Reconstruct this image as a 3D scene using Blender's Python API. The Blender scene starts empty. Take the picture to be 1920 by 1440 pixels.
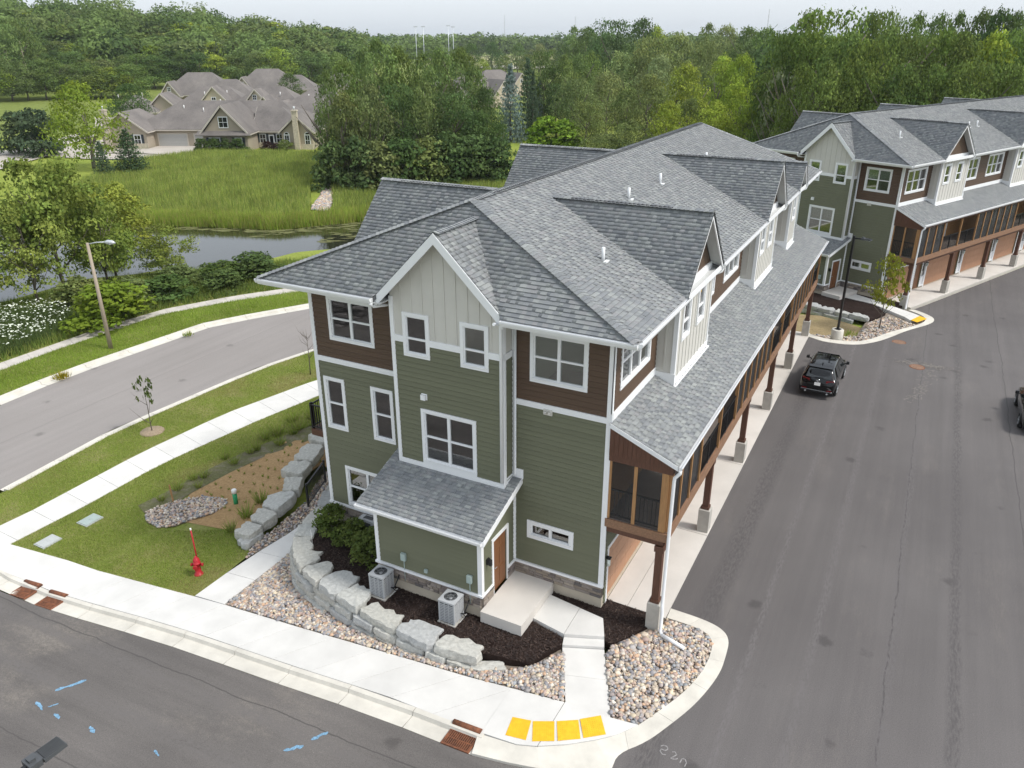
import bpy, bmesh, math, random
import numpy as np
from mathutils import Vector, Matrix

random.seed(7)
RNG = np.random.default_rng(7)
SC = bpy.context.scene
COL = SC.collection
PI = math.pi

# ------------------------------------------------------------------ camera
cam = bpy.data.cameras.new("camera")
cam_o = bpy.data.objects.new("camera", cam)
COL.objects.link(cam_o)
CAM = Vector((7.168, -20.038, 17.663))
YAW, PITCH, ROLL = -0.484, 0.418, -0.002
_f = Vector((math.sin(YAW) * math.cos(PITCH), math.cos(YAW) * math.cos(PITCH), -math.sin(PITCH)))
_r = Vector((math.cos(YAW), -math.sin(YAW), 0))
_u = _r.cross(_f)
_r2 = math.cos(ROLL) * _r + math.sin(ROLL) * _u
_u2 = -math.sin(ROLL) * _r + math.cos(ROLL) * _u
cam_o.matrix_world = Matrix(((_r2.x, _u2.x, -_f.x, CAM.x), (_r2.y, _u2.y, -_f.y, CAM.y),
                             (_r2.z, _u2.z, -_f.z, CAM.z), (0, 0, 0, 1)))
cam.sensor_width = 36.0
cam.lens = 1467.4 / 1920 * 36
cam.clip_start = 0.3
cam.clip_end = 6000
SC.camera = cam_o

# ------------------------------------------------------------------ sky, sun, exposure
SUN_AZ, SUN_EL = math.radians(82), math.radians(52)      # azimuth clockwise from +Y
world = bpy.data.worlds.new("World")
SC.world = world
world.use_nodes = True
wn = world.node_tree.nodes
wl = world.node_tree.links
wn.clear()
sky = wn.new("ShaderNodeTexSky")
sky.sky_type = 'NISHITA'
sky.sun_disc = False
sky.sun_elevation = SUN_EL
sky.sun_rotation = SUN_AZ
sky.altitude = 200
sky.air_density = 1.0
sky.dust_density = 3.0
sky.ozone_density = 1.0
bg = wn.new("ShaderNodeBackground")
bg.inputs[1].default_value = 0.15
hsv = wn.new("ShaderNodeHueSaturation")
hsv.inputs['Saturation'].default_value = 0.45
hsv.inputs['Value'].default_value = 1.0
wo = wn.new("ShaderNodeOutputWorld")
wl.new(sky.outputs[0], hsv.inputs['Color'])
veil = wn.new("ShaderNodeMix")                    # thin even cloud veil over the whole sky
veil.data_type = 'RGBA'
veil.inputs[0].default_value = 0.62
veil.inputs[7].default_value = (4.0, 4.35, 4.75, 1)
wl.new(hsv.outputs[0], veil.inputs[6])
wl.new(veil.outputs[2], bg.inputs[0])
wl.new(bg.outputs[0], wo.inputs[0])

sun = bpy.data.lights.new("sun", 'SUN')
sun.energy = 1.75
sun.angle = math.radians(10)
sun.color = (1.0, 0.965, 0.91)
sun_o = bpy.data.objects.new("sun", sun)
COL.objects.link(sun_o)
_sd = Vector((math.sin(SUN_AZ) * math.cos(SUN_EL), math.cos(SUN_AZ) * math.cos(SUN_EL), math.sin(SUN_EL)))
sun_o.rotation_euler = _sd.to_track_quat('Z', 'Y').to_euler()
sun_o.location = (60, 20, 80)

SC.view_settings.view_transform = 'Standard'
SC.view_settings.look = 'None'
SC.view_settings.exposure = 0.72
SC.view_settings.gamma = 1.0
SC.view_settings.use_curve_mapping = False
SC.cycles.max_bounces = 6
SC.cycles.diffuse_bounces = 3
SC.cycles.glossy_bounces = 3
SC.cycles.transparent_max_bounces = 12
SC.cycles.transmission_bounces = 4
SC.cycles.use_denoising = True

# ------------------------------------------------------------------ terrain heights
POND = [(-96, 27), (-88, 34.5), (-83.3, 37.4), (-77.7, 41.8), (-67.4, 45.5), (-59.6, 47.9), (-55.1, 54.1), (-50, 61), (-44, 60),
        (-43, 52), (-47.2, 45.0), (-50.4, 41.7), (-52.2, 36.9), (-54.2, 32.5), (-57.6, 29.6), (-62, 23.5), (-61.5, 17.2), (-66, 8), (-78, 4), (-92, 14)]
_PA = np.array(POND)
_PB = np.roll(_PA, -1, axis=0)


def pond_sd(x, y):
    x = np.asarray(x, float); y = np.asarray(y, float)
    d2 = np.full(x.shape, 1e12)
    inside = np.zeros(x.shape, bool)
    for (ax, ay), (bx, by) in zip(_PA, _PB):
        ex, ey = bx - ax, by - ay
        t = np.clip(((x - ax) * ex + (y - ay) * ey) / (ex * ex + ey * ey), 0, 1)
        d2 = np.minimum(d2, (x - ax - t * ex) ** 2 + (y - ay - t * ey) ** 2)
        c = ((ay > y) != (by > y)) & (x < (bx - ax) * (y - ay) / (by - ay + 1e-12) + ax)
        inside ^= c
    d = np.sqrt(d2)
    return np.where(inside, -d, d)


WATER_Z = -3.0


def smooth(a, b, t):
    t = np.clip((t - a) / (b - a), 0, 1)
    return t * t * (3 - 2 * t)


def hh(x, y):
    """height of the finished ground"""
    x = np.asarray(x, float); y = np.asarray(y, float)
    z = -0.085 * np.clip(1 - x, 0, 20.6)
    z = z - 0.45 * smooth(28, 44, y) * smooth(-8, 2, x)
    r = np.hypot(x, y)
    far = smooth(75, 125, r)
    z = z * (1 - far) + (-1.0) * far
    d = pond_sd(x, y)
    lim = np.where(d > 0, WATER_Z - 0.02 + 0.115 * d, WATER_Z - 0.25 + 0.25 * d)
    lim = np.maximum(lim, -4.5)
    z = np.minimum(z, lim)
    z = z + 20.0 * np.exp(-0.5 * (((x + 412) / 85) ** 2 + ((y - 213) / 85) ** 2))
    z = z + 9.0 * np.exp(-0.5 * (((x + 330) / 60) ** 2 + ((y - 290) / 70) ** 2))
    return z


def h1(x, y):
    return float(hh(np.array([x]), np.array([y]))[0])


# ------------------------------------------------------------------ object helpers
def link(o, parent=None):
    COL.objects.link(o)
    if parent is not None:
        o.parent = parent
    return o


def tag(o, label=None, cat=None, group=None, kind=None):
    if label: o["label"] = label
    if cat: o["category"] = cat
    if group: o["group"] = group
    if kind: o["kind"] = kind
    return o


def empty(name, loc=(0, 0, 0), rz=0.0):
    o = bpy.data.objects.new(name, None)
    o.empty_display_size = 0.3
    o.location = loc
    o.rotation_euler = (0, 0, rz)
    return link(o)


def thing(name, label, cat, loc=(0, 0, 0), rz=0.0, group=None):
    return tag(empty(name, loc, rz), label, cat, group)


def inst(name, mesh, parent=None, loc=(0, 0, 0), rz=0.0, scale=(1, 1, 1), rot=None):
    o = bpy.data.objects.new(name, mesh)
    o.location = loc
    o.rotation_euler = rot if rot is not None else (0, 0, rz)
    o.scale = scale
    return link(o, parent)


def instm(name, mesh, parent, m):
    o = bpy.data.objects.new(name, mesh)
    o.matrix_local = m
    return link(o, parent)


def copy_tree(o, parent=None):
    c = o.copy()
    COL.objects.link(c)
    if parent is not None:
        c.parent = parent
    for ch in list(o.children):
        copy_tree(ch, c)
    return c


class MB:
    """collects polygons and links them as one mesh object"""
    def __init__(s):
        s.v = []; s.f = []; s.c = []; s.m = []; s.sm = []

    def poly(s, pts, col=None, mi=0, sm=False):
        n = len(s.v)
        s.v.extend([tuple(p) for p in pts])
        s.f.append(tuple(range(n, n + len(pts))))
        s.c.append(col); s.m.append(mi); s.sm.append(sm)

    def hexa(s, p, col=None, mi=0):
        """p: 8 points, bottom loop 0-3 counterclockwise from above, top loop 4-7"""
        n = len(s.v)
        s.v.extend([tuple(q) for q in p])
        for f in ((3, 2, 1, 0), (4, 5, 6, 7), (0, 1, 5, 4), (1, 2, 6, 5), (2, 3, 7, 6), (3, 0, 4, 7)):
            s.f.append(tuple(n + i for i in f)); s.c.append(col); s.m.append(mi); s.sm.append(False)

    def box(s, x0, x1, y0, y1, z0, z1, col=None, mi=0):
        s.hexa([(x0, y0, z0), (x1, y0, z0), (x1, y1, z0), (x0, y1, z0), (x0, y0, z1), (x1, y0, z1), (x1, y1, z1), (x0, y1, z1)], col, mi)

    def bar(s, a, b, w, hgt=None, up=(0, 0, 1), col=None, mi=0):
        a = Vector(a); b = Vector(b); d = (b - a).normalized(); up = Vector(up)
        if abs(d.dot(up)) > 0.98: up = Vector((0, 1, 0))
        x = d.cross(up).normalized(); y = x.cross(d).normalized()
        hgt = w if hgt is None else hgt
        x *= w / 2; y *= hgt / 2
        s.hexa([a - x - y, a + x - y, a + x + y, a - x + y, b - x - y, b + x - y, b + x + y, b - x + y], col, mi)

    def tube(s, pts, rads, n=8, cap=True, col=None, mi=0, sm=True):
        pts = [Vector(p) for p in pts]
        if not hasattr(rads, '__len__'): rads = [rads] * len(pts)
        base = len(s.v)
        prev = None
        for i, p in enumerate(pts):
            if i == 0: d = pts[1] - pts[0]
            elif i == len(pts) - 1: d = pts[-1] - pts[-2]
            else: d = (pts[i + 1] - pts[i]).normalized() + (pts[i] - pts[i - 1]).normalized()
            d.normalize()
            if prev is None:
                up = Vector((0, 0, 1)) if abs(d.z) < 0.9 else Vector((1, 0, 0))
                x = d.cross(up).normalized()
            else:
                x = (prev - d * prev.dot(d)).normalized()
            prev = x
            y = d.cross(x)
            for k in range(n):
                a = 2 * PI * k / n
                s.v.append(tuple(p + (x * math.cos(a) + y * math.sin(a)) * rads[i]))
        for i in range(len(pts) - 1):
            for k in range(n):
                a = base + i * n + k; b = base + i * n + (k + 1) % n
                s.f.append((a, b, b + n, a + n)); s.c.append(col); s.m.append(mi); s.sm.append(sm)
        if cap:
            s.f.append(tuple(base + k for k in reversed(range(n)))); s.c.append(col); s.m.append(mi); s.sm.append(False)
            e = base + (len(pts) - 1) * n
            s.f.append(tuple(e + k for k in range(n))); s.c.append(col); s.m.append(mi); s.sm.append(False)

    def lathe(s, prof, n=16, cx=0, cy=0, cz=0, col=None, mi=0, sm=True):
        s.tube([(cx, cy, cz + z) for r, z in prof], [max(r, 1e-4) for r, z in prof], n, True, col, mi, sm)

    def prism(s, poly, d, col=None, mi=0):
        """extrude a 3-D polygon along d"""
        d = Vector(d); a = [Vector(p) for p in poly]; b = [p + d for p in a]
        s.poly(list(reversed(a)), col, mi); s.poly(b, col, mi)
        for i in range(len(a)):
            j = (i + 1) % len(a)
            s.poly([a[i], a[j], b[j], b[i]], col, mi)

    def mesh(s, name, mats):
        me = bpy.data.meshes.new(name)
        me.from_pydata(s.v, [], s.f)
        if not isinstance(mats, (list, tuple)): mats = [mats]
        for m in mats: me.materials.append(m)
        if any(s.m): me.polygons.foreach_set('material_index', s.m)
        if any(s.sm): me.polygons.foreach_set('use_smooth', s.sm)
        if any(c is not None for c in s.c):
            at = me.color_attributes.new('Col', 'FLOAT_COLOR', 'CORNER')
            data = []
            for f, c in zip(s.f, s.c):
                c = c or (1, 1, 1)
                data.extend([c[0], c[1], c[2], 1.0] * len(f))
            at.data.foreach_set('color', data)
        me.update()
        return me

    def build(s, name, mats, parent=None):
        return link(bpy.data.objects.new(name, s.mesh(name, mats)), parent)


def np_mesh(name, verts, faces, mats, cols=None, smooth_=False):
    """verts (n,3), faces (m,k) arrays, cols (m,3) colour per face"""
    me = bpy.data.meshes.new(name)
    n, (m, k) = len(verts), faces.shape
    me.vertices.add(n); me.vertices.foreach_set('co', np.asarray(verts, np.float32).ravel())
    me.loops.add(m * k); me.loops.foreach_set('vertex_index', faces.astype(np.int32).ravel())
    me.polygons.add(m)
    me.polygons.foreach_set('loop_start', np.arange(0, m * k, k, dtype=np.int32))
    me.polygons.foreach_set('loop_total', np.full(m, k, np.int32))
    if smooth_: me.polygons.foreach_set('use_smooth', np.ones(m, bool))
    for mt in (mats if isinstance(mats, (list, tuple)) else [mats]): me.materials.append(mt)
    if cols is not None:
        at = me.color_attributes.new('Col', 'FLOAT_COLOR', 'CORNER')
        c4 = np.ones((m, k, 4), np.float32); c4[:, :, :3] = np.asarray(cols)[:, None, :]
        at.data.foreach_set('color', c4.ravel())
    me.update(calc_edges=True)
    me.validate()
    return me


# ------------------------------------------------------------------ materials
def nodes(name):
    m = bpy.data.materials.new(name)
    m.use_nodes = True
    t = m.node_tree
    return m, t.nodes, t.links, t.nodes['Principled BSDF']


def ramp(n, stops):
    r = n.new('ShaderNodeValToRGB')
    e = r.color_ramp.elements
    while len(e) < len(stops): e.new(0.5)
    for el, (p, c) in zip(e, stops):
        el.position = p; el.color = (*c, 1)
    return r


def noise(n, l, scale, detail=4, rough=0.55, coord='Object', sc=None):
    tc = n.new('ShaderNodeTexCoord')
    t = n.new('ShaderNodeTexNoise')
    t.inputs['Scale'].default_value = scale
    t.inputs['Detail'].default_value = detail
    t.inputs['Roughness'].default_value = rough
    if sc:
        mp = n.new('ShaderNodeMapping'); mp.inputs['Scale'].default_value = sc
        l.new(tc.outputs[coord], mp.inputs[0]); l.new(mp.outputs[0], t.inputs['Vector'])
    else:
        l.new(tc.outputs[coord], t.inputs['Vector'])
    return t


def mixc(n, l, a, b, fac, mode='MIX'):
    x = n.new('ShaderNodeMix'); x.data_type = 'RGBA'; x.blend_type = mode
    for s, v in ((x.inputs[0], fac), (x.inputs[6], a), (x.inputs[7], b)):
        if hasattr(v, 'is_linked'): l.new(v, s)
        elif isinstance(v, (int, float)): s.default_value = v
        else: s.default_value = (*v, 1)
    return x.outputs[2]


def mat(name, c, rough=0.7, var=0.12, vs=3.0, bump=0.0, bs=40.0, metal=0.0, spec=0.4, c2=None, sc=None, objvar=0.0, attr=False, coord='Object'):
    m, n, l, p = nodes(name)
    p.inputs['Roughness'].default_value = rough
    p.inputs['Metallic'].default_value = metal
    p.inputs['Specular IOR Level'].default_value = spec
    t = noise(n, l, vs, 5, 0.6, coord, sc)
    lo = tuple(x * (1 - var) for x in c) if c2 is None else c2
    hi = tuple(min(1, x * (1 + var)) for x in c)
    r = ramp(n, [(0.3, lo), (0.7, hi)])
    l.new(t.outputs['Fac'], r.inputs[0])
    out = r.outputs[0]
    if attr:
        a = n.new('ShaderNodeAttribute'); a.attribute_name = 'Col'
        out = mixc(n, l, out, a.outputs['Color'], 1.0, 'MULTIPLY')
    if objvar:
        oi = n.new('ShaderNodeObjectInfo')
        mr = n.new('ShaderNodeMapRange'); mr.inputs[3].default_value = 1 - objvar; mr.inputs[4].default_value = 1 + objvar
        l.new(oi.outputs['Random'], mr.inputs[0])
        h = n.new('ShaderNodeHueSaturation'); l.new(mr.outputs[0], h.inputs['Value']); l.new(out, h.inputs['Color'])
        out = h.outputs[0]
    l.new(out, p.inputs['Base Color'])
    if bump:
        t2 = noise(n, l, bs, 4, 0.6, coord, sc)
        b = n.new('ShaderNodeBump'); b.inputs['Strength'].default_value = bump; b.inputs['Distance'].default_value = 0.02
        l.new(t2.outputs['Fac'], b.inputs['Height']); l.new(b.outputs[0], p.inputs['Normal'])
    return m


def stone_like(name, stops, attr=False, bump=0.4, bs=14, vs=5, rough=0.85):
    """per-object (or per-face) colour from a palette with a mottled surface"""
    m, n, l, p = nodes(name)
    p.inputs['Roughness'].default_value = rough
    if attr:
        a = n.new('ShaderNodeAttribute'); a.attribute_name = 'Col'; base = a.outputs['Color']
    else:
        oi = n.new('ShaderNodeObjectInfo'); r = ramp(n, stops); r.color_ramp.interpolation = 'CONSTANT'
        l.new(oi.outputs['Random'], r.inputs[0]); base = r.outputs[0]
    t = noise(n, l, vs, 6, 0.7)
    r2 = ramp(n, [(0.3, (0.72, 0.72, 0.72)), (0.7, (1.15, 1.15, 1.15))]); l.new(t.outputs['Fac'], r2.inputs[0])
    l.new(mixc(n, l, base, r2.outputs[0], 1.0, 'MULTIPLY'), p.inputs['Base Color'])
    t2 = noise(n, l, bs, 5, 0.65)
    b = n.new('ShaderNodeBump'); b.inputs['Strength'].default_value = bump; b.inputs['Distance'].default_value = 0.03
    l.new(t2.outputs['Fac'], b.inputs['Height']); l.new(b.outputs[0], p.inputs['Normal'])
    return m


GREEN = (0.143, 0.149, 0.096)
M = {}
M['green'] = mat('green_siding', GREEN, 0.6, 0.05, 2.0, 0.08, 60, objvar=0.05)
M['brown'] = mat('brown_siding', (0.092, 0.056, 0.035), 0.6, 0.25, 3.0, 0.2, 30, sc=(1.2, 1.2, 22), objvar=0.06)
M['brown_side'] = M['brown']
M['cream'] = mat('cream_panel', (0.575, 0.56, 0.515), 0.65, 0.03, 2.0, 0.05, 50)
M['white'] = mat('white_trim', (0.80, 0.81, 0.82), 0.5, 0.02, 2.0)
M['gutter'] = mat('white_gutter', (0.78, 0.79, 0.80), 0.35, 0.02, 2.0)
M['soffit'] = mat('grey_soffit', (0.52, 0.53, 0.52), 0.6, 0.03, 2.0)
M['concrete'] = mat('pale_concrete', (0.63, 0.615, 0.585), 0.85, 0.08, 0.9, 0.08, 60, objvar=.025)
M['apron'] = mat('apron_concrete', (0.60, 0.565, 0.52), 0.85, 0.08, 0.7, 0.08, 60, objvar=.03)
M['curb'] = mat('curb_concrete', (0.60, 0.57, 0.505), 0.85, 0.13, 1.2, 0.08, 60, objvar=.03)
M['pier'] = mat('pier_concrete', (0.43, 0.41, 0.37), 0.9, 0.10, 4.0, 0.15, 50)
M['foundation'] = mat('foundation_concrete', (0.50, 0.44, 0.35), 0.9, 0.08, 2.0, 0.15, 40)
M['wood_post'] = mat('brown_stained_wood', (0.105, 0.048, 0.030), 0.6, 0.25, 4.0, 0.1, 30, sc=(9, 9, 0.8))
M['cedar'] = mat('cedar_wood', (0.37, 0.20, 0.085), 0.6, 0.22, 4.0, 0.1, 30, sc=(9, 9, 0.8))
M['beam'] = mat('beam_wood', (0.24, 0.135, 0.08), 0.65, 0.2, 3.0, 0.1, 30, sc=(6, 0.8, 6))
m, n, l, p = nodes('insect_screen')
p.inputs['Base Color'].default_value = (0.028, 0.030, 0.033, 1); p.inputs['Roughness'].default_value = 0.5
_tr = n.new('ShaderNodeBsdfTransparent'); _mx = n.new('ShaderNodeMixShader'); _mx.inputs[0].default_value = 0.62
l.new(_tr.outputs[0], _mx.inputs[1]); l.new(p.outputs[0], _mx.inputs[2]); l.new(_mx.outputs[0], n['Material Output'].inputs[0])
M['screen'] = m
M['screen2'] = m.copy(); [x for x in M['screen2'].node_tree.nodes if x.type == 'MIX_SHADER'][0].inputs[0].default_value = 0.36
M['black'] = mat('black_metal', (0.013, 0.013, 0.014), 0.4, 0.1, 5.0)
M['dark'] = mat('dark_interior', (0.10, 0.095, 0.085), 0.9, 0.1, 1.0)
M['interior'] = mat('interior_paint', (0.68, 0.74, 0.62), 0.9, 0.05, 1.0)
M['carpet'] = mat('carpet', (0.34, 0.31, 0.28), 0.95, 0.1, 4.0)
M['blind'] = mat('window_blind', (0.66, 0.72, 0.67), 0.6, 0.03, 2.0)
M['door'] = mat('brown_door', (0.19, 0.082, 0.035), 0.45, 0.15, 4.0, sc=(6, 6, 0.9))
M['garage'] = mat('garage_wood', (0.40, 0.215, 0.125), 0.55, 0.16, 3.0, 0.1, 30, sc=(8, 8, 1.0))
M['metal'] = mat('grey_metal', (0.36, 0.37, 0.38), 0.4, 0.05, 5.0, metal=0.3)
M['meter'] = mat('meter_grey', (0.36, 0.44, 0.42), 0.5, 0.05, 5.0)
M['deckgrey'] = mat('porch_floor', (0.20, 0.17, 0.15), 0.8, 0.15, 3.0)
M['underlay'] = mat('roof_underlay', (0.10, 0.105, 0.11), 0.9, 0.2, 6.0)
SH = [(0.204, 0.215, 0.221), (0.229, 0.240, 0.243), (0.254, 0.266, 0.266), (0.282, 0.295, 0.290), (0.217, 0.228, 0.237), (0.243, 0.246, 0.251), (0.182, 0.193, 0.204)]
M['shingle'] = stone_like('asphalt_shingle', None, True, 0.3, 90, 30, 0.9)
M['shingle1'] = stone_like('asphalt_shingle_single', [(i / 7, c) for i, c in enumerate(SH)], False, 0.3, 90, 30, 0.9)
STN = [(0.30, 0.25, 0.205), (0.22, 0.185, 0.165), (0.36, 0.30, 0.235), (0.15, 0.135, 0.13), (0.33, 0.285, 0.25), (0.26, 0.215, 0.195), (0.42, 0.36, 0.30)]
M['veneer'] = stone_like('stone_veneer', [(i / 7, c) for i, c in enumerate(STN)], False, 0.8, 18, 8)
M['veneer_f'] = stone_like('stone_veneer_far', None, True, 0.8, 18, 8)
M['mortar'] = mat('mortar', (0.12, 0.10, 0.085), 0.95, 0.1, 8)
BOU = [(0.475, 0.475, 0.444), (0.440, 0.444, 0.427), (0.502, 0.493, 0.449), (0.422, 0.427, 0.418), (0.466, 0.458, 0.414)]
M['boulder'] = stone_like('limestone_boulder', [(i / 5, c) for i, c in enumerate(BOU)], False, .8, 12, 9)
M['pebble'] = stone_like('river_pebble', None, True, 0.2, 20, 12, 0.75)


def asphalt(name, c, c2, tan, tanamt, streak, dirscale, contrast=.16, seams=(), axis='X'):
    """aggregate grain, wheel-worn streaks along the driving direction, dusty patches, a few seams"""
    m, n, l, p = nodes(name)
    p.inputs['Roughness'].default_value = 0.88
    p.inputs['Specular IOR Level'].default_value = 0.3
    t = noise(n, l, 0.12, 5, 0.55)
    r = ramp(n, [(0.35, c), (0.65, c2)]); l.new(t.outputs['Fac'], r.inputs[0])
    t1 = noise(n, l, 1.0, 6, 0.62, sc=dirscale)
    k = contrast
    r1 = ramp(n, [(0.3, (1 - k,) * 3), (0.5, (1, 1, 1)), (0.72, (1 + k, 1 + k * .95, 1 + k * .9))]); l.new(t1.outputs['Fac'], r1.inputs[0])
    a = mixc(n, l, r.outputs[0], r1.outputs[0], 1.0, 'MULTIPLY')
    t2 = noise(n, l, 0.2, 8, 0.72, sc=streak)
    r2 = ramp(n, [(0.54, (0, 0, 0)), (0.72, (tanamt,) * 3)]); l.new(t2.outputs['Fac'], r2.inputs[0])
    t5 = noise(n, l, 9, 5, 0.7, sc=streak)
    r5 = ramp(n, [(0.42, (0, 0, 0)), (0.6, (1, 1, 1))]); l.new(t5.outputs['Fac'], r5.inputs[0])
    a = mixc(n, l, a, tan, mixc(n, l, r2.outputs[0], r5.outputs[0], .7, 'MULTIPLY'))
    g = noise(n, l, 34, 6, 0.78)
    r3 = ramp(n, [(0.30, (0.66, 0.66, 0.66)), (0.70, (1.38, 1.37, 1.35))]); l.new(g.outputs['Fac'], r3.inputs[0])
    a = mixc(n, l, a, r3.outputs[0], 1.0, 'MULTIPLY')
    v = n.new('ShaderNodeTexVoronoi'); v.inputs['Scale'].default_value = 5.5
    tc = n.new('ShaderNodeTexCoord'); l.new(tc.outputs['Object'], v.inputs['Vector'])
    r4 = ramp(n, [(0.0, (1, 1, 1)), (0.035, (1, 1, 1)), (0.06, (0, 0, 0))]); l.new(v.outputs['Distance'], r4.inputs[0])
    a = mixc(n, l, a, (c2[0] * 2.3, c2[1] * 2.3, c2[2] * 2.2), mixc(n, l, r4.outputs[0], r5.outputs[0], 1.0, 'MULTIPLY'))
    v2 = n.new('ShaderNodeTexVoronoi'); v2.inputs['Scale'].default_value = .42; l.new(tc.outputs['Object'], v2.inputs['Vector'])
    t6 = noise(n, l, 3.5, 5, .65)
    ad = n.new('ShaderNodeMath'); ad.operation = 'MULTIPLY_ADD'; ad.inputs[1].default_value = .22; l.new(t6.outputs['Fac'], ad.inputs[0]); l.new(v2.outputs['Distance'], ad.inputs[2])
    r6 = ramp(n, [(.17, (.70, .70, .70)), (.24, (1, 1, 1))]); l.new(ad.outputs[0], r6.inputs[0])
    a = mixc(n, l, a, r6.outputs[0], 1.0, 'MULTIPLY')                      # oil drips
    sx = n.new('ShaderNodeSeparateXYZ'); l.new(tc.outputs['Object'], sx.inputs[0])
    t7 = noise(n, l, .6, 4, .6)
    for s0, wd, k in seams:                                                # paving joints and scuffed wheel lines
        m1 = n.new('ShaderNodeMath'); m1.operation = 'MULTIPLY_ADD'; m1.inputs[1].default_value = .30; l.new(t7.outputs['Fac'], m1.inputs[0]); l.new(sx.outputs[axis], m1.inputs[2])
        m2 = n.new('ShaderNodeMath'); m2.operation = 'SUBTRACT'; m2.inputs[1].default_value = s0 + .15; l.new(m1.outputs[0], m2.inputs[0])
        m3 = n.new('ShaderNodeMath'); m3.operation = 'ABSOLUTE'; l.new(m2.outputs[0], m3.inputs[0])
        mr = n.new('ShaderNodeMapRange'); mr.inputs[1].default_value = wd * .35; mr.inputs[2].default_value = wd; mr.inputs[3].default_value = 1; mr.inputs[4].default_value = 0; l.new(m3.outputs[0], mr.inputs[0])
        mm = n.new('ShaderNodeMath'); mm.operation = 'MULTIPLY'; l.new(mr.outputs[0], mm.inputs[0])
        if wd > .1: l.new(r5.outputs[0], mm.inputs[1])
        else: mm.inputs[1].default_value = .8
        a = mixc(n, l, a, tuple(x * k for x in c), mm.outputs[0])
    l.new(a, p.inputs['Base Color'])
    b = n.new('ShaderNodeBump'); b.inputs['Strength'].default_value = 0.35; b.inputs['Distance'].default_value = 0.01
    l.new(g.outputs['Fac'], b.inputs['Height']); l.new(b.outputs[0], p.inputs['Normal'])
    return m


M['lot'] = asphalt('lot_asphalt', (0.104, 0.096, 0.095), (0.128, 0.119, 0.117), (0.19, 0.17, 0.155), 0.5, (2.2, .5, 1), (2.2, .07, 1), .085, ((8.78, .035, .62), (8.85, .22, 1.22), (12.9, .03, .68), (4.9, .16, 1.4), (6.6, .2, 1.32), (10.6, .25, .82), (3.3, .5, .84)), 'X')
M['front'] = asphalt('front_street_asphalt', (0.112, 0.103, 0.098), (0.150, 0.138, 0.130), (0.25, 0.222, 0.19), 0.8, (.8, 1.5, 1), (.12, 2.0, 1), .12, ((-7.9, .03, .65), (-8.3, .25, 1.25), (-11.8, .03, .7), (-9.9, .3, 1.25)), 'Y')
M['street'] = asphalt('side_street_asphalt', (0.245, 0.226, 0.215), (0.268, 0.248, 0.237), (0.29, 0.27, 0.25), 0.3, (2, .4, 1), (1.6, .05, 1), .06, ((-33.6, .05, .86), (-31.4, .25, 1.05)), 'X')


def ground_mat(name, stops, s1=0.35, s2=7.0, bump=0.5, dry=None, dryamt=0.6):
    m, n, l, p = nodes(name)
    p.inputs['Roughness'].default_value = 0.95
    p.inputs['Specular IOR Level'].default_value = 0.1
    t = noise(n, l, s1, 8, 0.65)
    r = ramp(n, stops); l.new(t.outputs['Fac'], r.inputs[0])
    t1 = noise(n, l, s2, 6, 0.75)
    r1 = ramp(n, [(0.25, (0.62, 0.62, 0.62)), (0.75, (1.35, 1.35, 1.35))]); l.new(t1.outputs['Fac'], r1.inputs[0])
    a = mixc(n, l, r.outputs[0], r1.outputs[0], 1.0, 'MULTIPLY')
    if dry:
        t2 = noise(n, l, 0.5, 6, 0.7)
        r2 = ramp(n, [(0.48, (0, 0, 0)), (0.66, (dryamt,) * 3)]); l.new(t2.outputs['Fac'], r2.inputs[0])
        a = mixc(n, l, a, dry, r2.outputs[0])
    l.new(a, p.inputs['Base Color'])
    t3 = noise(n, l, 25, 5, 0.7)
    b = n.new('ShaderNodeBump'); b.inputs['Strength'].default_value = bump; b.inputs['Distance'].default_value = 0.05
    l.new(t3.outputs['Fac'], b.inputs['Height']); l.new(b.outputs[0], p.inputs['Normal'])
    return m


M['lawn'] = ground_mat('lawn_soil', [(0.3, (0.142, 0.182, 0.035)), (0.55, (0.182, 0.213, 0.049)), (0.75, (0.216, 0.223, 0.074))], 0.4, 9, 0.6, (0.297, 0.250, 0.128), 0.55)
M['meadow'] = ground_mat('meadow_soil', [(0.3, (0.182, 0.243, 0.038)), (0.5, (0.243, 0.290, 0.054)), (0.7, (0.290, 0.324, 0.078))], 0.05, 3, 0.6)
M['soil'] = ground_mat('basin_mat', [(0.3, (0.319, 0.206, 0.100)), (0.7, (0.425, 0.283, 0.147))], 0.6, 10, 0.4)
M['drysoil'] = ground_mat('dry_grass_mat', [(0.3, (0.19, 0.165, 0.125)), (0.5, (0.13, 0.135, 0.06)), (0.7, (0.23, 0.20, 0.16))], 1.2, 10, 0.6)
M['mulch'] = ground_mat('dark_mulch', [(0.3, (0.021, 0.013, 0.011)), (0.7, (0.040, 0.027, 0.023))], 3.0, 18, 1.0)
M['gravelbed'] = ground_mat('gravel_bed', [(0.3, (0.20, 0.17, 0.14)), (0.7, (0.32, 0.27, 0.22))], 6.0, 24, 1.0)
M['forestfloor'] = ground_mat('far_ground', [(0.3, (0.13, 0.17, 0.04)), (0.7, (0.20, 0.235, 0.06))], 0.03, 1, 0.3)

m, n, l, p = nodes('pond_water')
p.inputs['Base Color'].default_value = (0.022, 0.022, 0.014, 1)
p.inputs['Roughness'].default_value = 0.06
p.inputs['Specular IOR Level'].default_value = 0.6
_t = noise(n, l, 0.9, 4, 0.6, sc=(1, 1, 1))
_b = n.new('ShaderNodeBump'); _b.inputs['Strength'].default_value = 0.035; _b.inputs['Distance'].default_value = 0.1
l.new(_t.outputs['Fac'], _b.inputs['Height']); l.new(_b.outputs[0], p.inputs['Normal'])
M['water'] = m

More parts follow.
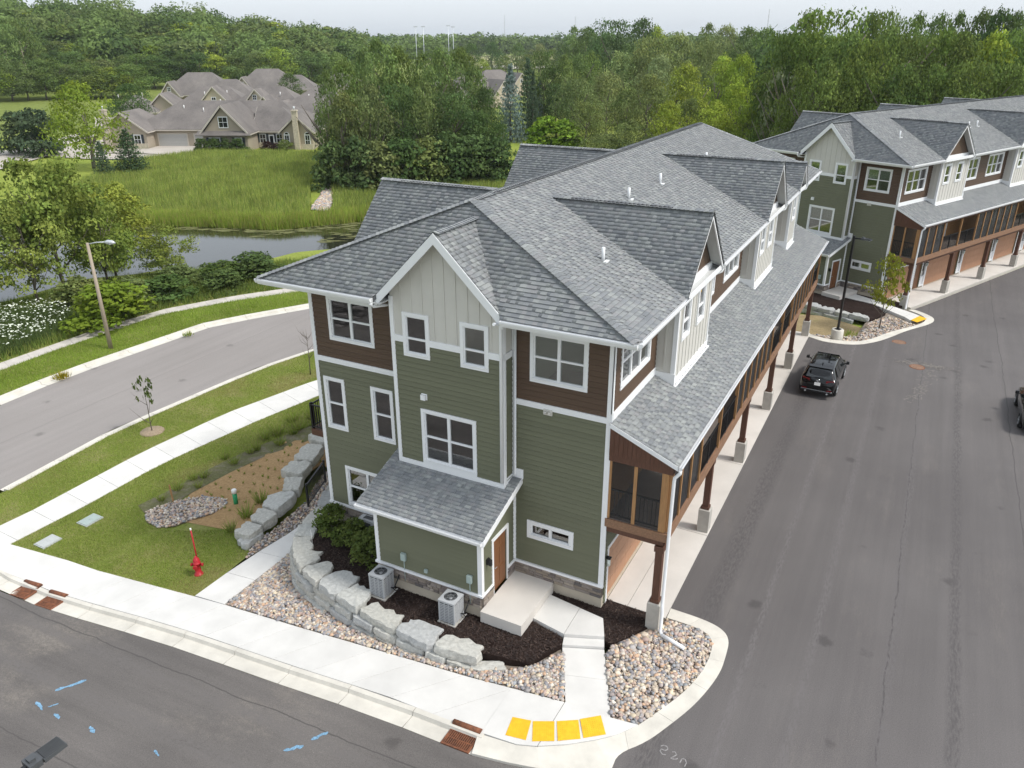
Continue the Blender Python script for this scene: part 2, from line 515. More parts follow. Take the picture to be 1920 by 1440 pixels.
m, n, l, p = nodes('window_glass')
p.inputs['Base Color'].default_value = (0.02, 0.022, 0.02, 1)
tr = n.new('ShaderNodeBsdfTransparent'); tr.inputs[0].default_value = (0.80, 0.85, 0.80, 1)
gl = n.new('ShaderNodeBsdfGlossy'); gl.inputs['Roughness'].default_value = 0.02
fr = n.new('ShaderNodeFresnel'); fr.inputs[0].default_value = 1.6
mx = n.new('ShaderNodeMixShader')
ma = n.new('ShaderNodeMath'); ma.operation = 'MULTIPLY_ADD'; ma.inputs[1].default_value = 1.5; ma.inputs[2].default_value = 0.14
l.new(fr.outputs[0], ma.inputs[0]); l.new(ma.outputs[0], mx.inputs[0]); l.new(tr.outputs[0], mx.inputs[1]); l.new(gl.outputs[0], mx.inputs[2])
l.new(mx.outputs[0], n['Material Output'].inputs[0])
M['glass'] = m


def leafmat(name, transl=0.3):
    """colour = per-face attribute x the object's own tint"""
    m, n, l, p = nodes(name)
    a = n.new('ShaderNodeAttribute'); a.attribute_name = 'Col'
    oi = n.new('ShaderNodeObjectInfo')
    c = mixc(n, l, a.outputs['Color'], oi.outputs['Color'], 1.0, 'MULTIPLY')
    d = n.new('ShaderNodeBsdfDiffuse'); t = n.new('ShaderNodeBsdfTranslucent'); mx = n.new('ShaderNodeMixShader')
    mx.inputs[0].default_value = transl
    l.new(c, d.inputs[0]); l.new(c, t.inputs[0]); l.new(d.outputs[0], mx.inputs[1]); l.new(t.outputs[0], mx.inputs[2])
    l.new(mx.outputs[0], n['Material Output'].inputs[0])
    n.remove(p)
    return m


M['leaf'] = leafmat('leaf', 0.3)
M['blade'] = leafmat('grass_blade', 0.35)
M['bark'] = mat('bark', (0.13, 0.11, 0.09), 0.9, 0.2, 6, 0.5, 20)

# ================================================================== townhouse building
class Face:
    """a wall plane: u runs along the wall, d out of it, z up"""
    def __init__(s, ox, oy, rz):
        s.ox, s.oy, s.rz = ox, oy, rz
        s.c, s.s = round(math.cos(rz), 6), round(math.sin(rz), 6)

    def pt(s, u, d, z):
        return (s.ox + s.c * u + s.s * d, s.oy + s.s * u - s.c * d, z)

    def box(s, mb, u0, u1, d0, d1, z0, z1, col=None, mi=0):
        q = [s.pt(u, d, z) for z in (z0, z1) for u, d in ((u0, d1), (u1, d1), (u1, d0), (u0, d0))]
        mb.hexa(q, col, mi)


def _unit_board():
    mb = MB()
    # length 1 along x, height 1, lower edge stands 24 mm out, upper edge 6 mm
    for a, b_ in (((-.004, 0), (-.034, .12)), ((-.034, .12), (-.006, 1.0))):      # bevel shaped to make a shade line at each lap, then the face
        mb.poly([(0, a[0], a[1]), (1, a[0], a[1]), (1, b_[0], b_[1]), (0, b_[0], b_[1])])
    for x in (0, 1):
        pr = [(x, 0, 0), (x, -.004, 0), (x, -.034, .12), (x, -.006, 1), (x, 0, 1)]
        mb.poly(pr if x == 0 else pr[::-1])
    mb.poly([(0, -.006, 1), (1, -.006, 1), (1, 0, 1), (0, 0, 1)])
    return mb


MESH = {}
MESH['board_g'] = _unit_board().mesh('siding_board', M['green'])
MESH['board_b'] = _unit_board().mesh('siding_board', M['brown'])


def _unit_stone(seed):
    r = random.Random(seed)
    j = lambda a: r.uniform(-a, a)
    mb = MB()
    e, f = 0.06, 0.03
    mb.hexa([(0, -0.6, 0), (1, -0.6, 0), (1, 0, 0), (0, 0, 0), (0, -0.6, 1), (1, -0.6, 1), (1, 0, 1), (0, 0, 1)])
    a = [(0, -0.6, 0), (1, -0.6, 0), (1, -0.6, 1), (0, -0.6, 1)]
    b = [(e + j(f), -1 + j(.25), 0.12 + j(.06)), (1 - e + j(f), -1 + j(.25), 0.12 + j(.06)), (1 - e + j(f), -1 + j(.25), 0.88 + j(.06)), (e + j(f), -1 + j(.25), 0.88 + j(.06))]
    mb.poly(b)
    for i in range(4):
        k = (i + 1) % 4
        mb.poly([a[i], a[k], b[k], b[i]])
    return mb


for i in range(4):
    MESH['stone%d' % i] = _unit_stone(i).mesh('stone', M['veneer'])


def sub_rects(u0, u1, z0, z1, holes):
    """split a rectangle into rectangles that leave the holes open"""
    zs = sorted({z0, z1} | {min(max(h, z0), z1) for a in holes for h in a[2:4]})
    out = []
    for a, b in zip(zs[:-1], zs[1:]):
        if b - a < 1e-4: continue
        zm = (a + b) / 2
        spans = [(u0, u1)]
        for (h0, h1, k0, k1) in holes:
            if k0 < zm < k1:
                new = []
                for s, e in spans:
                    if h1 <= s or h0 >= e: new.append((s, e)); continue
                    if h0 > s: new.append((s, h0))
                    if h1 < e: new.append((h1, e))
                spans = new
        out += [(s, e, a, b) for s, e in spans if e - s > 1e-3]
    return out


LAP = 0.178


class Building:
    def __init__(s, label, L, near, loc=(0, 0, 0), rz=0.0):
        s.L, s.near = L, near
        s.root = thing('townhouse', label, 'building', loc, rz, None)
        s.rnd = random.Random(3 if near else 4)
        s.tabs = []          # shingle tabs: (p0,p1,p2,p3 top quad, normal, colour, whole)
        s.n_board = 0
        s.n_stone = 0
        s.stuff_board = {}

    # ---- walls
    def wall(s, f, u0, u1, z0, z1, style, holes=(), single=False, name='wall'):
        back = MB()
        for r in sub_rects(u0, u1, z0, z1, holes):
            f.box(back, r[0], r[1], -0.16, 0.0, r[2], r[3])
        m = {'g': 'green', 'b': 'brown', 'c': 'cream', 's': 'mortar', 'f': 'foundation', 'w': 'white'}[style]
        w = back.build(name, [M[m]], s.root)
        if style in 'gb':
            n = max(1, round((z1 - z0) / LAP)); e = (z1 - z0) / n
            far = MB()
            for k in range(n):
                a = z0 + k * e; b = a + e
                segs = [(u0, u1)]
                for (h0, h1, k0, k1) in holes:
                    if k0 < b - 0.02 and k1 > a + 0.02:
                        new = []
                        for q0, q1 in segs:
                            if h1 <= q0 or h0 >= q1: new.append((q0, q1)); continue
                            if h0 > q0: new.append((q0, h0))
                            if h1 < q1: new.append((h1, q1))
                        segs = new
                for q0, q1 in segs:
                    if q1 - q0 < 0.02: continue
                    if single and s.near and s.n_board < 300:
                        s.n_board += 1
                        inst('siding_board', MESH['board_' + style], w, f.pt(q0, 0.0, a), f.rz, (q1 - q0, 1, e))
                    else:
                        far.poly([f.pt(q0, .004, a), f.pt(q1, .004, a), f.pt(q1, .034, a + .021), f.pt(q0, .034, a + .021)])  # same bevel, shaped to draw a shade line under the lap
                        far.poly([f.pt(q0, .034, a + .021), f.pt(q1, .034, a + .021), f.pt(q1, .006, b), f.pt(q0, .006, b)])
                        for q_, fl in ((q0, 1), (q1, -1)): far.poly([f.pt(q_, 0, a), f.pt(q_, .034, a + .021), f.pt(q_, .006, b), f.pt(q_, 0, b)][::fl])
            if far.f:
                tag(far.build('siding_boards', [M[m]], w), kind='stuff')
        return w

    def battens(s, f, u0, u1, zlo, zhi_fn, w, holes=(), step=0.41):
        n = max(1, round((u1 - u0) / step))
        for k in range(1, n):
            u = u0 + (u1 - u0) * k / n
            segs = [(zlo, zhi_fn(u))]
            for (h0, h1, k0, k1) in holes:
                if h0 - .02 < u < h1 + .02:
                    new = []
                    for a, b in segs:
                        if k0 > a: new.append((a, min(b, k0)))
                        if k1 < b: new.append((max(a, k1), b))
                    segs = new
            mb = MB()
            for a, b in segs:
                if b - a > 0.05: f.box(mb, u - .022, u + .022, 0.0, .022, a, b)
            if mb.f: mb.build('batten', M['cream'], w)

    def veneer(s, f, u0, u1, z0, z1):
        back = MB(); f.box(back, u0, u1, -0.1, 0.012, z0, z1)
        w = back.build('stone_band', M['mortar'], s.root)
        rows = 4; e = (z1 - z0) / rows
        far = MB()
        for k in range(rows):
            u = u0 + 0.004
            while u < u1 - 0.05:
                wd = min(s.rnd.uniform(.16, .52), u1 - u - .003)
                if u1 - u - wd < .12: wd = u1 - u - .003
                if s.near and s.n_stone < 300:
                    s.n_stone += 1
                    inst('stone', MESH['stone%d' % s.rnd.randrange(4)], w, f.pt(u, 0.008, z0 + k * e + .004), f.rz, (wd - .012, .055, e - .010))
                else:
                    c = s.rnd.choice(STN)
                    f.box(far, u, u + wd - .012, 0, s.rnd.uniform(.035, .065), z0 + k * e + .004, z0 + (k + 1) * e - .006, c)
                u += wd
        if far.f: tag(far.build('stones', M['veneer_f'], w), kind='stuff')

    def trim(s, f, u0, u1, z0, z1, name='trim_board', d0=0.0, d1=.045, m='white'):
        mb = MB(); f.box(mb, u0, u1, d0, d1, z0, z1)
        return mb.build(name, M[m], s.root)

    # ---- windows: u0..u1, z0..z1 outer size of the white surround
    def window(s, f, u0, u1, z0, z1, cols=1, rows=2, tw=0.115, blind=0.0, cut=0.5):
        mb = MB()
        f.box(mb, u0, u0 + tw, .0, .05, z0, z1); f.box(mb, u1 - tw, u1, .0, .05, z0, z1)
        f.box(mb, u0 + tw, u1 - tw, .0, .05, z1 - tw, z1); f.box(mb, u0 + tw, u1 - tw, .0, .05, z0, z0 + tw)
        f.box(mb, u0 + tw * .6, u1 - tw * .6, .05, .075, z0 + tw * .85, z0 + tw * 1.15)
        fr = mb.build('window', M['white'], s.root)
        a0, a1, b0, b1 = u0 + tw, u1 - tw, z0 + tw, z1 - tw
        sm = MB(); sw = .045
        f.box(sm, a0, a0 + sw, -.06, .02, b0, b1); f.box(sm, a1 - sw, a1, -.06, .02, b0, b1)
        f.box(sm, a0 + sw, a1 - sw, -.06, .02, b0, b0 + sw); f.box(sm, a0 + sw, a1 - sw, -.06, .02, b1 - sw, b1)
        cw = (a1 - a0) / cols
        for k in range(1, cols):
            f.box(sm, a0 + k * cw - .05, a0 + k * cw + .05, -.06, .024, b0 + sw, b1 - sw)
        zc = b0 + (b1 - b0) * cut
        if rows == 2:
            for k in range(cols):
                e0 = a0 + k * cw + (.05 if k else sw); e1 = a0 + (k + 1) * cw - (.05 if k < cols - 1 else sw)
                f.box(sm, e0, e1, -.05, .016, zc - .03, zc + .03)
        sm.build('sash', M['white'], fr)
        for k in range(cols):
            e0 = a0 + k * cw + (.05 if k else sw); e1 = a0 + (k + 1) * cw - (.05 if k < cols - 1 else sw)
            spans = [(b0 + sw, zc - .03), (zc + .03, b1 - sw)] if rows == 2 else [(b0 + sw, b1 - sw)]
            for z_0, z_1 in spans:
                g = MB(); f.box(g, e0, e1, -.032, -.026, z_0, z_1); g.build('pane', M['glass'], fr)
            if blind > 0:
                g = MB(); zz = b1 - (b1 - b0) * blind
                f.box(g, e0 + .004, e1 - .004, -.075, -.062, zz, b1 - .01); g.build('blind', M['blind'], fr)
        return (u0 + tw, u1 - tw, z0 + tw, z1 - tw)

    # ---- shingles over a planar polygon
    def shingles(s, o, eu, es, poly, expo=0.145, seed=0, w=(.10, .24)):
        """o origin, eu unit vector along the eave, es unit vector up the slope, poly [(s,t)] convex"""
        o = Vector(o); eu = Vector(eu).normalized(); es = Vector(es).normalized(); nrm = eu.cross(es).normalized()
        if nrm.z < 0: nrm = -nrm
        r = random.Random(seed)
        tmin = min(p[1] for p in poly); tmax = max(p[1] for p in poly)
        n = max(1, int(math.ceil((tmax - tmin) / expo)))

        def span(t):
            xs = []
            for (s0, t0), (s1, t1) in zip(poly, poly[1:] + poly[:1]):
                if (t0 - t) * (t1 - t) <= 0 and abs(t1 - t0) > 1e-9:
                    xs.append(s0 + (s1 - s0) * (t - t0) / (t1 - t0))
            return (min(xs), max(xs)) if len(xs) >= 2 else None
        for k in range(n):
            ta = tmin + k * expo; tb = min(ta + expo, tmax)
            sa, sb = span(ta + 1e-4), span(tb - 1e-4)
            if not sa or not sb: continue
            lo, hi = min(sa[0], sb[0]), max(sa[1], sb[1])
            u = lo - r.uniform(0, .3)
            up = r.random() < .5
            while u < hi:
                wd = r.uniform(*w)
                a0, a1 = max(u, sa[0]), min(u + wd, sa[1])
                b0, b1 = max(u, sb[0]), min(u + wd, sb[1])
                u += wd
                if a1 - a0 < .01 and b1 - b0 < .01: up = not up; continue
                if a1 < a0: a0 = a1 = min(max(a0, sa[0]), sa[1])
                if b1 < b0: b0 = b1 = min(max(b0, sb[0]), sb[1])
                hgt = .036 if up else .014
                c = r.choice(SH); g = r.uniform(.94, 1.06) * (.95 if not up else 1.03)
                whole = (a1 - a0 > .12 and abs((a1 - a0) - (b1 - b0)) < 1e-6)
                P = [o + eu * a0 + es * ta + nrm * hgt, o + eu * a1 + es * ta + nrm * hgt,
                     o + eu * b1 + es * tb + nrm * (.006 if up else .003), o + eu * b0 + es * tb + nrm * (.006 if up else .003)]
                Q = [o + eu * a0 + es * ta, o + eu * a1 + es * ta]
                s.tabs.append((P, Q, nrm, eu, es, (c[0] * g, c[1] * g, c[2] * g), whole, o + eu * a0 + es * ta, a1 - a0, tb - ta))
                up = not up

    def deck(s, pts, thick, mb, mi=0):
        """a roof slab under the shingles: pts counterclockwise from above"""
        mb.prism([(p[0], p[1], p[2] - thick - .004) for p in pts], (0, 0, thick), None, mi)

    def caps(s, a, b, mb, w=.19, seed=0, up=.02, nl=None, nr=None):
        """overlapping cap shingles along a ridge or hip from a (low) to b"""
        a = Vector(a); b = Vector(b); d = (b - a); Ln = d.length; d.normalize()
        x = d.cross(Vector((0, 0, 1))).normalized()
        drop = .30
        r = random.Random(seed)
        n = int(Ln / .15)
        for k in range(n):
            p = a + d * (k * Ln / n); q = a + d * ((k + 1.25) * Ln / n)
            c = r.choice(SH); g = r.uniform(.92, 1.1); c = tuple(v * g for v in c)
            pu, qu = up + .05, up + .02
            top = [p + Vector((0, 0, pu)), q + Vector((0, 0, qu))]
            for sgn in (-1, 1):
                e = [p + x * w * sgn + Vector((0, 0, pu - w * drop)), q + x * w * sgn + Vector((0, 0, qu - w * drop))]
                mb.poly([top[0], top[1], e[1], e[0]] if sgn < 0 else [top[0], e[0], e[1], top[1]], c)
                dn = Vector((0, 0, -.035))
                mb.poly([top[0], e[0], e[0] + dn, top[0] + dn], c)

    def finish_shingles(s, roof):
        """the 300 tabs nearest the camera become shingle objects, the rest one joined field"""
        m = s.root.matrix_world if not s.near else Matrix.Identity(4)
        one = set()
        if s.near:
            order = sorted((i for i, t in enumerate(s.tabs) if t[6] and t[2].dot(CAM - t[7]) > 0 and t[8] > .13), key=lambda i: (s.tabs[i][7] - CAM).length - 4 * s.tabs[i][8])
            one = set(order[:300])
            u = MB()
            u.hexa([(0, 0, 0), (1, 0, 0), (1, 1, 0), (0, 1, 0), (0, 0, .032), (1, 0, .032), (1, 1, .005), (0, 1, .005)])
            MESH['tab'] = u.mesh('shingle', M['shingle1'])
        nv, nf, nc = [], [], []
        for i, (P, Q, nrm, eu, es, c, whole, o, wd, ex) in enumerate(s.tabs):
            if i in one:
                m = Matrix(((eu.x * wd, es.x * ex, nrm.x, o.x), (eu.y * wd, es.y * ex, nrm.y, o.y), (eu.z * wd, es.z * ex, nrm.z, o.z), (0, 0, 0, 1)))
                instm('shingle', MESH['tab'], roof, m)
                continue
            b = len(nv)
            nv += [P[0], P[1], P[2], P[3], Q[0], Q[1]]
            nf += [(b, b + 1, b + 2, b + 3), (b + 4, b + 5, b + 1, b)]
            nc += [c, c]
        me = np_mesh('shingles', np.array([tuple(v) for v in nv]), np.array(nf), M['shingle'], np.array(nc))
        o = link(bpy.data.objects.new('shingles', me), roof)
        tag(o, kind='stuff')


def make_building(label, L, near, loc=(0, 0, 0), rz=0.0):
    B = Building(label, L, near, loc, rz)
    R = B.root
    W, XL, XR, BY = 11.4, -7.48, -3.35, 0.59
    EZ, RZ, XE, XW, YF, YR, XM = 10.14, 12.87, 1.04, -12.60, -1.12, L + 1.12, -5.78
    HR = 3.05
    F = Face(0, 0, 0)
    FB = Face(0, -BY, 0)
    FL = Face(0, -2.29, 0)
    S = Face(0, 0, PI / 2)               # garage side, u = y
    bl = 0.0 if near else 0.46

    # ---------------- front: foundation, stone, siding
    for (a, b) in ((-W, -7.45), (-3.29, 0)):
        B.wall(F, a, b, -1.4, .44, 'f', name='foundation')
        B.veneer(F, a, b, .44, .90)
    B.wall(FL, -7.45, -3.29, -1.2, .44, 'f', name='foundation')
    B.veneer(FL, -7.45, -3.29, .44, .90)
    LS = Face(-3.29, 0, PI / 2)          # lean-to side with the entrance, u = y (-2.29..0)
    B.veneer(LS, -2.25, -1.55, .44, .90)
    B.veneer(LS, -.58, -.03, .44, .90)
    LL = Face(-7.45, 0, -PI / 2)         # its other side, u = -y
    B.veneer(LL, .03, 2.25, .44, .90)
    ledge = MB()
    F.box(ledge, -W - .05, -7.50, -.02, .085, .90, .985); F.box(ledge, -3.24, .05, -.02, .085, .90, .985)
    FL.box(ledge, -7.52, -3.22, -.02, .085, .90, .985)
    LS.box(ledge, -2.28, -1.58, .0, .07, .90, .985); LS.box(ledge, -.56, -.09, .0, .07, .90, .985)
    LL.box(ledge, .09, 2.28, .0, .07, .90, .985)
    ledge.build('ledge', M['white'], R)

    ZB = 7.0
    # right bay of the end wall
    w_r2 = B.window(F, -2.72, -.79, 7.86, 9.54, 2, 2, blind=bl)
    B.wall(F, -3.29, -.0, ZB + .165, EZ - .1, 'b', [w_r2], True)
    w_r0 = B.window(F, -2.78, -1.07, 2.03, 2.73, 2, 1, .14)
    B.wall(F, -3.29, 0, .985, ZB, 'g', [w_r0], True)
    # left bay
    w_l2 = B.window(F, -10.62, -8.67, 7.87, 9.50, 2, 2, blind=bl)
    B.wall(F, -W, -7.48, ZB + .165, EZ - .1, 'b', [w_l2], True)
    hl = [B.window(F, -11.13, -10.18, 4.28, 6.38, 1, 2, blind=.12 if near else .46), B.window(F, -9.01, -8.05, 4.27, 6.38, 1, 2, blind=.12 if near else .46),
          B.window(F, -10.52, -8.5, 1.03, 2.79, 2, 2, blind=0)]
    B.wall(F, -W, -7.48, .985, ZB, 'g', hl, True)
    for (a, b) in ((-W, -7.50), (-3.31, -.0)):
        B.trim(F, a + .12, b - .12, ZB - .03, ZB + .165, 'band_board')
    B.trim(F, -W - .02, -W + .12, .985, EZ - .1, 'corner_board')
    B.trim(F, -.13, .05, .985, EZ - .1, 'corner_board', 0, .05)
    B.trim(F, -3.345, -3.21, .985, EZ - .1, 'corner_board')
    # projecting bay with the gable
    GP, GXc, GH = 12.40, -5.45, 2.30
    hb = [B.window(FB, -7.02, -6.01, 8.14, 9.64, 1, 2, cut=.40, blind=bl), B.window(FB, -4.86, -3.85, 8.14, 9.64, 1, 2, cut=.40, blind=bl)]
    B.wall(FB, XL, XR, 8.79, 10.0, 'c', hb, name='panel_wall')
    gw = MB()
    gw.prism([FB.pt(XL, 0, 10.0), FB.pt(XR, 0, 10.0), FB.pt(XR, 0, 10.235), FB.pt(GXc, 0, GP - .16), FB.pt(XL, 0, 10.235)], (0, .16, 0))
    gwo = gw.build('gable_wall', M['cream'], R)
    sl = (GP - .12 - EZ) / GH
    B.battens(FB, XL, XR, 8.83, lambda u: min(GP - .34 - abs(u - GXc) * sl, 12.3), gwo, hb)
    hd = [B.window(FB, -6.48, -4.35, 4.30, 6.33, 2, 2, blind=.12 if near else .48)]
    B.wall(FB, XL, XR, 4.08, 8.62, 'g', hd + hb, True)
    for a, b in ((XL + .12, -7.02), (-6.01, -4.86), (-3.85, XR - .12)):
        B.trim(FB, a, b, 8.60, 8.81, 'band_board')
    B.trim(FB, XL + .12, -6.48, 4.04, 4.26, 'skirt_board'); B.trim(FB, -4.35, XR - .12, 4.04, 4.26, 'skirt_board')
    B.trim(FB, -6.48, -4.35, 4.04, 4.30, 'skirt_board')
    B.trim(FB, XL - .02, XL + .12, 4.04, 10.1, 'corner_board'); B.trim(FB, XR - .12, XR + .02, 4.04, 10.1, 'corner_board')
    BS = Face(XR, 0, PI / 2); BSL = Face(XL, 0, -PI / 2)
    B.wall(BS, -BY + .16, -.0, 4.1, 8.62, 'g', (), True); B.wall(BS, -BY + .16, 0, 8.79, 10.1, 'c', name='panel_wall')
    B.trim(BS, -BY + .0, -.05, 8.60, 8.81, 'band_board'); B.trim(BS, -BY, -BY + .12, 4.04, 10.1, 'corner_board', 0, .03); B.trim(BS, -BY + .12, -.05, 4.04, 4.4, 'skirt_board', 0, .03)
    B.wall(BSL, 0, BY - .16, 4.1, 8.62, 'g'); B.wall(BSL, 0, BY - .16, 8.79, 10.1, 'c', name='panel_wall')

    # ---------------- lean-to with the entrance door
    B.wall(FL, -7.45, -3.29, .985, 3.42, 'g', (), True)
    B.trim(FL, -7.47, -7.33, .985, 3.42, 'corner_board'); B.trim(FL, -3.41, -3.25, .985, 3.42, 'corner_board')
    dz = .48
    hole = (-1.53, -.60, dz, dz + 2.12)
    # side wall follows the roof slope
    sw = MB()
    top = lambda y: 3.42 + (y + 2.29) * .335
    for (a, b, z0) in ((-2.13, hole[0], .44), (hole[1], -.0, .44), (hole[0], hole[1], hole[3])):
        sw.prism([LS.pt(a, 0, z0), LS.pt(b, 0, z0), LS.pt(b, 0, top(b)), LS.pt(a, 0, top(a))], (-.16, 0, 0))
    swo = sw.build('wall', M['green'], R)
    bd = MB(); k = 0
    z = .985
    while z < 4.1:
        for (a, b) in ((-2.25, hole[0] - .1), (hole[1] + .1, -.03)) if z < hole[3] + .1 else ((-2.25, -.03),):
            a2 = max(a, (z + LAP - 3.42) / .335 - 2.29)
            if b - a2 > .05: bd.hexa([LS.pt(a2, .024, z), LS.pt(b, .024, z), LS.pt(b, 0, z), LS.pt(a2, 0, z), LS.pt(a2, .006, z + LAP), LS.pt(b, .006, z + LAP), LS.pt(b, 0, z + LAP), LS.pt(a2, 0, z + LAP)])
        z += LAP
    tag(bd.build('siding_boards', M['green'], swo), kind='stuff')
    B.trim(LS, -2.29, -2.17, .985, 3.40, 'corner_board', 0, .03)
    B.trim(LS, -.1, -.045, .985, 4.0, 'corner_board', 0, .03)
    B.trim(LS, hole[0] - .11, hole[0], dz, hole[3] + .11, 'door_casing'); B.trim(LS, hole[1], hole[1] + .11, dz, hole[3] + .11, 'door_casing')
    B.trim(LS, hole[0], hole[1], hole[3], hole[3] + .11, 'door_casing')
    dr = MB(); LS.box(dr, hole[0] + .01, hole[1] - .01, -.10, -.03, dz + .01, hole[3] - .01)
    door = dr.build('door', M['door'], R)
    for (u0, u1) in ((hole[0] + .12, -1.10), (-1.03, hole[1] - .12)):
        for (z0, z1) in ((.2, .8), (.92, 1.6), (1.7, 1.98)):
            pm = MB(); LS.box(pm, u0, u1, -.035, -.018, dz + z0, dz + z1); pm.build('door_panel', M['door'], door)
    hm = MB(); hm.tube([LS.pt(-1.44, -.03, dz + 1.0), LS.pt(-1.44, .04, dz + 1.0), LS.pt(-1.33, .05, dz + 1.0)], .015, 8); hm.build('handle', M['metal'], door)
    ll = MB(); ll.prism([LL.pt(0, 0, .44), LL.pt(2.13, 0, .44), LL.pt(2.13, 0, top(-2.13)), LL.pt(0, 0, top(0))], (.16, 0, 0)); ll.build('wall', M['green'], R)
    # lean-to roof
    ez, ex0, ex1, ey = 3.40, -7.86, -3.0, -2.66
    slope = .335
    es = Vector((0, 1, slope)).normalized(); ln = lambda y: (y - ey) * math.sqrt(1 + slope * slope)
    rz_ = lambda y: ez + (y - ey) * slope
    rm = MB()
    rm.prism([(ex0, ey, ez - .1), (ex1, ey, ez - .1), (ex1, -.02, rz_(-.02) - .1), (ex0, -.02, rz_(-.02) - .1)], (0, 0, .095), None, 0)
    lean = rm.build('lean_to_roof', [M['soffit']], R)
    B.shingles((0, ey - .02, ez), (1, 0, 0), es, [(ex0 - .02, 0), (ex1 + .02, 0), (ex1 + .02, ln(-.62)), (ex0 - .02, ln(-.62))], seed=11)
    B.shingles((0, ey - .02, ez), (1, 0, 0), es, [(XR + .03, ln(-.62)), (ex1 + .02, ln(-.62)), (ex1 + .02, ln(-.03)), (XR + .03, ln(-.03))], seed=12)
    B.shingles((0, ey - .02, ez), (1, 0, 0), es, [(ex0 - .02, ln(-.62)), (XL - .03, ln(-.62)), (XL - .03, ln(-.03)), (ex0 - .02, ln(-.03))], seed=13)
    fa = MB()
    fa.box(ex0 - .02, ex1 + .02, ey - .045, ey, ez - .2, ez - .012)
    fa.build('fascia', M['white'], R)
    rk = MB()
    for x in (ex0, ex1):
        x0, x1 = (x - .04, x) if x == ex0 else (x, x + .04)
        rk.hexa([(x0, ey, ez - .2), (x1, ey, ez - .2), (x1, -.02, rz_(-.02) - .2), (x0, -.02, rz_(-.02) - .2), (x0, ey, ez - .008), (x1, ey, ez - .008), (x1, -.02, rz_(-.02) - .008), (x0, -.02, rz_(-.02) - .008)])
        rk.build('rake_board', M['white'], R); rk = MB()
    gt = MB(); gutter(gt, (ex0, ey - .05, ez - .05), (ex1, ey - .05, ez - .05), (0, -1, 0)); gt.build('gutter', M['gutter'], R)

    # ---------------- garage side: piers, porch, bumps
    UW = 6.15
    nu = int((L + .3) / UW)
    PX, PWD = 1.61, .43
    # ground floor wall with doors
    gholes = []
    for k in range(nu):
        y0 = k * UW
        gholes += [(y0 + .42, y0 + 4.62, .02, 2.2), (y0 + 4.82, y0 + 5.72, .02, 2.1), (y0 + 5.78, y0 + 6.46, .12, 2.12)]
    B.wall(S, .165, L, .10, 3.3, 'g', gholes, name='wall'); B.wall(S, .165, L, -.6, .08, 'f', [(g0, g1, .02, .2) for g0, g1, _, _ in gholes], name='foundation')
    for k in range(nu):
        y0 = k * UW
        g = MB(); S.box(g, y0 + .42, y0 + 4.62, -.14, -.08, .02, 2.2)
        go = g.build('garage_door', M['garage'], R)
        for r_ in range(4):
            for c_ in range(4):
                q = MB(); S.box(q, y0 + .45 + c_ * 1.03, y0 + .45 + c_ * 1.03 + 1.02, -.08, -.066, .04 + r_ * .54, .04 + r_ * .54 + .525)
                q.build('door_panel', M['garage'], go)
        t = MB(); S.box(t, y0 + .30, y0 + .42, 0, .04, 0, 2.2); S.box(t, y0 + 4.62, y0 + 4.74, 0, .04, 0, 2.2); S.box(t, y0 + .30, y0 + 4.74, 0, .045, 2.2, 2.33)
        t.build('door_casing', M['white'], go)
        q = MB(); S.box(q, y0 + 4.82, y0 + 5.72, -.12, -.06, .03, 2.1); do = q.build('entry_door', M['door'], R)
        q = MB(); S.box(q, y0 + 4.9, y0 + 5.0, -.06, -.02, .98, 1.03); q.build('handle', M['metal'], do)
        q = MB()
        for (a, b, c_, d_) in ((5.76, 5.86, .1, 2.16), (6.38, 6.48, .1, 2.16), (5.86, 6.38, .1, .2), (5.86, 6.38, 2.06, 2.16), (5.86, 6.38, .86, .92)):
            S.box(q, y0 + a, y0 + b, -.08, .035, c_, d_)
        so = q.build('sidelight', M['white'], R)
        q = MB(); S.box(q, y0 + 5.86, y0 + 6.38, -.05, -.04, .92, 2.06); q.build('pane', M['glass'], so)
        q = MB(); S.box(q, y0 + 5.86, y0 + 6.38, -.05, -.03, .2, .86); q.build('lower_panel', M['white'], so)
        # wall lantern beside each garage
        q = MB(); q.tube([S.pt(y0 + .18, .0, 2.0), S.pt(y0 + .18, .12, 2.05)], .02, 6); S.box(q, y0 + .10, y0 + .26, .04, .2, 1.98, 2.02)
        lo = q.build('wall_lantern', M['black'], R)
        q = MB(); q.lathe([(.06, 0), (.065, .28)], 10, *S.pt(y0 + .18, .12, 1.70)); q.build('lamp_glass', M['blind'], lo)
    # porch floor, ceiling, beam
    q = MB(); q.box(.0, 1.96, .02, L - .02, 3.40, 3.66); q.build('porch_floor', M['deckgrey'], R)
    q = MB(); q.box(1.94, 2.06, -.02, L + .02, 3.36, 3.72); q.box(-.0, 2.06, -.075, -.02, 3.36, 3.66); q.build('porch_beam', M['beam'], R)
    q = MB(); q.box(1.50, 1.94, .0, L, 3.16, 3.36); q.box(.02, 1.94, -.02, .12, 3.16, 3.36); q.build('lower_beam', M['wood_post'], R)
    q = MB(); q.box(1.88, 2.05, -.02, L + .02, 5.78, 5.98); q.box(0.02, 2.05, -.06, .06, 5.76, 5.98); q.build('header_beam', M['wood_post'], R)
    # inner wall of the porch (cedar and glazed doors)
    ph = []
    for k in range(nu):
        y0 = k * UW
        ph.append((y0 + 3.9, y0 + 5.7, 3.7, 5.8) if k % 2 == 0 else (y0 + .4, y0 + 2.2, 3.7, 5.8))
    pw = B.wall(S, .165, L, 3.3, 7.0, 'g', ph, name='wall')
    cd = MB()
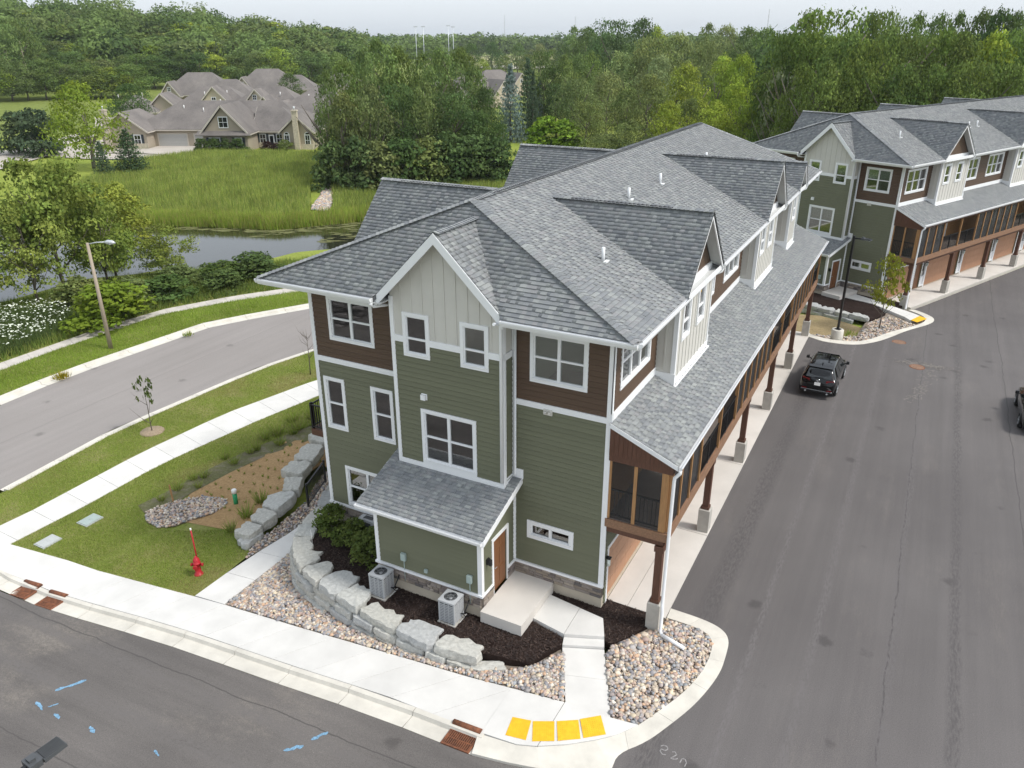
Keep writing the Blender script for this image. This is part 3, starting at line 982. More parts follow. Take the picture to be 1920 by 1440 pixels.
    for (a, b, c_, d_) in sub_rects(.02, L - .02, 3.68, 5.95, ph):
        z = c_
        while z < d_ - .01:
            z2 = min(z + .19, d_); S.box(cd, a, b, .0, .05, z, z2 - .012); z = z2
    tag(cd.build('cedar_boards', M['cedar'], pw), kind='stuff')
    for h_ in ph:
        q = MB()
        S.box(q, h_[0], h_[0] + .1, -.08, .08, h_[2], h_[3]); S.box(q, h_[1] - .1, h_[1], -.08, .08, h_[2], h_[3]); S.box(q, (h_[0] + h_[1]) / 2 - .05, (h_[0] + h_[1]) / 2 + .05, -.08, .06, h_[2], h_[3]); S.box(q, h_[0], h_[1], -.08, .08, h_[3] - .1, h_[3])
        po = q.build('patio_door', M['white'], R)
        for a, b in ((h_[0] + .1, (h_[0] + h_[1]) / 2 - .05), ((h_[0] + h_[1]) / 2 + .05, h_[1] - .1)):
            q = MB(); S.box(q, a, b, -.03, -.02, h_[2], h_[3] - .1); q.build('pane', M['glass'], po)
    # posts, screens, railings along the porch edge
    posts = [0.06]
    opens = []
    for k in range(nu):
        y0 = k * UW
        if k % 2 == 0:
            ys = [y0 + 1.10, y0 + 2.25, y0 + 3.47, y0 + 6.15]; opens.append((y0 + 3.47, y0 + 6.15))
        else:
            ys = [y0 + 2.65, y0 + 3.80, y0 + 4.95, y0 + 6.15]; opens.append((y0, y0 + 2.65))
        posts += ys
    posts = sorted(set(round(v, 2) for v in posts))
    for y in posts:
        q = MB(); q.box(1.93, 2.05, y - .045, y + .045, 3.72, 5.78); q.build('porch_post', M['cedar'], R)
    for a, b in zip(posts[:-1], posts[1:]):
        op = any(abs(a - o0) < .1 and abs(b - o1) < .1 for o0, o1 in opens)
        if op:
            q = MB()
            q.bar((1.97, a + .05, 4.72), (1.97, b - .05, 4.72), .05); q.bar((1.97, a + .05, 3.80), (1.97, b - .05, 3.80), .04)
            ro = q.build('railing', M['black'], R)
            n_ = int((b - a) / .12)
            bb = MB()
            for i in range(1, n_):
                y = a + (b - a) * i / n_
                bb.box(1.96, 1.98, y - .01, y + .01, 3.8, 4.72)
            bb.box(1.945, 1.995, (a + b) / 2 - .025, (a + b) / 2 + .025, 3.66, 4.78)
            bb.build('balusters', M['black'], ro)
        else:
            q = MB(); q.box(1.985, 1.995, a + .045, b - .045, 3.72, 5.78); q.build('screen_panel', M['screen'], R)
    # end of the porch (towards the street)
    E = Face(0, 0, 0)
    for x in (.07, .90, 1.83):
        q = MB(); E.box(q, x - .055 if x < 1.5 else 1.72, x + .055 if x < 1.5 else 1.93, -.05, .035, 3.68, 5.76); q.build('porch_post', M['cedar'], R)
    for a, b in ((.13, .845), (.955, 1.72)):
        q = MB(); q.bar((a, 0.03, 4.72), (b, 0.03, 4.72), .05); q.bar((a, .03, 3.80), (b, .03, 3.80), .04)
        ro = q.build('railing', M['black'], R)
        q = MB(); q.box(a, b, -.018, -.012, 3.70, 5.76); q.build('screen_panel', M['screen2'], R)
        n_ = int((b - a) / .11)
        for i in range(1, n_):
            x = a + (b - a) * i / n_
            q = MB(); q.box(x - .011, x + .011, .02, .042, 3.8, 4.72); q.build('baluster', M['black'], ro)
    # porch roof
    pz0, pz1, px1 = 7.06, 6.14, 2.19
    slp = (pz0 - pz1) / px1
    eup = Vector((-1, 0, slp)).normalized()
    tl = px1 * math.sqrt(1 + slp * slp)
    q = MB(); q.prism([(0, -.10, pz0 - .1), (px1, -.10, pz1 - .1), (px1, L + .1, pz1 - .1), (0, L + .1, pz0 - .1)], (0, 0, .095)); pr = q.build('porch_roof', M['soffit'], R)
    B.shingles((px1 + .02, 0, pz1), (0, 1, 0), eup, [(-.12, 0), (L + .12, 0), (L + .12, tl), (-.12, tl)], seed=21)
    q = MB()
    q.hexa([(.03, -.10, 5.98), (2.05, -.10, 5.98), (2.05, -.04, 5.98), (.03, -.04, 5.98), (.03, -.10, pz0 - .12), (2.05, -.10, pz1 - .04), (2.05, -.04, pz1 - .04), (.03, -.04, pz0 - .12)])
    pg = q.build('porch_gable', M['wood_post'], R)
    for i in range(1, 14):
        x = .03 + 2.0 * i / 14
        q = MB(); q.box(x - .012, x + .012, -.112, -.10, 5.98, pz0 - .14 - (x) * slp); q.build('batten', M['wood_post'], pg)
    q = MB()
    for y in (-.14, L + .10):
        q.hexa([(0.03, y, pz0 - .15), (px1, y, pz1 - .15), (px1, y + .04, pz1 - .15), (0.03, y + .04, pz0 - .15), (.03, y, pz0 - .005), (px1, y, pz1 - .005), (px1, y + .04, pz1 - .005), (.03, y + .04, pz0 - .005)])
        q.build('rake_board', M['white'], R); q = MB()
    q = MB(); gutter(q, (px1 + .02, -.14, pz1 - .06), (px1 + .02, L + .14, pz1 - .06), (1, 0, 0)); q.build('gutter', M['gutter'], R)
    # piers and posts
    for k in range(nu + 1):
        y = -.154 + k * UW
        if y > L + .2: break
        q = MB(); q.hexa([(PX, y, -.8), (PX + PWD, y, -.8), (PX + PWD, y + PWD, -.8), (PX, y + PWD, -.8), (PX, y, .96), (PX + PWD, y, .96), (PX + PWD, y + PWD, .96), (PX, y + PWD, .96)])
        q.hexa([(PX, y, .96), (PX + PWD, y, .96), (PX + PWD, y + PWD, .96), (PX, y + PWD, .96), (PX + .03, y + .03, .985), (PX + PWD - .03, y + .03, .985), (PX + PWD - .03, y + PWD - .03, .985), (PX + .03, y + PWD - .03, .985)])
        po = q.build('pier', M['pier'], R)
        cx, cy = PX + PWD / 2, y + PWD / 2
        q = MB(); q.box(cx - .115, cx + .115, cy - .115, cy + .115, 1.10, 3.16); q.box(cx - .15, cx + .15, cy - .15, cy + .15, .985, 1.10); q.box(cx - .15, cx + .15, cy - .15, cy + .15, 2.95, 3.16)
        q.build('post', M['wood_post'], po)
    # upper storey side wall: brown with cream bumps
    bumps = [(4.08, 8.34)]
    y = 16.69
    while y + 2 < L:
        if y + 4.26 < L - .5 and not (abs(y - 29.3) < .2 and L < 33): bumps.append((y, y + 4.26))
        y += 12.61
    bumps.append((L - 5.88, L - 3.72))
    wins = [(.55, 3.34)]
    for a, b in bumps:
        if a > 5: wins.append((a - 3.5, a - .72))
        if b + 3.4 < L and not any(abs(b + .4 - (c - 3.5)) < .5 for c, _ in bumps): wins.append((b + .45, b + 3.25))
    wins = sorted(w for w in set(wins) if not any(w[0] < bb and w[1] > aa for aa, bb in bumps))
    wh = []
    lastw = -9
    for a, b in wins:
        if a < lastw: continue
        wh.append(B.window(S, a, b, 7.86, 9.56, 3, 2, blind=bl)); lastw = b
    B.wall(S, .165, L, 7.06, EZ - .1, 'b', wh, name='wall')
    ycur = .05
    for a, b in sorted(bumps):
        B.trim(S, ycur, a, 6.99, 7.33, 'skirt_board'); ycur = b
    B.trim(S, ycur, L, 6.99, 7.33, 'skirt_board')
    B.trim(S, -.05, .10, 7.33, EZ - .1, 'corner_board', 0, .03)
    bo = .68
    for i, (a, b) in enumerate(bumps):
        SB = Face(bo, 0, PI / 2)
        full = b - a > 3
        if full:
            hw = [B.window(SB, a + .45, a + 1.42, 8.2, 9.66, 1, 2, cut=.42, blind=0), B.window(SB, b - 1.95, b - .98, 8.2, 9.66, 1, 2, cut=.42, blind=0)]
        else:
            hw = [B.window(SB, a + .6, a + 1.5, 8.2, 9.66, 1, 2, cut=.42, blind=0)]
        w = B.wall(SB, a, b, 6.6, 9.98, 'c', hw, name='bump_wall')
        B.battens(SB, a, b, 7.0, lambda u: 9.9, w, hw)
        q = MB(); q.box(.0, bo - .16, a, a + .12, 6.6, 9.98); q.build('bump_side', M['cream'], w); q = MB(); q.box(.0, bo - .16, b - .12, b, 6.6, 9.98); q.build('bump_side', M['cream'], w)
        q = MB(); q.box(.28, .325, a - .022, a, 7.3, 9.98); q.build('batten', M['cream'], w)
        q = MB(); q.box(bo - .12, bo + .03, a - .03, a, 6.6, 9.98); q.box(bo, bo + .03, a, a + .1, 6.6, 9.98); q.build('corner_board', M['white'], w); q = MB(); q.box(bo, bo + .03, b - .1, b, 6.6, 9.98); q.build('corner_board', M['white'], w)
        q = MB(); q.box(.03, bo + .05, a - .05, a - .0, 6.66, 7.2); q.box(bo, bo + .05, a, b + .05, 6.70, 6.98); q.box(.03, bo + .05, b, b + .05, 6.66, 7.2); q.box(bo + .05, bo + .12, a - .06, b + .06, 6.70, 6.78)
        q.build('skirt_board', M['white'], w)
    # ---------------- other walls
    LF = Face(-W, 0, -PI / 2); RF = Face(0, L, PI)
    B.wall(LF, -L + .165, -.165, -1.6, 7.0, 'g', name='wall'); B.wall(LF, -L + .165, -.165, 7.0, EZ - .1, 'b', name='wall')
    B.wall(RF, 0, W, -1.2, 7.0, 'g', name='wall'); B.wall(RF, 0, W, 7.0, EZ - .1, 'b', name='wall')
    B.trim(LF, -.12, .03, .9, EZ - .1, 'corner_board')
    # floors and partitions
    q = MB()
    for z in (.0, 3.5, 6.72): q.box(-W + .17, -.17, .17, L - .17, z, z + .08)
    q.box(XL + .17, XR - .17, -BY + .17, .17, 3.9, 3.98); q.box(XL + .17, XR - .17, -BY + .17, .17, 6.72, 6.8)
    q.build('floor_slab', M['carpet'], R)
    q = MB()
    for z in (3.1, 6.4, 9.9): q.box(-W + .17, -.17, .17, L - .17, z, z + .06)
    for x in (-3.4, -7.4): q.box(x - .06, x + .06, .2, L - .2, .1, 9.9)
    yy = 3.7
    while yy < L: q.box(-W + .2, -.2, yy - .06, yy + .06, .1, 9.9); yy += UW / 2 * 1.5
    q.build('partition', M['interior'], R)

    # ---------------- main roof
    rm = MB()
    ev = lambda x, y: (x, y, EZ)
    A1, A2 = (XM, YF + HR, RZ), (XM, YR - HR, RZ)
    T = .14
    B.deck([ev(XW, YR), ev(XW, YF), A1, A2], T, rm)
    yint = YF + HR * (GP - EZ) / (RZ - EZ)
    B.deck([ev(XW, YF), ev(GXc - GH, YF), (GXc, yint, GP), A1], T, rm); B.deck([ev(GXc + GH, YF), ev(XE, YF), A1, (GXc, yint, GP)], T, rm)
    B.deck([ev(XE, YR), ev(XW, YR), A2], T, rm)
    # gables' slabs
    def gable(ridge_y, half, xb, xin, peak, side):
        e = 1 if side > 0 else -1
        for sg in (-1, 1):
            p = [(xb, ridge_y, peak), (xb, ridge_y + sg * half, EZ + .005), (XE if side > 0 else XW, ridge_y + sg * half, EZ - .02), (xin, ridge_y, peak)]
            rm.prism([(a, b, c - T) for a, b, c in p], (0, 0, T - .004))
    roof = None
    doms = []
    slm = (RZ - EZ) / (XE - XM)
    for a, b in bumps:
        half = 2.32 if b - a > 3 else 1.30
        yc = (a + b) / 2 - .55
        peak = EZ + .985 * half + .02
        doms.append((yc, half, peak, XE + .07, XE - (peak - EZ) / slm - .1))
        gable(yc, half, XE + .07, XE - (peak - EZ) / slm - .1, peak, 1)
    edge = [ev(XE, YF)]
    for yc, half, peak, xb, xi in sorted(doms):
        edge += [ev(XE, yc - half + .06), (xi + .1, yc, peak - .04), ev(XE, yc + half - .06)]
    B.deck(edge + [ev(XE, YR), A2, A1], T, rm)
    rears = []
    yy = 6.44
    while yy + 2.4 < L:
        rears.append(yy); gable(yy, 2.2, XW - .1, XW + (12.35 - EZ) / slm + .1, 12.35, -1); yy += 12.41
    # front gable slab
    for sg in (-1, 1):
        rm.prism([(GXc, -.98, GP - T), (GXc + sg * GH, -.98, EZ - T), (GXc + sg * GH, -.9, EZ - T), (GXc, 1.55, GP - T)], (0, 0, T - .004))
    roof = rm.build('roof', M['underlay'], R)
    slen = math.hypot(XE - XM, RZ - EZ)
    n0 = len(B.tabs)
    B.shingles((XE + .02, 0, EZ), (0, 1, 0), (-(XE - XM), 0, RZ - EZ), [(YF, 0), (YR, 0), (YR - HR, slen), (YF + HR, slen)], seed=31)
    keep = []
    for t in B.tabs[n0:]:
        cx = sum(p.x for p in t[0]) / 4; cy = sum(p.y for p in t[0]) / 4
        if not any(abs(cy - yc) < (half - .12) * (1 - (XE - cx) / (XE - xi)) for yc, half, peak, xb, xi in doms): keep.append(t)
    B.tabs[n0:] = keep
    B.shingles((XW - .02, 0, EZ), (0, -1, 0), (XM - XW, 0, RZ - EZ), [(-YR, 0), (-YF, 0), (-(YF + HR), slen), (-(YR - HR), slen)], expo=.3, seed=32, w=(.4, .8))
    fl = math.hypot(HR, RZ - EZ)
    ti = fl * (GP - EZ) / (RZ - EZ)
    B.shingles((0, YF - .02, EZ), (1, 0, 0), (0, HR, RZ - EZ), [(XW, 0), (GXc - GH, 0), (GXc, ti), (XM, fl)], seed=33)
    B.shingles((0, YF - .02, EZ), (1, 0, 0), (0, HR, RZ - EZ), [(GXc + GH, 0), (XE, 0), (XM, fl), (GXc, ti)], seed=37)
    B.shingles((0, YR + .02, EZ), (-1, 0, 0), (0, -HR, RZ - EZ), [(-XE, 0), (-XW, 0), (-XM, fl)], expo=.3, seed=34, w=(.4, .8))
    gl_ = math.hypot(GH, GP - EZ)
    B.shingles((GXc + GH + .01, 0, EZ), (0, 1, 0), (-GH, 0, GP - EZ), [(-1.0, 0), (YF + .05, 0), (yint, gl_), (-1.0, gl_)], seed=35)
    B.shingles((GXc - GH - .01, 0, EZ), (0, -1, 0), (GH, 0, GP - EZ), [(-YF - .05, 0), (1.0, 0), (1.0, gl_), (-yint, gl_)], seed=36)
    cp = MB()
    for i, (yc, half, peak, xb, xi) in enumerate(doms):
        dl = math.hypot(half, peak - EZ)
        B.shingles((0, yc - half - .01, EZ), (1, 0, 0), (0, half, peak - EZ), [(XE - .0, 0), (xb + .02, 0), (xb + .02, dl), (xi, dl)], seed=41 + i)
        B.shingles((0, yc + half + .01, EZ), (-1, 0, 0), (0, -half, peak - EZ), [(-xb - .02, 0), (-XE, 0), (-xi, dl), (-xb - .02, dl)], seed=51 + i)
        B.caps((xb, yc, peak), (xi, yc, peak), cp, seed=i)
        ve = MB(); ve.box(xi + .9, xb - 1.35, yc - .14, yc + .14, peak - .03, peak + .035); ve.build('ridge_vent', M['black'], roof)
    for i, yy in enumerate(rears):
        pk = 12.35; dl = math.hypot(2.2, pk - EZ); xi = XW + (pk - EZ) / slm + .1; xb = XW - .1
        B.shingles((0, yy - 2.21, EZ), (1, 0, 0), (0, 2.2, pk - EZ), [(xb - .02, 0), (XW, 0), (xi, dl), (xb - .02, dl)], seed=61 + i)
        B.shingles((0, yy + 2.21, EZ), (-1, 0, 0), (0, -2.2, pk - EZ), [(-XW, 0), (-xb + .02, 0), (-xb + .02, dl), (-xi, dl)], expo=.3, seed=71 + i, w=(.4, .8))
        B.caps((xb, yy, pk), (xi, yy, pk), cp, seed=9 + i)
        ve = MB(); ve.box(xb + 1.0, xi - .8, yy - .14, yy + .14, pk - .03, pk + .035); ve.build('ridge_vent', M['black'], roof)
    B.caps((XE, YF, EZ), A1, cp, seed=20); B.caps((XW, YF, EZ), A1, cp, seed=21); B.caps((XE, YR, EZ), A2, cp, seed=22); B.caps((XW, YR, EZ), A2, cp, seed=23)
    B.caps(A1, A2, cp, seed=24); B.caps((GXc, -1.0, GP), (GXc, yint, GP), cp, seed=25)
    tag(cp.build('ridge_caps', M['shingle'], roof), kind='stuff')
    ve = MB(); ve.box(XM - .14, XM + .14, YF + HR + 1.2, YR - HR - 1.0, RZ - .03, RZ + .035); ve.build('ridge_vent', M['black'], roof)
    B.finish_shingles(roof)
    # gable ends of the dormers
    for (yc, half, peak, xb, xi) in doms:
        q = MB(); q.prism([(bo + .0, yc - half + .12, EZ - .12), (bo, yc + half - .12, EZ - .12), (bo, yc, peak - .22)], (-.14, 0, 0)); go = q.build('dormer_wall', M['brown'], R)
        q = MB(); q.box(bo, bo + .05, yc - half + .1, yc + half - .1, EZ - .18, EZ + .12); q.build('band_board', M['white'], go)
        q = MB()
        for sg in (-1, 1):
            for (d0, w_) in ((xb - .045, .24),):
                a = Vector((xb, yc, peak)); b = Vector((xb, yc + sg * (half + .02), EZ))
                q.hexa([(xb, b.y, b.z - w_), (xb, a.y, a.z - w_), (xb - .045, a.y, a.z - w_), (xb - .045, b.y, b.z - w_), (xb, b.y, b.z), (xb, a.y, a.z - .0), (xb - .045, a.y, a.z), (xb - .045, b.y, b.z)])
        q.build('rake_board', M['white'], go)
        q = MB()
        for sg in (-1, 1):
            q.prism([(bo + .01, yc, peak - T - .03), (bo + .01, yc + sg * half, EZ - T - .02), (xb - .05, yc + sg * half, EZ - T - .02), (xb - .05, yc, peak - T - .03)], (0, 0, .02))
        q.build('soffit', M['soffit'], go)
    for yy in rears:
        q = MB(); q.prism([(-W - .45, yy - 2.1, EZ - .3), (-W - .45, yy + 2.1, EZ - .3), (-W - .45, yy, 12.1)], (.14, 0, 0)); q.build('dormer_wall', M['brown'], R)
    # front gable barge boards
    q = MB()
    for sg in (-1, 1):
        w_ = .33
        a = (GXc, GP); b = (GXc + sg * (GH + .02), EZ - .02)
        q.hexa([(b[0], -1.03, b[1] - w_), (a[0], -1.03, a[1] - w_), (a[0], -.98, a[1] - w_), (b[0], -.98, b[1] - w_), (b[0], -1.03, b[1]), (a[0], -1.03, a[1]), (a[0], -.98, a[1]), (b[0], -.98, b[1])])
        q.build('rake_board', M['white'], R); q = MB()
    q = MB()
    for sg in (-1, 1):
        q.prism([(GXc, -.98, GP - T - .03), (GXc + sg * GH, -.98, EZ - T - .03), (GXc + sg * GH, -BY, EZ - T - .03), (GXc, -BY, GP - T - .03)], (0, 0, .02))
    q.build('soffit', M['soffit'], R)
    # eaves: soffit, fascia, gutters
    q = MB()
    q.box(-.02, XE, YF, YR, EZ - .20, EZ - .16); q.box(XW, -W, YF, YR, EZ - .20, EZ - .16)
    q.box(-W, XL, YF, .0, EZ - .20, EZ - .16); q.box(XR, -.02, YF, 0, EZ - .20, EZ - .16); q.box(-W, -.02, L, YR, EZ - .2, EZ - .16)
    q.build('soffit', M['soffit'], R)
    q = MB()
    q.box(XW - .02, GXc - GH, YF - .03, YF, EZ - .21, EZ - .01); q.box(GXc + GH, XE + .0, YF - .03, YF, EZ - .21, EZ - .01)
    q.box(XE, XE + .03, YF - .03, YR, EZ - .21, EZ - .01); q.box(XW - .03, XW, YF - .03, YR, EZ - .21, EZ - .01); q.box(XW, XE, YR, YR + .03, EZ - .21, EZ - .01)
    q.build('fascia', M['white'], R)
    g0 = EZ - .06
    runs = [((XW - .03, YF - .03, g0), (GXc - GH - .02, YF - .03, g0), (0, -1, 0)), ((GXc + GH + .02, YF - .03, g0), (XE + .03, YF - .03, g0), (0, -1, 0))]
    ycur = YF - .03
    for (yc, half, peak, xb, xi) in sorted(doms):
        runs.append(((XE + .03, ycur, g0), (XE + .03, yc - half + .1, g0), (1, 0, 0))); ycur = yc + half - .05
    runs.append(((XE + .03, ycur, g0), (XE + .03, YR, g0), (1, 0, 0)))
    for ru in runs:
        q = MB(); gutter(q, *ru); q.build('gutter', M['gutter'], R)
    # downspouts
    q = MB(); q.tube([(GXc - GH - .06, YF - .07, EZ - .18), (GXc - GH - .06, YF + .1, EZ - .34), (XL - .12, -.16, EZ - .46), (XL - .12, -.08, EZ - .5)], .05, 8); q.build('downspout', M['gutter'], R)
    q = MB(); q.tube([(XR + .0, YF - .06, EZ - .16), (XR - .0, -.72, EZ - .3), (XR - .03, -.68, EZ - .42), (XR - .03, -.68, 4.32)], .05, 8); q.build('downspout', M['gutter'], R)
    q = MB(); q.tube([(XR + .14, -.09, EZ - .3), (XR + .14, -.09, 4.45), (XR + .14, -.12, 4.38)], .045, 8); q.build('downspout', M['gutter'], R)
    q = MB(); q.box(XR + .02, XR + .42, -.06, -.03, 4.28, 4.62); q.build('flashing', M['white'], R)
    q = MB(); q.tube([(2.26, -.10, 6.02), (2.26, -.10, 5.92), (2.12, -.13, 5.74), (2.11, -.13, 5.6), (2.11, -.13, 1.25), (2.13, -.2, 1.1), (2.16, -.26, .92), (2.16, -.26, .12), (2.24, -.36, .07)], .055, 8)
    if near: q.tube([(2.24, -.36, .07), (3.05, -.64, .09)], .065, 8)
    q.build('downspout', M['gutter'], R)
    # eave return pipes at dormers
    for (yc, half, peak, xb, xi) in doms:
        q = MB(); q.tube([(XE + .06, yc + half + .05, EZ - .14), (XE + .02, yc + half + .0, EZ - .3), (bo + .1, yc + half - .25, EZ - .42)], .045, 8); q.build('downspout', M['gutter'], R)
    # plumbing vents
    for yy in (2.75, 9.55 if near else 15.0, 13.5, 21.0, 26.0)[:4 if near else 3]:
        x = -1.55 if yy < 5 else -3.2
        if not near: x = -2.2
        z = EZ + slm * (XE - x)
        q = MB(); q.lathe([(.055, -.05), (.055, .42), (.04, .425)], 10, x, yy, z); q.box(x - .14, x + .17, yy - .14, yy + .14, z - .06, z + .0); q.build('vent_pipe', M['white'], R)
    # small fittings on the end wall
    q = MB(); FB.box(q, -6.40, -6.22, .02, .14, 6.70, 6.88); FB.box(q, -6.42, -6.20, .02, .04, 6.68, 6.9); q.build('vent_hood', M['white'], R)
    q = MB(); F.box(q, -2.22, -1.92, .03, .08, 6.83, 7.02); q.tube([F.pt(-2.12, .08, 6.93), F.pt(-2.16, .16, 6.92)], .05, 8); q.tube([F.pt(-2.02, .08, 6.93), F.pt(-1.98, .16, 6.92)], .05, 8); q.build('floodlight', M['cream'], R)
    for x in (-6.30, -3.70):
        q = MB(); FL.box(q, x - .09, x + .09, .03, .13, 1.38, 1.66); q.tube([FL.pt(x, .06, 1.38), FL.pt(x, .06, .5)], .014, 6); q.build('disconnect_box', M['meter'], R)
    q = MB(); FL.box(q, -5.47, -5.35, .03, .10, 1.17, 1.29); q.build('outlet_cover', M['meter'], R)
    q = MB(); LS.box(q, -2.02, -1.88, .03, .10, 2.02, 2.22); LS.box(q, -1.99, -1.91, .10, .20, 1.98, 2.2); q.build('wall_light', M['black'], R)
    return B


def gutter(mb, a, b, out):
    """a K-style gutter from a to b hanging off the fascia; out = outward direction"""
    a = Vector(a); b = Vector(b); o = Vector(out)
    prof = [(0, .05), (0, -.09), (.075, -.09), (.12, .0), (.12, .05), (.10, .05), (.10, .0), (.06, -.07), (.015, -.07), (.015, .05)]
    pa = [a + o * x + Vector((0, 0, z)) for x, z in prof]; pb = [b + o * x + Vector((0, 0, z)) for x, z in prof]
    n = len(prof)
    for i in range(n - 1):
        mb.poly([pa[i], pa[i + 1], pb[i + 1], pb[i]])
    for P in (pa, pb):
        mb.poly([P[0], P[1], P[2], P[3], P[4]])


BA = make_building('green and brown townhouse row in front with the brown entrance door and grey shingled lean-to', 31.0, True)
BB = make_building('second green townhouse row behind, at the edge of the car park with pale window blinds', 43.6, False, (5.419, 42.147, -.509), -0.428)

# ================================================================== ground, roads, pavements
def grid_cut(bm, axis, lo, hi, step):
    k = math.ceil(lo / step) * step
    while k < hi:
        geom = bm.verts[:] + bm.edges[:] + bm.faces[:]
        co = [0, 0, 0]; co[axis] = k; no = [0, 0, 0]; no[axis] = 1
        bmesh.ops.bisect_plane(bm, geom=geom, dist=1e-5, plane_co=co, plane_no=no)
        k += step


def drape(name, poly, off, material, res=2.0, thick=0.0, zf=None, parent=None, rough=0.0, seed=0):
    """a sheet over the polygon that follows the ground at the given offset; thick > 0 gives it side walls"""
    bm = bmesh.new()
    vs = [bm.verts.new((x, y, 0)) for x, y in poly]
    f = bm.faces.new(vs)
    if f.normal.z < 0 or sum((x1 - x0) * (y1 + y0) for (x0, y0), (x1, y1) in zip(poly, poly[1:] + poly[:1])) > 0: bmesh.ops.reverse_faces(bm, faces=bm.faces[:])
    xs = [p[0] for p in poly]; ys = [p[1] for p in poly]
    grid_cut(bm, 0, min(xs), max(xs), res); grid_cut(bm, 1, min(ys), max(ys), res)
    bmesh.ops.triangulate(bm, faces=bm.faces[:])
    X = np.array([v.co.x for v in bm.verts]); Y = np.array([v.co.y for v in bm.verts])
    Z = (zf(X, Y) if zf else hh(X, Y)) + off
    r = np.random.default_rng(seed)
    bnd = np.array([v.is_boundary for v in bm.verts])
    if rough: Z = Z + np.where(bnd, 0, r.normal(0, rough, len(Z)))
    for v, z in zip(bm.verts, Z): v.co.z = z
    if thick:
        es = [e for e in bm.edges if e.is_boundary]
        g = bmesh.ops.extrude_edge_only(bm, edges=es)
        for v in g['geom']:
            if isinstance(v, bmesh.types.BMVert): v.co.z -= thick
    bmesh.ops.recalc_face_normals(bm, faces=bm.faces[:])
    bm.normal_update()
    if sum(f.normal.z * f.calc_area() for f in bm.faces) < 0: bmesh.ops.reverse_faces(bm, faces=bm.faces[:])
    me = bpy.data.meshes.new(name); bm.to_mesh(me); bm.free()
    me.materials.append(material)
    o = bpy.data.objects.new(name, me)
    return link(o, parent)


def st(o): return tag(o, kind='structure')


def in_poly(x, y, poly):
    x = np.asarray(x); y = np.asarray(y); c = np.zeros(x.shape, bool)
    for (ax, ay), (bx, by) in zip(poly, poly[1:] + poly[:1]):
        c ^= ((ay > y) != (by > y)) & (x < (bx - ax) * (y - ay) / (by - ay + 1e-12) + ax)
    return c


# terrain: fine near the buildings, coarse to the horizon; lies below the built zone
_xs = np.unique(np.concatenate([np.arange(-130, 60, 1.5), np.linspace(-700, -130, 120), np.linspace(60, 500, 40), [-4500, -3000, -2000, -1400, -1000, 800, 1300, 2200, 3500]]))
_ys = np.unique(np.concatenate([np.arange(-40, 130, 1.5), np.linspace(130, 700, 120), [-900, -400, -200, -100, -60, 850, 1000, 1300, 1800, 2600, 3600, 5000]]))
GX, GY = np.meshgrid(_xs, _ys)
GZ = hh(GX, GY)
_in = smooth(-45.5, -43.8, GX) * (1 - smooth(45, 60, GX)) * (1 - smooth(52, 75, GY))
GZ = GZ - 0.45 * _in - 0.02
_nx, _ny = len(_xs), len(_ys)
_v = np.stack([GX.ravel(), GY.ravel(), GZ.ravel()], 1)
_i = np.arange(_nx * _ny).reshape(_ny, _nx)
_q = np.stack([_i[:-1, :-1].ravel(), _i[:-1, 1:].ravel(), _i[1:, 1:].ravel(), _i[1:, :-1].ravel()], 1)
_me = np_mesh('ground', _v, _q, [M['meadow'], M['forestfloor']], None, True)
_fc = _v[_q].mean(1)
_far = (np.hypot(_fc[:, 0] + 30, _fc[:, 1] - 40) > 135) | ((_fc[:, 0] > -40) & (_fc[:, 1] > 60))
_me.polygons.foreach_set('material_index', _far.astype(np.int32))
st(link(bpy.data.objects.new('ground', _me)))

# pond
wm = MB(); wm.poly([(x, y, WATER_Z) for x, y in [(-105, -2), (-38, -2), (-38, 66), (-105, 66)]])
st(wm.build('pond_water', M['water']))

# side street with kerbs
ST_N = [(-29.0, -60), (-29.0, -3.2), (-29.75, 3.4), (-29.1, 13.5), (-28.1, 17.8), (-26.0, 24), (-22.5, 31), (-17.5, 38), (-11, 45), (-2, 52)]
ST_F = [(-38.3, -60), (-38.2, 2.5), (-38.5, 7.1), (-37.7, 18.0), (-33.9, 24.8), (-29.6, 32), (-24, 39.5), (-17, 47), (-8, 55)]
st(drape('side_street', ST_N + ST_F[::-1], -0.10, M['street'], 2.0))


def ribbon(name, inner, outer, material, zi, zo, thick=.25, seglen=None, parent=None, face=None):
    """kerb ribbon between two polylines with the same number of points; one object per segment"""
    n = len(inner)
    for i in range(n - 1):
        q = MB()
        a, b, c, d = inner[i], inner[i + 1], outer[i + 1], outer[i]
        P = lambda p, z: (p[0], p[1], h1(p[0], p[1]) + z)
        top = [P(a, zi), P(b, zi), P(c, zo), P(d, zo)]
        bot = [(x, y, z - thick) for x, y, z in top]
        q.poly(top); q.poly([top[0], bot[0], bot[1], top[1]]); q.poly([top[2], bot[2], bot[3], top[3]]); q.poly([top[1], bot[1], bot[2], top[2]]); q.poly([top[3], bot[3], bot[0], top[0]])
        o = q.build('kerb_stone', material, parent)
    return


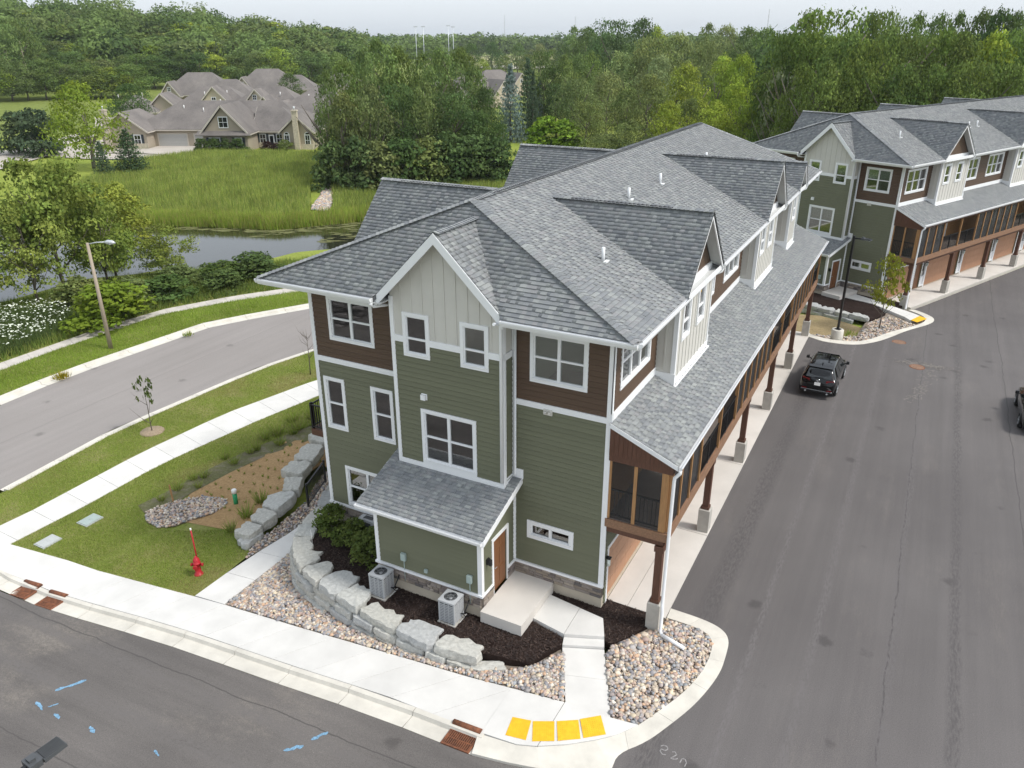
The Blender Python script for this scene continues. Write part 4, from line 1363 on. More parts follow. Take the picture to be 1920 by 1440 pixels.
def ribbon_piece(inn, out, material, zi, zo, thick, parent):
    if len(inn) < 2: return
    q = MB(); e = .004
    P = lambda p, z: (p[0], p[1], h1(p[0], p[1]) + z)
    n = len(inn)
    for i in range(n - 1):
        a, b_, c_, d_ = P(inn[i], zi), P(inn[i + 1], zi), P(out[i + 1], zo), P(out[i], zo)
        if i == n - 2: b_ = tuple(y + (x - y) * .04 for x, y in zip(a, b_)); c_ = tuple(y + (x - y) * .04 for x, y in zip(d_, c_))
        dn = lambda v: (v[0], v[1], v[2] - thick)
        q.poly([a, b_, c_, d_]); q.poly([a, dn(a), dn(b_), b_]); q.poly([c_, dn(c_), dn(d_), d_])
        if i == n - 2: q.poly([b_, dn(b_), dn(c_), c_])
        if i == 0: q.poly([d_, dn(d_), dn(a), a])
    q.build('kerb_stone', material, parent)


def resample(pts, step):
    out = [pts[0]]
    L = [0]
    for p, q in zip(pts[:-1], pts[1:]): L.append(L[-1] + math.hypot(q[0] - p[0], q[1] - p[1]))
    n = max(1, round(L[-1] / step))
    res = []
    for k in range(n + 1):
        t = L[-1] * k / n
        for i in range(len(pts) - 1):
            if t <= L[i + 1] + 1e-9:
                f = (t - L[i]) / max(L[i + 1] - L[i], 1e-9)
                res.append((pts[i][0] + (pts[i + 1][0] - pts[i][0]) * f, pts[i][1] + (pts[i + 1][1] - pts[i][1]) * f)); break
    return res


def offset(pts, d):
    out = []
    for i, p in enumerate(pts):
        a = pts[max(i - 1, 0)]; b = pts[min(i + 1, len(pts) - 1)]
        t = Vector((b[0] - a[0], b[1] - a[1])).normalized()
        out.append((p[0] - t.y * d, p[1] + t.x * d))
    return out


def kerb(name, line, side, step=3.0, pan=.55, top=.16):
    """kerb and gutter along a line that is the pavement edge of the asphalt; side = +1 kerb to the left of travel"""
    root = st(empty(name, (0, 0, 0)))
    ln = resample(line, step)
    g0, g1, g2, g3 = ln, offset(ln, side * pan), offset(ln, side * (pan + .05)), offset(ln, side * (pan + .05 + top))
    for i in range(len(ln) - 1):
        q = MB()
        P = lambda p, z: (p[0], p[1], h1(p[0], p[1]) + z)
        e = 0.004
        def rows(i):
            return [P(g0[i], -.09), P(g1[i], -.115), P(g2[i], .015), P(g3[i], .03), P(g3[i], -.2)]
        A, B_ = rows(i), rows(i + 1)
        A = [tuple(a_ + (b_ - a_) * e for a_, b_ in zip(a, b)) for a, b in zip(A, B_)]
        B_ = [tuple(b_ + (a_ - b_) * e for a_, b_ in zip(a, b)) for a, b in zip(A, B_)]
        for k in range(4):
            q.poly([A[k], B_[k], B_[k + 1], A[k + 1]] if side < 0 else [A[k], A[k + 1], B_[k + 1], B_[k]])
        q.poly(A); q.poly(B_[::-1])
        q.build('kerb_stone', M['curb'], root)
    return g3


K_NEAR = kerb('kerb', ST_N[1:], -1, 3.0, .25, .3)
K_FAR = kerb('kerb', ST_F[1:], 1, 3.0, .6, .35)

# front street, car park, gutter at the entrance
FS = [(-60, -6.9), (-29, -7.1), (-21.63, -7.67), (-17.55, -7.44), (-14.67, -7.22), (-12.29, -7.09), (-8.13, -7.0), (-4.42, -6.86), (-0.99, -6.92), (.05, -6.79), (.92, -6.62), (1.4, -20), (1.4, -45), (-60, -45)]
st(drape('front_street', FS, -0.10, M['front'], 2.0))
LOT = [(2.61, -5.76), (2.48, -5.15), (2.95, -4.3), (3.29, -3.57), (3.70, -2.6), (3.95, -1.73), (4.07, -.95), (4.06, -.33), (4.0, .32), (3.72, .70), (3.15, .85), (2.09, .95),
       (2.05, 6), (2.06, 19), (2.1, 31.0), (3.17, 30.4), (4.9, 30.75), (5.9, 32.1), (7.3, 35.2), (8.65, 37.6), (8.95, 39.0), (8.6, 40.1), (7.7, 40.95), (15.85, 58.8), (25.6, 80.2), (60, 95), (60, -45), (2.9, -45), (2.9, -20)]
st(drape('parking_lot', LOT, -0.03, M['lot'], 2.5))
st(drape('entrance_gutter', [(.92, -6.62), (2.61, -5.76), (2.9, -20), (2.9, -45), (1.4, -45), (1.4, -20)], -0.055, M['curb'], 2.0))

# kerb along the front street: pavement edge line runs from the far end to the corner
FK = [(-29, -7.1), (-21.63, -7.67), (-17.55, -7.44), (-14.67, -7.22), (-12.29, -7.09), (-8.13, -7.0), (-4.42, -6.86), (-.99, -6.92)]
kerb('kerb', FK, 1, 2.4, .50, .15)
# flush ribbon round the corner
IN_ = [(-1.17, -6.26), (.01, -6.20), (.55, -6.03), (1.27, -5.62), (1.9, -5.12), (2.37, -4.68), (2.75, -4.11), (3.02, -3.53), (3.47, -2.52), (3.72, -1.70), (3.83, -.95), (3.84, -.40), (3.77, .15), (3.52, .48), (3.0, .60), (2.11, .60)]
OUT_ = [(-.99, -6.92), (.05, -6.79), (.92, -6.62), (1.75, -6.2), (2.61, -5.76), (2.58, -5.22), (3.14, -4.52), (3.55, -3.61), (3.92, -2.71), (4.17, -1.77), (4.30, -.95), (4.28, -.26), (4.22, .50), (3.92, .91), (3.3, 1.10), (2.09, 1.13)]
def chaikin(p, k=2):
    for _ in range(k):
        q = [p[0]]
        for u, v in zip(p[:-1], p[1:]): q += [(u[0] * .75 + v[0] * .25, u[1] * .75 + v[1] * .25), (u[0] * .25 + v[0] * .75, u[1] * .25 + v[1] * .75)]
        p = q + [p[-1]]
    return p


rk_ = st(empty('kerb'))
ribbon('kerb', IN_[:5], OUT_[:5], M['curb'], .0, -.02, .3, parent=rk_)
_ci, _co = chaikin(IN_[4:]), chaikin(OUT_[4:])
for _k in range(0, len(_ci) - 1, 7):     # one casting every couple of metres
    ribbon_piece(_ci[_k:_k + 8], _co[_k:_k + 8], M['curb'], .0, -.02, .3, rk_)

# ---- pavements, slab by slab
def slabs(name, left, right, n, off, material, thick=.15, gap=.007, skip=()):
    root = st(empty(name))
    L_ = resample(left, 1e-6 + sum(math.hypot(b[0] - a[0], b[1] - a[1]) for a, b in zip(left[:-1], left[1:])) / n)
    R_ = resample(right, 1e-6 + sum(math.hypot(b[0] - a[0], b[1] - a[1]) for a, b in zip(right[:-1], right[1:])) / n)
    for i in range(n):
        if i in skip: continue
        q = MB()
        def lerp(a, b, t): return (a[0] + (b[0] - a[0]) * t, a[1] + (b[1] - a[1]) * t)
        a, b = lerp(L_[i], L_[i + 1], gap / 2), lerp(L_[i], L_[i + 1], 1 - gap / 2)
        d, c = lerp(R_[i], R_[i + 1], gap / 2), lerp(R_[i], R_[i + 1], 1 - gap / 2)
        P = lambda p, z: (p[0], p[1], h1(p[0], p[1]) + z)
        w = .007
        top = [P(x, off) for x in (a, b, c, d)]
        cx = sum(t[0] for t in top) / 4; cy = sum(t[1] for t in top) / 4
        inn = [(t[0] + (cx - t[0]) * w, t[1] + (cy - t[1]) * w, t[2]) for t in top]
        low = [(t[0], t[1], t[2] - .008) for t in top]
        bot = [P(x, off - thick) for x in (a, b, c, d)]
        q.poly(inn[::-1] if False else inn)
        for k in range(4):
            m_ = (k + 1) % 4
            q.poly([low[k], low[m_], inn[m_], inn[k]]); q.poly([bot[k], bot[m_], low[m_], low[k]])
        q.build('slab', material, root)
    return root


SWF_B = [(-24.2, -5.72), (-20.88, -5.30), (-14.1, -4.90), (-12.57, -4.82), (-9.5, -4.74), (-4.46, -4.55), (-2.76, -4.50), (.59, -4.27)]     # back edge
SWF_F = [(-24.2, -6.97), (-22.0, -6.95), (-17.6, -6.72), (-14.7, -6.50), (-12.3, -6.37), (-8.1, -6.28), (-4.4, -6.14), (-1.2, -6.24)]
slabs('sidewalk', SWF_F, SWF_B, 15, .03, M['concrete'])
cn = st(empty('corner_pavement'))
o = drape('slab', [(-1.19, -6.23), (.01, -6.19), (.55, -6.02), (.58, -4.28), (-1.15, -4.40)], .03, M['concrete'], 2.0, .15, parent=cn)
o = drape('slab', [(.57, -6.01), (1.27, -5.61), (1.9, -5.11), (2.37, -4.67), (2.75, -4.10), (2.0, -4.21), (.60, -4.26)], .03, M['concrete'], 2.0, .15, parent=cn)
# pavement along the side street and the path up the side of the building
slabs('sidewalk', [(-25.9, -7.0), (-25.85, -5.0), (-25.75, -3.8), (-25.95, 2.1), (-25.6, 7.45), (-24.2, 13.5), (-21.5, 20.5), (-17.5, 28)], [(-24.15, -7.0), (-24.15, -5.7), (-24.0, -2.4), (-24.1, 1.85), (-23.35, 7.55), (-22.3, 13.0), (-19.6, 19.7), (-16.0, 26.8)], 22, .03, M['concrete'])
slabs('side_path', [(-14.1, -4.86), (-14.1, -3.9), (-14.05, -2.4), (-13.75, -.2), (-13.7, 2.2), (-14.0, 6)], [(-12.65, -4.81), (-12.67, -3.5), (-12.68, -1.2), (-12.75, .2), (-12.75, 2.2), (-12.9, 6)], 7, .03, M['concrete'])
# old pavement over the street
slabs('old_sidewalk', [(-43.1, -20), (-43.1, 5.5), (-43.3, 9.3), (-43.1, 17.8), (-40.6, 23.0), (-37.3, 28.0), (-32, 35), (-26, 42)], [(-44.4, -20), (-44.35, 6.2), (-44.5, 14.2), (-43.9, 19.0), (-41.6, 24.0), (-38.4, 28.8), (-33, 36), (-27, 43)], 44, .02, mat('old_concrete', (0.50, 0.465, 0.42), 0.9, 0.15, 1.3, 0.1, 40))
# apron in front of the garages
def apron(name, L, loc, rz, x1=2.08):
    root = st(empty(name, loc, rz))
    q = MB()
    nn = int(L / 6.15) + 1
    for k in range(nn):
        y0, y1 = max(-.0, k * 6.15 - .3) if k else .55, min(L + .1, (k + 1) * 6.15 - .31)
        for (a, b) in ((.02, .74), (.755, x1)):
            q = MB(); q.box(a, b, y0, y1 - .012, -.3, .0); q.build('slab', M['apron'], root)
    return root


apron('garage_apron', 31.2, (0, 0, 0.0), 0)
apron('garage_apron', 43.8, (5.419, 42.147, -.509), -.428, 2.15)

# lawns and beds
st(drape('verge_lawn', [(-28.5, -6.9), (-28.5, -3.2), (-29.2, 3.4), (-28.5, 13.6), (-27.5, 18), (-25.4, 24), (-22, 31), (-17, 38), (-16.0, 30), (-17.5, 28), (-21.5, 20.5), (-24.2, 13.5), (-25.6, 7.45), (-25.95, 2.1), (-25.75, -3.8), (-25.9, -6.9)], -.005, M['lawn'], 1.5))
LAWN = [(-24.2, -5.75), (-20.88, -5.34), (-14.12, -4.93), (-14.1, -3.9), (-14.2, -2.0), (-14.9, -.9), (-16.6, -.9), (-18.8, -1.2), (-20.6, .5), (-20.8, 5.0), (-20.3, 9.5), (-17.2, 20), (-13.5, 26), (-16.0, 26.8), (-19.6, 19.7), (-22.3, 13.0), (-23.35, 7.55), (-24.1, 1.85), (-24.0, -2.4), (-24.15, -5.7)]
st(drape('lawn', LAWN, -.003, M['lawn'], 1.0))
st(drape('far_verge_lawn', [(-39.15, -30), (-39.15, 2.6), (-39.45, 7.2), (-38.6, 18.4), (-34.8, 25.4), (-30.4, 32.6), (-25, 40), (-26, 42), (-32, 35), (-37.3, 28), (-40.6, 23), (-43.1, 17.8), (-43.3, 9.3), (-43.1, 5.5), (-43.1, -30)], 0.0, M['lawn'], 1.5))
st(drape('slope_lawn', [(-44.4, -30), (-44.35, 6.2), (-44.5, 14.2), (-43.9, 19.0), (-41.6, 24.0), (-38.4, 28.8), (-33, 36), (-27, 43), (-33, 46), (-40, 37), (-46.2, 28), (-47.5, 20), (-47.5, 8), (-48, -30)], -.01, M['lawn'], 1.5))
BASIN = [(-20.6, .6), (-20.7, 2.9), (-20.4, 5.7), (-19.9, 8.6), (-18.5, 14), (-13, 26), (-11.9, 14), (-13.2, 6), (-16.7, 5.0), (-16.5, 3.0), (-15.6, 1.2), (-15.2, -.6), (-16.6, -1.0), (-18.8, -1.2), (-20, -.6)]
st(drape('drainage_basin', BASIN, .012, M['soil'], 1.0, rough=.02))
st(drape('dry_ground', [(-20.6, .4), (-20.4, 2.9), (-20.0, 5.2), (-19.2, 7.2), (-18.4, 9.5), (-18.9, 12), (-19.6, 10), (-20.5, 8), (-21.3, 5), (-21.6, 2.5), (-21.7, .2), (-21.9, -1.2), (-21.1, -1.5), (-20.5, -.6)], .02, M['drysoil'], .7, rough=.015))
PATCH = [(-21.1, -1.46), (-20.8, -.5), (-20.41, .1), (-19.8, .75), (-18.5, .9), (-18.1, .4), (-18.2, -.3), (-18.7, -1.0), (-19.0, -1.7), (-19.6, -2.0), (-20.4, -1.95)]
st(drape('gravel_patch', PATCH, .03, M['gravelbed'], .7))
GS1 = [(-14.1, -2.3), (-14.7, -1.25), (-14.55, -.5), (-14.7, .5), (-14.9, 2.2), (-15.6, 3.6), (-16.2, 6.0), (-14.1, 6.0), (-13.75, 2.2), (-13.8, -.2)]
st(drape('gravel_strip', GS1, -.0, M['gravelbed'], .7))
GS2 = [(-12.6, -4.80), (-9.5, -4.73), (-4.46, -4.54), (-2.76, -4.49), (.58, -4.27), (-.43, -2.25), (-1.2, -3.2), (-3, -3.9), (-6, -3.6), (-9, -2.9), (-11.3, -2.0), (-12.0, 0), (-12.7, .3), (-12.69, -1.2)]
st(drape('gravel_strip', GS2, -.0, M['gravelbed'], .7))
GS3 = [(.9, -1.84), (2.0, -4.19), (2.75, -4.10), (3.02, -3.52), (3.47, -2.51), (3.72, -1.69), (3.83, -.94), (3.84, -.40), (3.77, .15), (3.52, .47), (3.0, .59), (2.11, .59), (1.5, .45), (1.3, -.4)]
GZ3 = lambda x, y: np.full(np.shape(x), -.06)
st(drape('gravel_island', GS3, 0, M['gravelbed'], .5, zf=GZ3))
MZ = lambda x, y: .04 + .0 * np.asarray(x) - .06 * smooth(-1, 1.2, x)
MUL = [(-12.0, .25), (-11.2, .02), (-7.6, .02), (-7.6, -2.2), (-3.2, -2.2), (-3.2, -.05), (0, .02), (0, .54), (1.62, .54), (1.72, -.12), (1.38, -.72), (.94, -1.40), (.70, -1.36), (.28, -.62), (-1.75, -.28), (-1.76, -1.66), (-.55, -1.90), (-.44, -2.22), (-1.01, -3.37), (-1.6, -3.55), (-3.0, -3.75), (-5, -3.7), (-7.3, -3.45), (-8.9, -3.2), (-10.3, -2.6), (-11.5, -1.7), (-12.1, -.7)]
st(drape('mulch_bed', MUL, 0, M['mulch'], .35, thick=.3, zf=MZ, rough=.015))

# entrance landing, path and steps
q = MB(); q.box(-3.24, -1.74, -2.50, -.07, .06, .48); q.box(-3.24, -1.76, -2.48, -.07, -.3, .06)
tag(q.build('landing', M['apron']), 'raised pale concrete landing outside the brown entrance door', 'landing')
pathroot = thing('entrance_path', 'white concrete path with two shallow steps between landing and corner pavement', 'path')
q = MB(); q.prism([(-1.735, -.30, -.1), (-1.735, -1.63, -.1), (-.54, -1.85, -.1), (-.575, -.46, -.1)][::-1], (0, 0, .25)); q.build('slab', M['concrete'], pathroot)
q = MB(); q.prism([(-.56, -.465, -.1), (-.525, -1.855, -.1), (.66, -1.36, -.1), (.31, -.58, -.1)], (0, 0, .25)); q.build('slab', M['concrete'], pathroot)
q = MB(); q.prism([(-.52, -1.865, -.2), (-.42, -2.20, -.2), (.79, -1.68, -.2), (.665, -1.37, -.2)], (0, 0, .235)); q.build('step', M['concrete'], pathroot)
q = MB(); q.prism([(-.415, -2.215, -.3), (.12, -3.25, -.3), (1.36, -2.84, -.3), (.80, -1.70, -.3)], (0, 0, .24)); q.build('slab', M['concrete'], pathroot)
q = MB(); q.prism([(.125, -3.265, -.3), (.60, -4.24, -.3), (1.98, -4.20, -.3), (1.365, -2.855, -.3)], (0, 0, .25)); q.build('slab', M['concrete'], pathroot)

# yellow tactile plates
M['yellow'] = mat('tactile_yellow', (0.78, 0.44, 0.02), 0.6, 0.12, 6)
YP = [[(-.54, -5.38), (.01, -5.29), (.18, -5.97), (-.42, -6.04)], [(.06, -5.29), (.62, -5.05), (.91, -5.68), (.36, -5.94)], [(.68, -5.02), (1.21, -4.72), (1.52, -5.29), (.99, -5.64)], [(1.24, -4.67), (1.71, -4.28), (2.08, -4.83), (1.58, -5.23)]]
YL = ['yellow tactile plate closest to the rusty street drain', 'yellow tactile plate second along from the rusty drain', 'yellow tactile plate third along from the rusty drain', 'yellow tactile plate at the gravel island end of the row']
for pl, lb in zip(YP, YL):
    q = MB()
    P = [Vector((x, y, h1(x, y) + .034)) for x, y in pl]
    q.prism([P[3], P[2], P[1], P[0]], (0, 0, .008))
    o = tag(q.build('tactile_plate', M['yellow']), lb, 'tactile paving', 'yellow tactile plates on the corner pavement')
    d = MB()
    for i in range(10):
        for j in range(10):
            u, v = (i + .5) / 10, (j + .5) / 10
            c = (P[0] * (1 - u) + P[1] * u) * (1 - v) + (P[3] * (1 - u) + P[2] * u) * v
            e = .013
            d.hexa([c + Vector(k) for k in ((-e, -e, .008), (e, -e, .008), (e, e, .008), (-e, e, .008), (-e * .6, -e * .6, .014), (e * .6, -e * .6, .014), (e * .6, e * .6, .014), (-e * .6, e * .6, .014))])
    tag(d.build('domes', M['yellow'], o), kind='stuff')

# rusty street drains
M['rust'] = mat('rusty_iron', (0.20, 0.075, 0.035), 0.85, 0.4, 6, 0.3, 30, c2=(0.09, 0.04, 0.025))
M['hole'] = mat('pit_shade_black', (0.006, 0.005, 0.005), 0.9, 0.1)  # near-black colour standing for the shade below the drain grates


def drain(x, y, rz, label, hood=True):
    z = h1(x, y) - .09
    t = thing('street_drain', label, 'drain', (x, y, z + .012), rz, 'rusty street drains'); t.rotation_euler = (0, -math.atan(.085), rz)
    q = MB(); q.box(-.44, .44, -.26, .24, -.03, -.004); q.build('pit_shade_slab', M['hole'], t)  # shallow solid slab, its colour gives the dark of an open drain
    q = MB(); q.box(-.46, .46, -.30, -.25, -.04, .02); q.box(-.46, .46, .22, .27, -.04, .02); q.box(-.46, -.41, -.25, .22, -.04, .02); q.box(.41, .46, -.25, .22, -.04, .02); q.build('frame', M['rust'], t)
    for i in range(13):
        xx = -.38 + i * .0633
        q = MB(); q.box(xx - .016, xx + .016, -.25, .22, -.02, .012); q.build('grate_bar', M['rust'], t)
    q = MB(); q.box(-.41, .41, -.03, .0, -.02, .013); q.build('cross_bar', M['rust'], t)
    if hood:
        q = MB(); q.tube([(-.46, .42, .10), (.46, .42, .10)], .085, 8); q.box(-.46, .46, .335, .5, .03, .12); q.box(-.46, .46, .27, .335, .02, .07); q.build('kerb_hood', M['rust'], t)
    return t


drain(-1.55, -6.62, -.01, 'rusty street drain beside the yellow tactile plates')
drain(-20.75, -7.30, .06, 'dark rusty drain farther from the hydrant of the close pair')
drain(-19.25, -7.25, .06, 'rusty drain nearer the hydrant side of the close pair')

# blue utility paint
M['bluepaint'] = mat('blue_paint', (0.17, 0.31, 0.44), 0.9, 0.45, 18)
for (x, y, a, L_, w, lb) in ((-14.3, -9.75, .95, .9, .17, 'long blue paint arrow sprayed on the front street'), (-14.4, -10.75, -.25, .55, .12, 'blue paint dash at the lower end of the sprayed row'), (-13.45, -10.8, -.2, .35, .12, 'second blue paint dash on the front street'),
                             (-11.9, -10.7, -.3, .38, .12, 'blue paint dash midway along the sprayed row'), (-9.3, -10.5, -.3, .32, .1, 'blue paint dash closest to the lamp head'), (-5.35, -8.1, 1.0, .5, .13, 'blue paint stroke near the kerb of the front street'), (-5.75, -8.75, .7, .55, .16, 'broad blue paint smear at the bottom edge of the front street'), (-14.0, -10.55, .9, .3, .07, 'short blue stroke crossing the paint dash')):
    c, s_ = math.cos(a), math.sin(a)
    q = MB(); r_ = random.Random(int(x * 10))
    pts = []
    for t_, sg in [(i / 6, 1) for i in range(7)] + [(i / 6, -1) for i in reversed(range(7))]:
        ww = w / 2 * r_.uniform(.25, 1.15) * (1 if 0 < t_ < 1 else .4)
        u, v = (t_ - .5) * L_, sg * ww
        px, py = x + c * u - s_ * v, y + s_ * u + c * v
        pts.append((px, py, h1(px, py) - .092))
    q.poly(pts)
    o = tag(q.build('paint_mark', M['bluepaint']), lb, 'road marking')

# manhole covers on the car park
M['manhole'] = mat('rusty_cover', (0.22, 0.13, 0.085), 0.85, 0.3, 8, 0.4, 40)
for x, y, lb in ((7.3, 32.5, 'red-brown manhole cover nearer the planted island'), (8.5, 28.3, 'tan rusty manhole cover with a pale stain around it')):
    t = thing('manhole_cover', lb, 'manhole', (x, y, h1(x, y) - .03))
    q = MB(); q.lathe([(.42, -.02), (.42, .006)], 20); q.build('rim', M['rust'], t)
    q = MB(); q.lathe([(.36, -.02), (.36, .012)], 20); q.build('lid', M['manhole'], t)
# pale silt stain on the car park
M['silt'] = mat('pale_silt', (0.175, 0.16, 0.145), 0.95, 0.25, 4)
r_ = random.Random(3)
q = MB()
for i in range(300):
    t_ = r_.random()
    x = 8.6 + (1.0 - 2.6 * t_ ** 1.5) * .35 + r_.gauss(0, .28 * (1 - .5 * t_)) + .3; y = 28.3 - 5.5 * t_ + r_.gauss(0, .25)
    if i > 110: x, y = 8.4 + r_.gauss(.3, .7), 28.8 + r_.gauss(0, .22)
    if i > 300: x, y = 8.75 + r_.gauss(0, .12), 23 - 26 * r_.random() ** 1.3
    a = r_.uniform(0, PI) if i <= 300 else PI / 2 + r_.gauss(0, .3); w_, l_ = r_.uniform(.012, .04), r_.uniform(.04, .17)
    c, s_ = math.cos(a), math.sin(a)
    z = h1(x, y) - .03 + .0045 + i * 1e-5
    q.poly([(x + c * u - s_ * v, y + s_ * u + c * v, z) for u, v in ((-l_, -w_), (l_, -w_ * .5), (l_, w_), (-l_, w_ * .6))])
tag(q.build('silt_streaks', M['silt']), kind='stuff')

# chalk numerals scrawled on the car park
M['chalk'] = mat('white_chalk', (0.26, 0.25, 0.245), .95, .4, 20)
ck = thing('chalk_marks', 'faint white chalk scrawl on the asphalt by the corner kerb', 'road marking', (3.55, -4.75, -.026), .05)
for k, pts in enumerate(([(0, .30), (.06, .36), (.16, .36), (.2, .28), (.14, .2), (.04, .22), (.02, .14), (.10, .06), (.2, .08)], [(.33, .24), (.40, .28), (.46, .2), (.38, .08), (.34, .02), (.46, .04), (.52, .1)], [(.60, -.02), (.62, .14), (.70, .16), (.76, .06), (.74, -.08)])):
    q = MB()
    for (x0, y0), (x1, y1) in zip(pts[:-1], pts[1:]): q.bar((x0, y0, .0), (x1, y1, .0), .028, .003)
    q.build('stroke', M['chalk'], ck)

# ---------------- boulder walls
def boulder_mesh(w, d, hgt, seed):
    """irregular quarried block: w along the wall, d deep, hgt tall; origin front-bottom-left"""
    r = random.Random(seed)
    bm = bmesh.new()
    bow = r.uniform(-.1, .20); tap = r.uniform(.0, .22)
    n = 20
    loop = []
    for i in range(n):
        t_ = i / n * 4; sd = int(t_); f = t_ - sd
        if sd == 0: x, y = f * w, 0
        elif sd == 1: x, y = w, f * d
        elif sd == 2: x, y = w - f * w, d
        else: x, y = 0, d - f * d
        corner = f < 1e-6
        jx, jy = r.uniform(-.03, .03), r.uniform(-.035, .03)
        if sd == 2 or (sd == 3 and corner): jy += (r.uniform(-.16, .12) + bow * math.sin(PI * f)) * (1 if d > .5 else .3)
        if corner: jx += (w / 2 - x) * r.uniform(.02, .16); jy += (d / 2 - y) * r.uniform(.02, .14)
        if y > d * .5: jx += (w / 2 - x) * tap
        loop.append((x + jx, y + jy))
    rows = []
    for k, (z, s_) in enumerate(((0, .98), (hgt * .35, 1.03), (hgt * .88, 1.01), (hgt, .965))):
        row = []
        for (x, y) in loop:
            px = w / 2 + (x - w / 2) * s_ + r.uniform(-.015, .015); py = d / 2 + (y - d / 2) * (s_ + .02 * (k == 1)) + r.uniform(-.015, .015)
            row.append(bm.verts.new((px, py, z + (r.uniform(-.02, .02) if k else 0))))
        rows.append(row)
    for k in range(3):
        for i in range(n):
            j = (i + 1) % n
            bm.faces.new((rows[k][i], rows[k][j], rows[k + 1][j], rows[k + 1][i]))
    c = bm.verts.new((w / 2 + r.uniform(-.1, .1) * w, d / 2, hgt + r.uniform(-.02, .03)))
    for i in range(n): bm.faces.new((rows[3][i], rows[3][(i + 1) % n], c))
    bm.faces.new(list(reversed(rows[0])))
    bmesh.ops.subdivide_edges(bm, edges=[e_ for e_ in bm.edges if e_.calc_length() > .25], cuts=1, use_grid_fill=False)
    for v_ in bm.verts: v_.co += Vector((r.uniform(-.012, .012), r.uniform(-.012, .012), r.uniform(-.010, .010)))
    bmesh.ops.recalc_face_normals(bm, faces=bm.faces[:])
    me = bpy.data.meshes.new('boulder'); bm.to_mesh(me); bm.free()
    me.materials.append(M['boulder'])
    return me


def boulder_row(root, path, z0, hgt, depth, lens, seed, zfn=None):
    """blocks along the path (front edge); the wall's back is to the left of travel"""
    r = random.Random(seed)
    D = [0]
    for a, b in zip(path[:-1], path[1:]): D.append(D[-1] + math.hypot(b[0] - a[0], b[1] - a[1]))
    def at(t):
        t = min(max(t, 0), D[-1])
        for i in range(len(path) - 1):
            if t <= D[i + 1] + 1e-9:
                f = (t - D[i]) / (D[i + 1] - D[i]); return Vector((path[i][0] + (path[i + 1][0] - path[i][0]) * f, path[i][1] + (path[i + 1][1] - path[i][1]) * f))
    t = 0; k = 0
    while t < D[-1] - .55:
        w = r.uniform(*lens) if not isinstance(lens, list) else lens[k % len(lens)]
        w = min(w, D[-1] - t)
        a, b = at(t), at(t + w)
        d = b - a
        z = z0 if zfn is None else zfn(a.x, a.y)
        me = boulder_mesh(d.length - .05, depth * r.uniform(.78, 1.18), hgt * r.uniform(.94, 1.08), seed * 100 + k)
        o_ = inst('boulder', me, root, (a.x + r.uniform(-.02, .02), a.y + r.uniform(-.03, .03), z + r.uniform(-.03, .02)), rot=(r.uniform(-.05, .05), r.uniform(-.04, .04), math.atan2(d.y, d.x) + r.uniform(-.06, .06)))
        t += w; k += 1


W1 = thing('boulder_wall', 'curved dry wall of pale limestone blocks holding the dark mulch bed', 'retaining wall')
TOP = [(-12.55, .3), (-12.45, -.5), (-12.3, -1.25), (-11.7, -2.2), (-10.75, -2.95), (-9.75, -3.32), (-8.7, -3.68), (-7.54, -3.95), (-5.95, -4.15), (-4.48, -4.26), (-2.92, -4.32), (-2.05, -4.12)]
boulder_row(W1, TOP, -.16, .33, .84, [1.25, .95, 1.2, 1.0, 1.05, 1.1, 1.15, 1.65, 1.5, 1.6, .9], 1)
MID = [(-12.6, .0), (-12.35, -1.25), (-11.75, -2.28), (-10.8, -3.03), (-8.7, -3.76), (-7.54, -4.02), (-5.95, -4.22), (-4.48, -4.33), (-2.6, -4.28), (-1.5, -3.86)]
boulder_row(W1, MID, -.47, .31, .5, (.75, 1.5), 2)
LOW = [(-12.63, .0), (-12.4, -1.25), (-11.8, -2.32), (-10.85, -3.07), (-8.72, -3.82), (-7.54, -4.08), (-5.95, -4.28), (-4.3, -4.38)]
boulder_row(W1, LOW, -.78, .31, .45, (.7, 1.4), 3)
LOW2 = [(-12.66, .0), (-12.44, -1.25), (-11.84, -2.36), (-10.9, -3.12), (-8.75, -3.87), (-7.9, -4.05)]
boulder_row(W1, LOW2, -1.2, .42, .45, (.8, 1.5), 4)
W2 = thing('boulder_wall', 'stepped row of big pale boulders beside the side path below the basin', 'retaining wall')
boulder_row(W2, [(-14.65, -1.5), (-14.7, -.6), (-14.75, .35), (-15.1, 1.9), (-15.75, 3.0), (-16.1, 4.1), (-16.6, 5.6), (-17.2, 8)], 0, .46, .95, [.9, .95, 1.6, 1.25, 1.2, 1.6, 1.2], 7, zfn=lambda x, y: -1.30 + .06 * (y + 1.5))
boulder_row(W2, [(-14.5, -1.9), (-14.55, -.8)], 0, .28, .7, [1.1], 8, zfn=lambda x, y: -1.32)

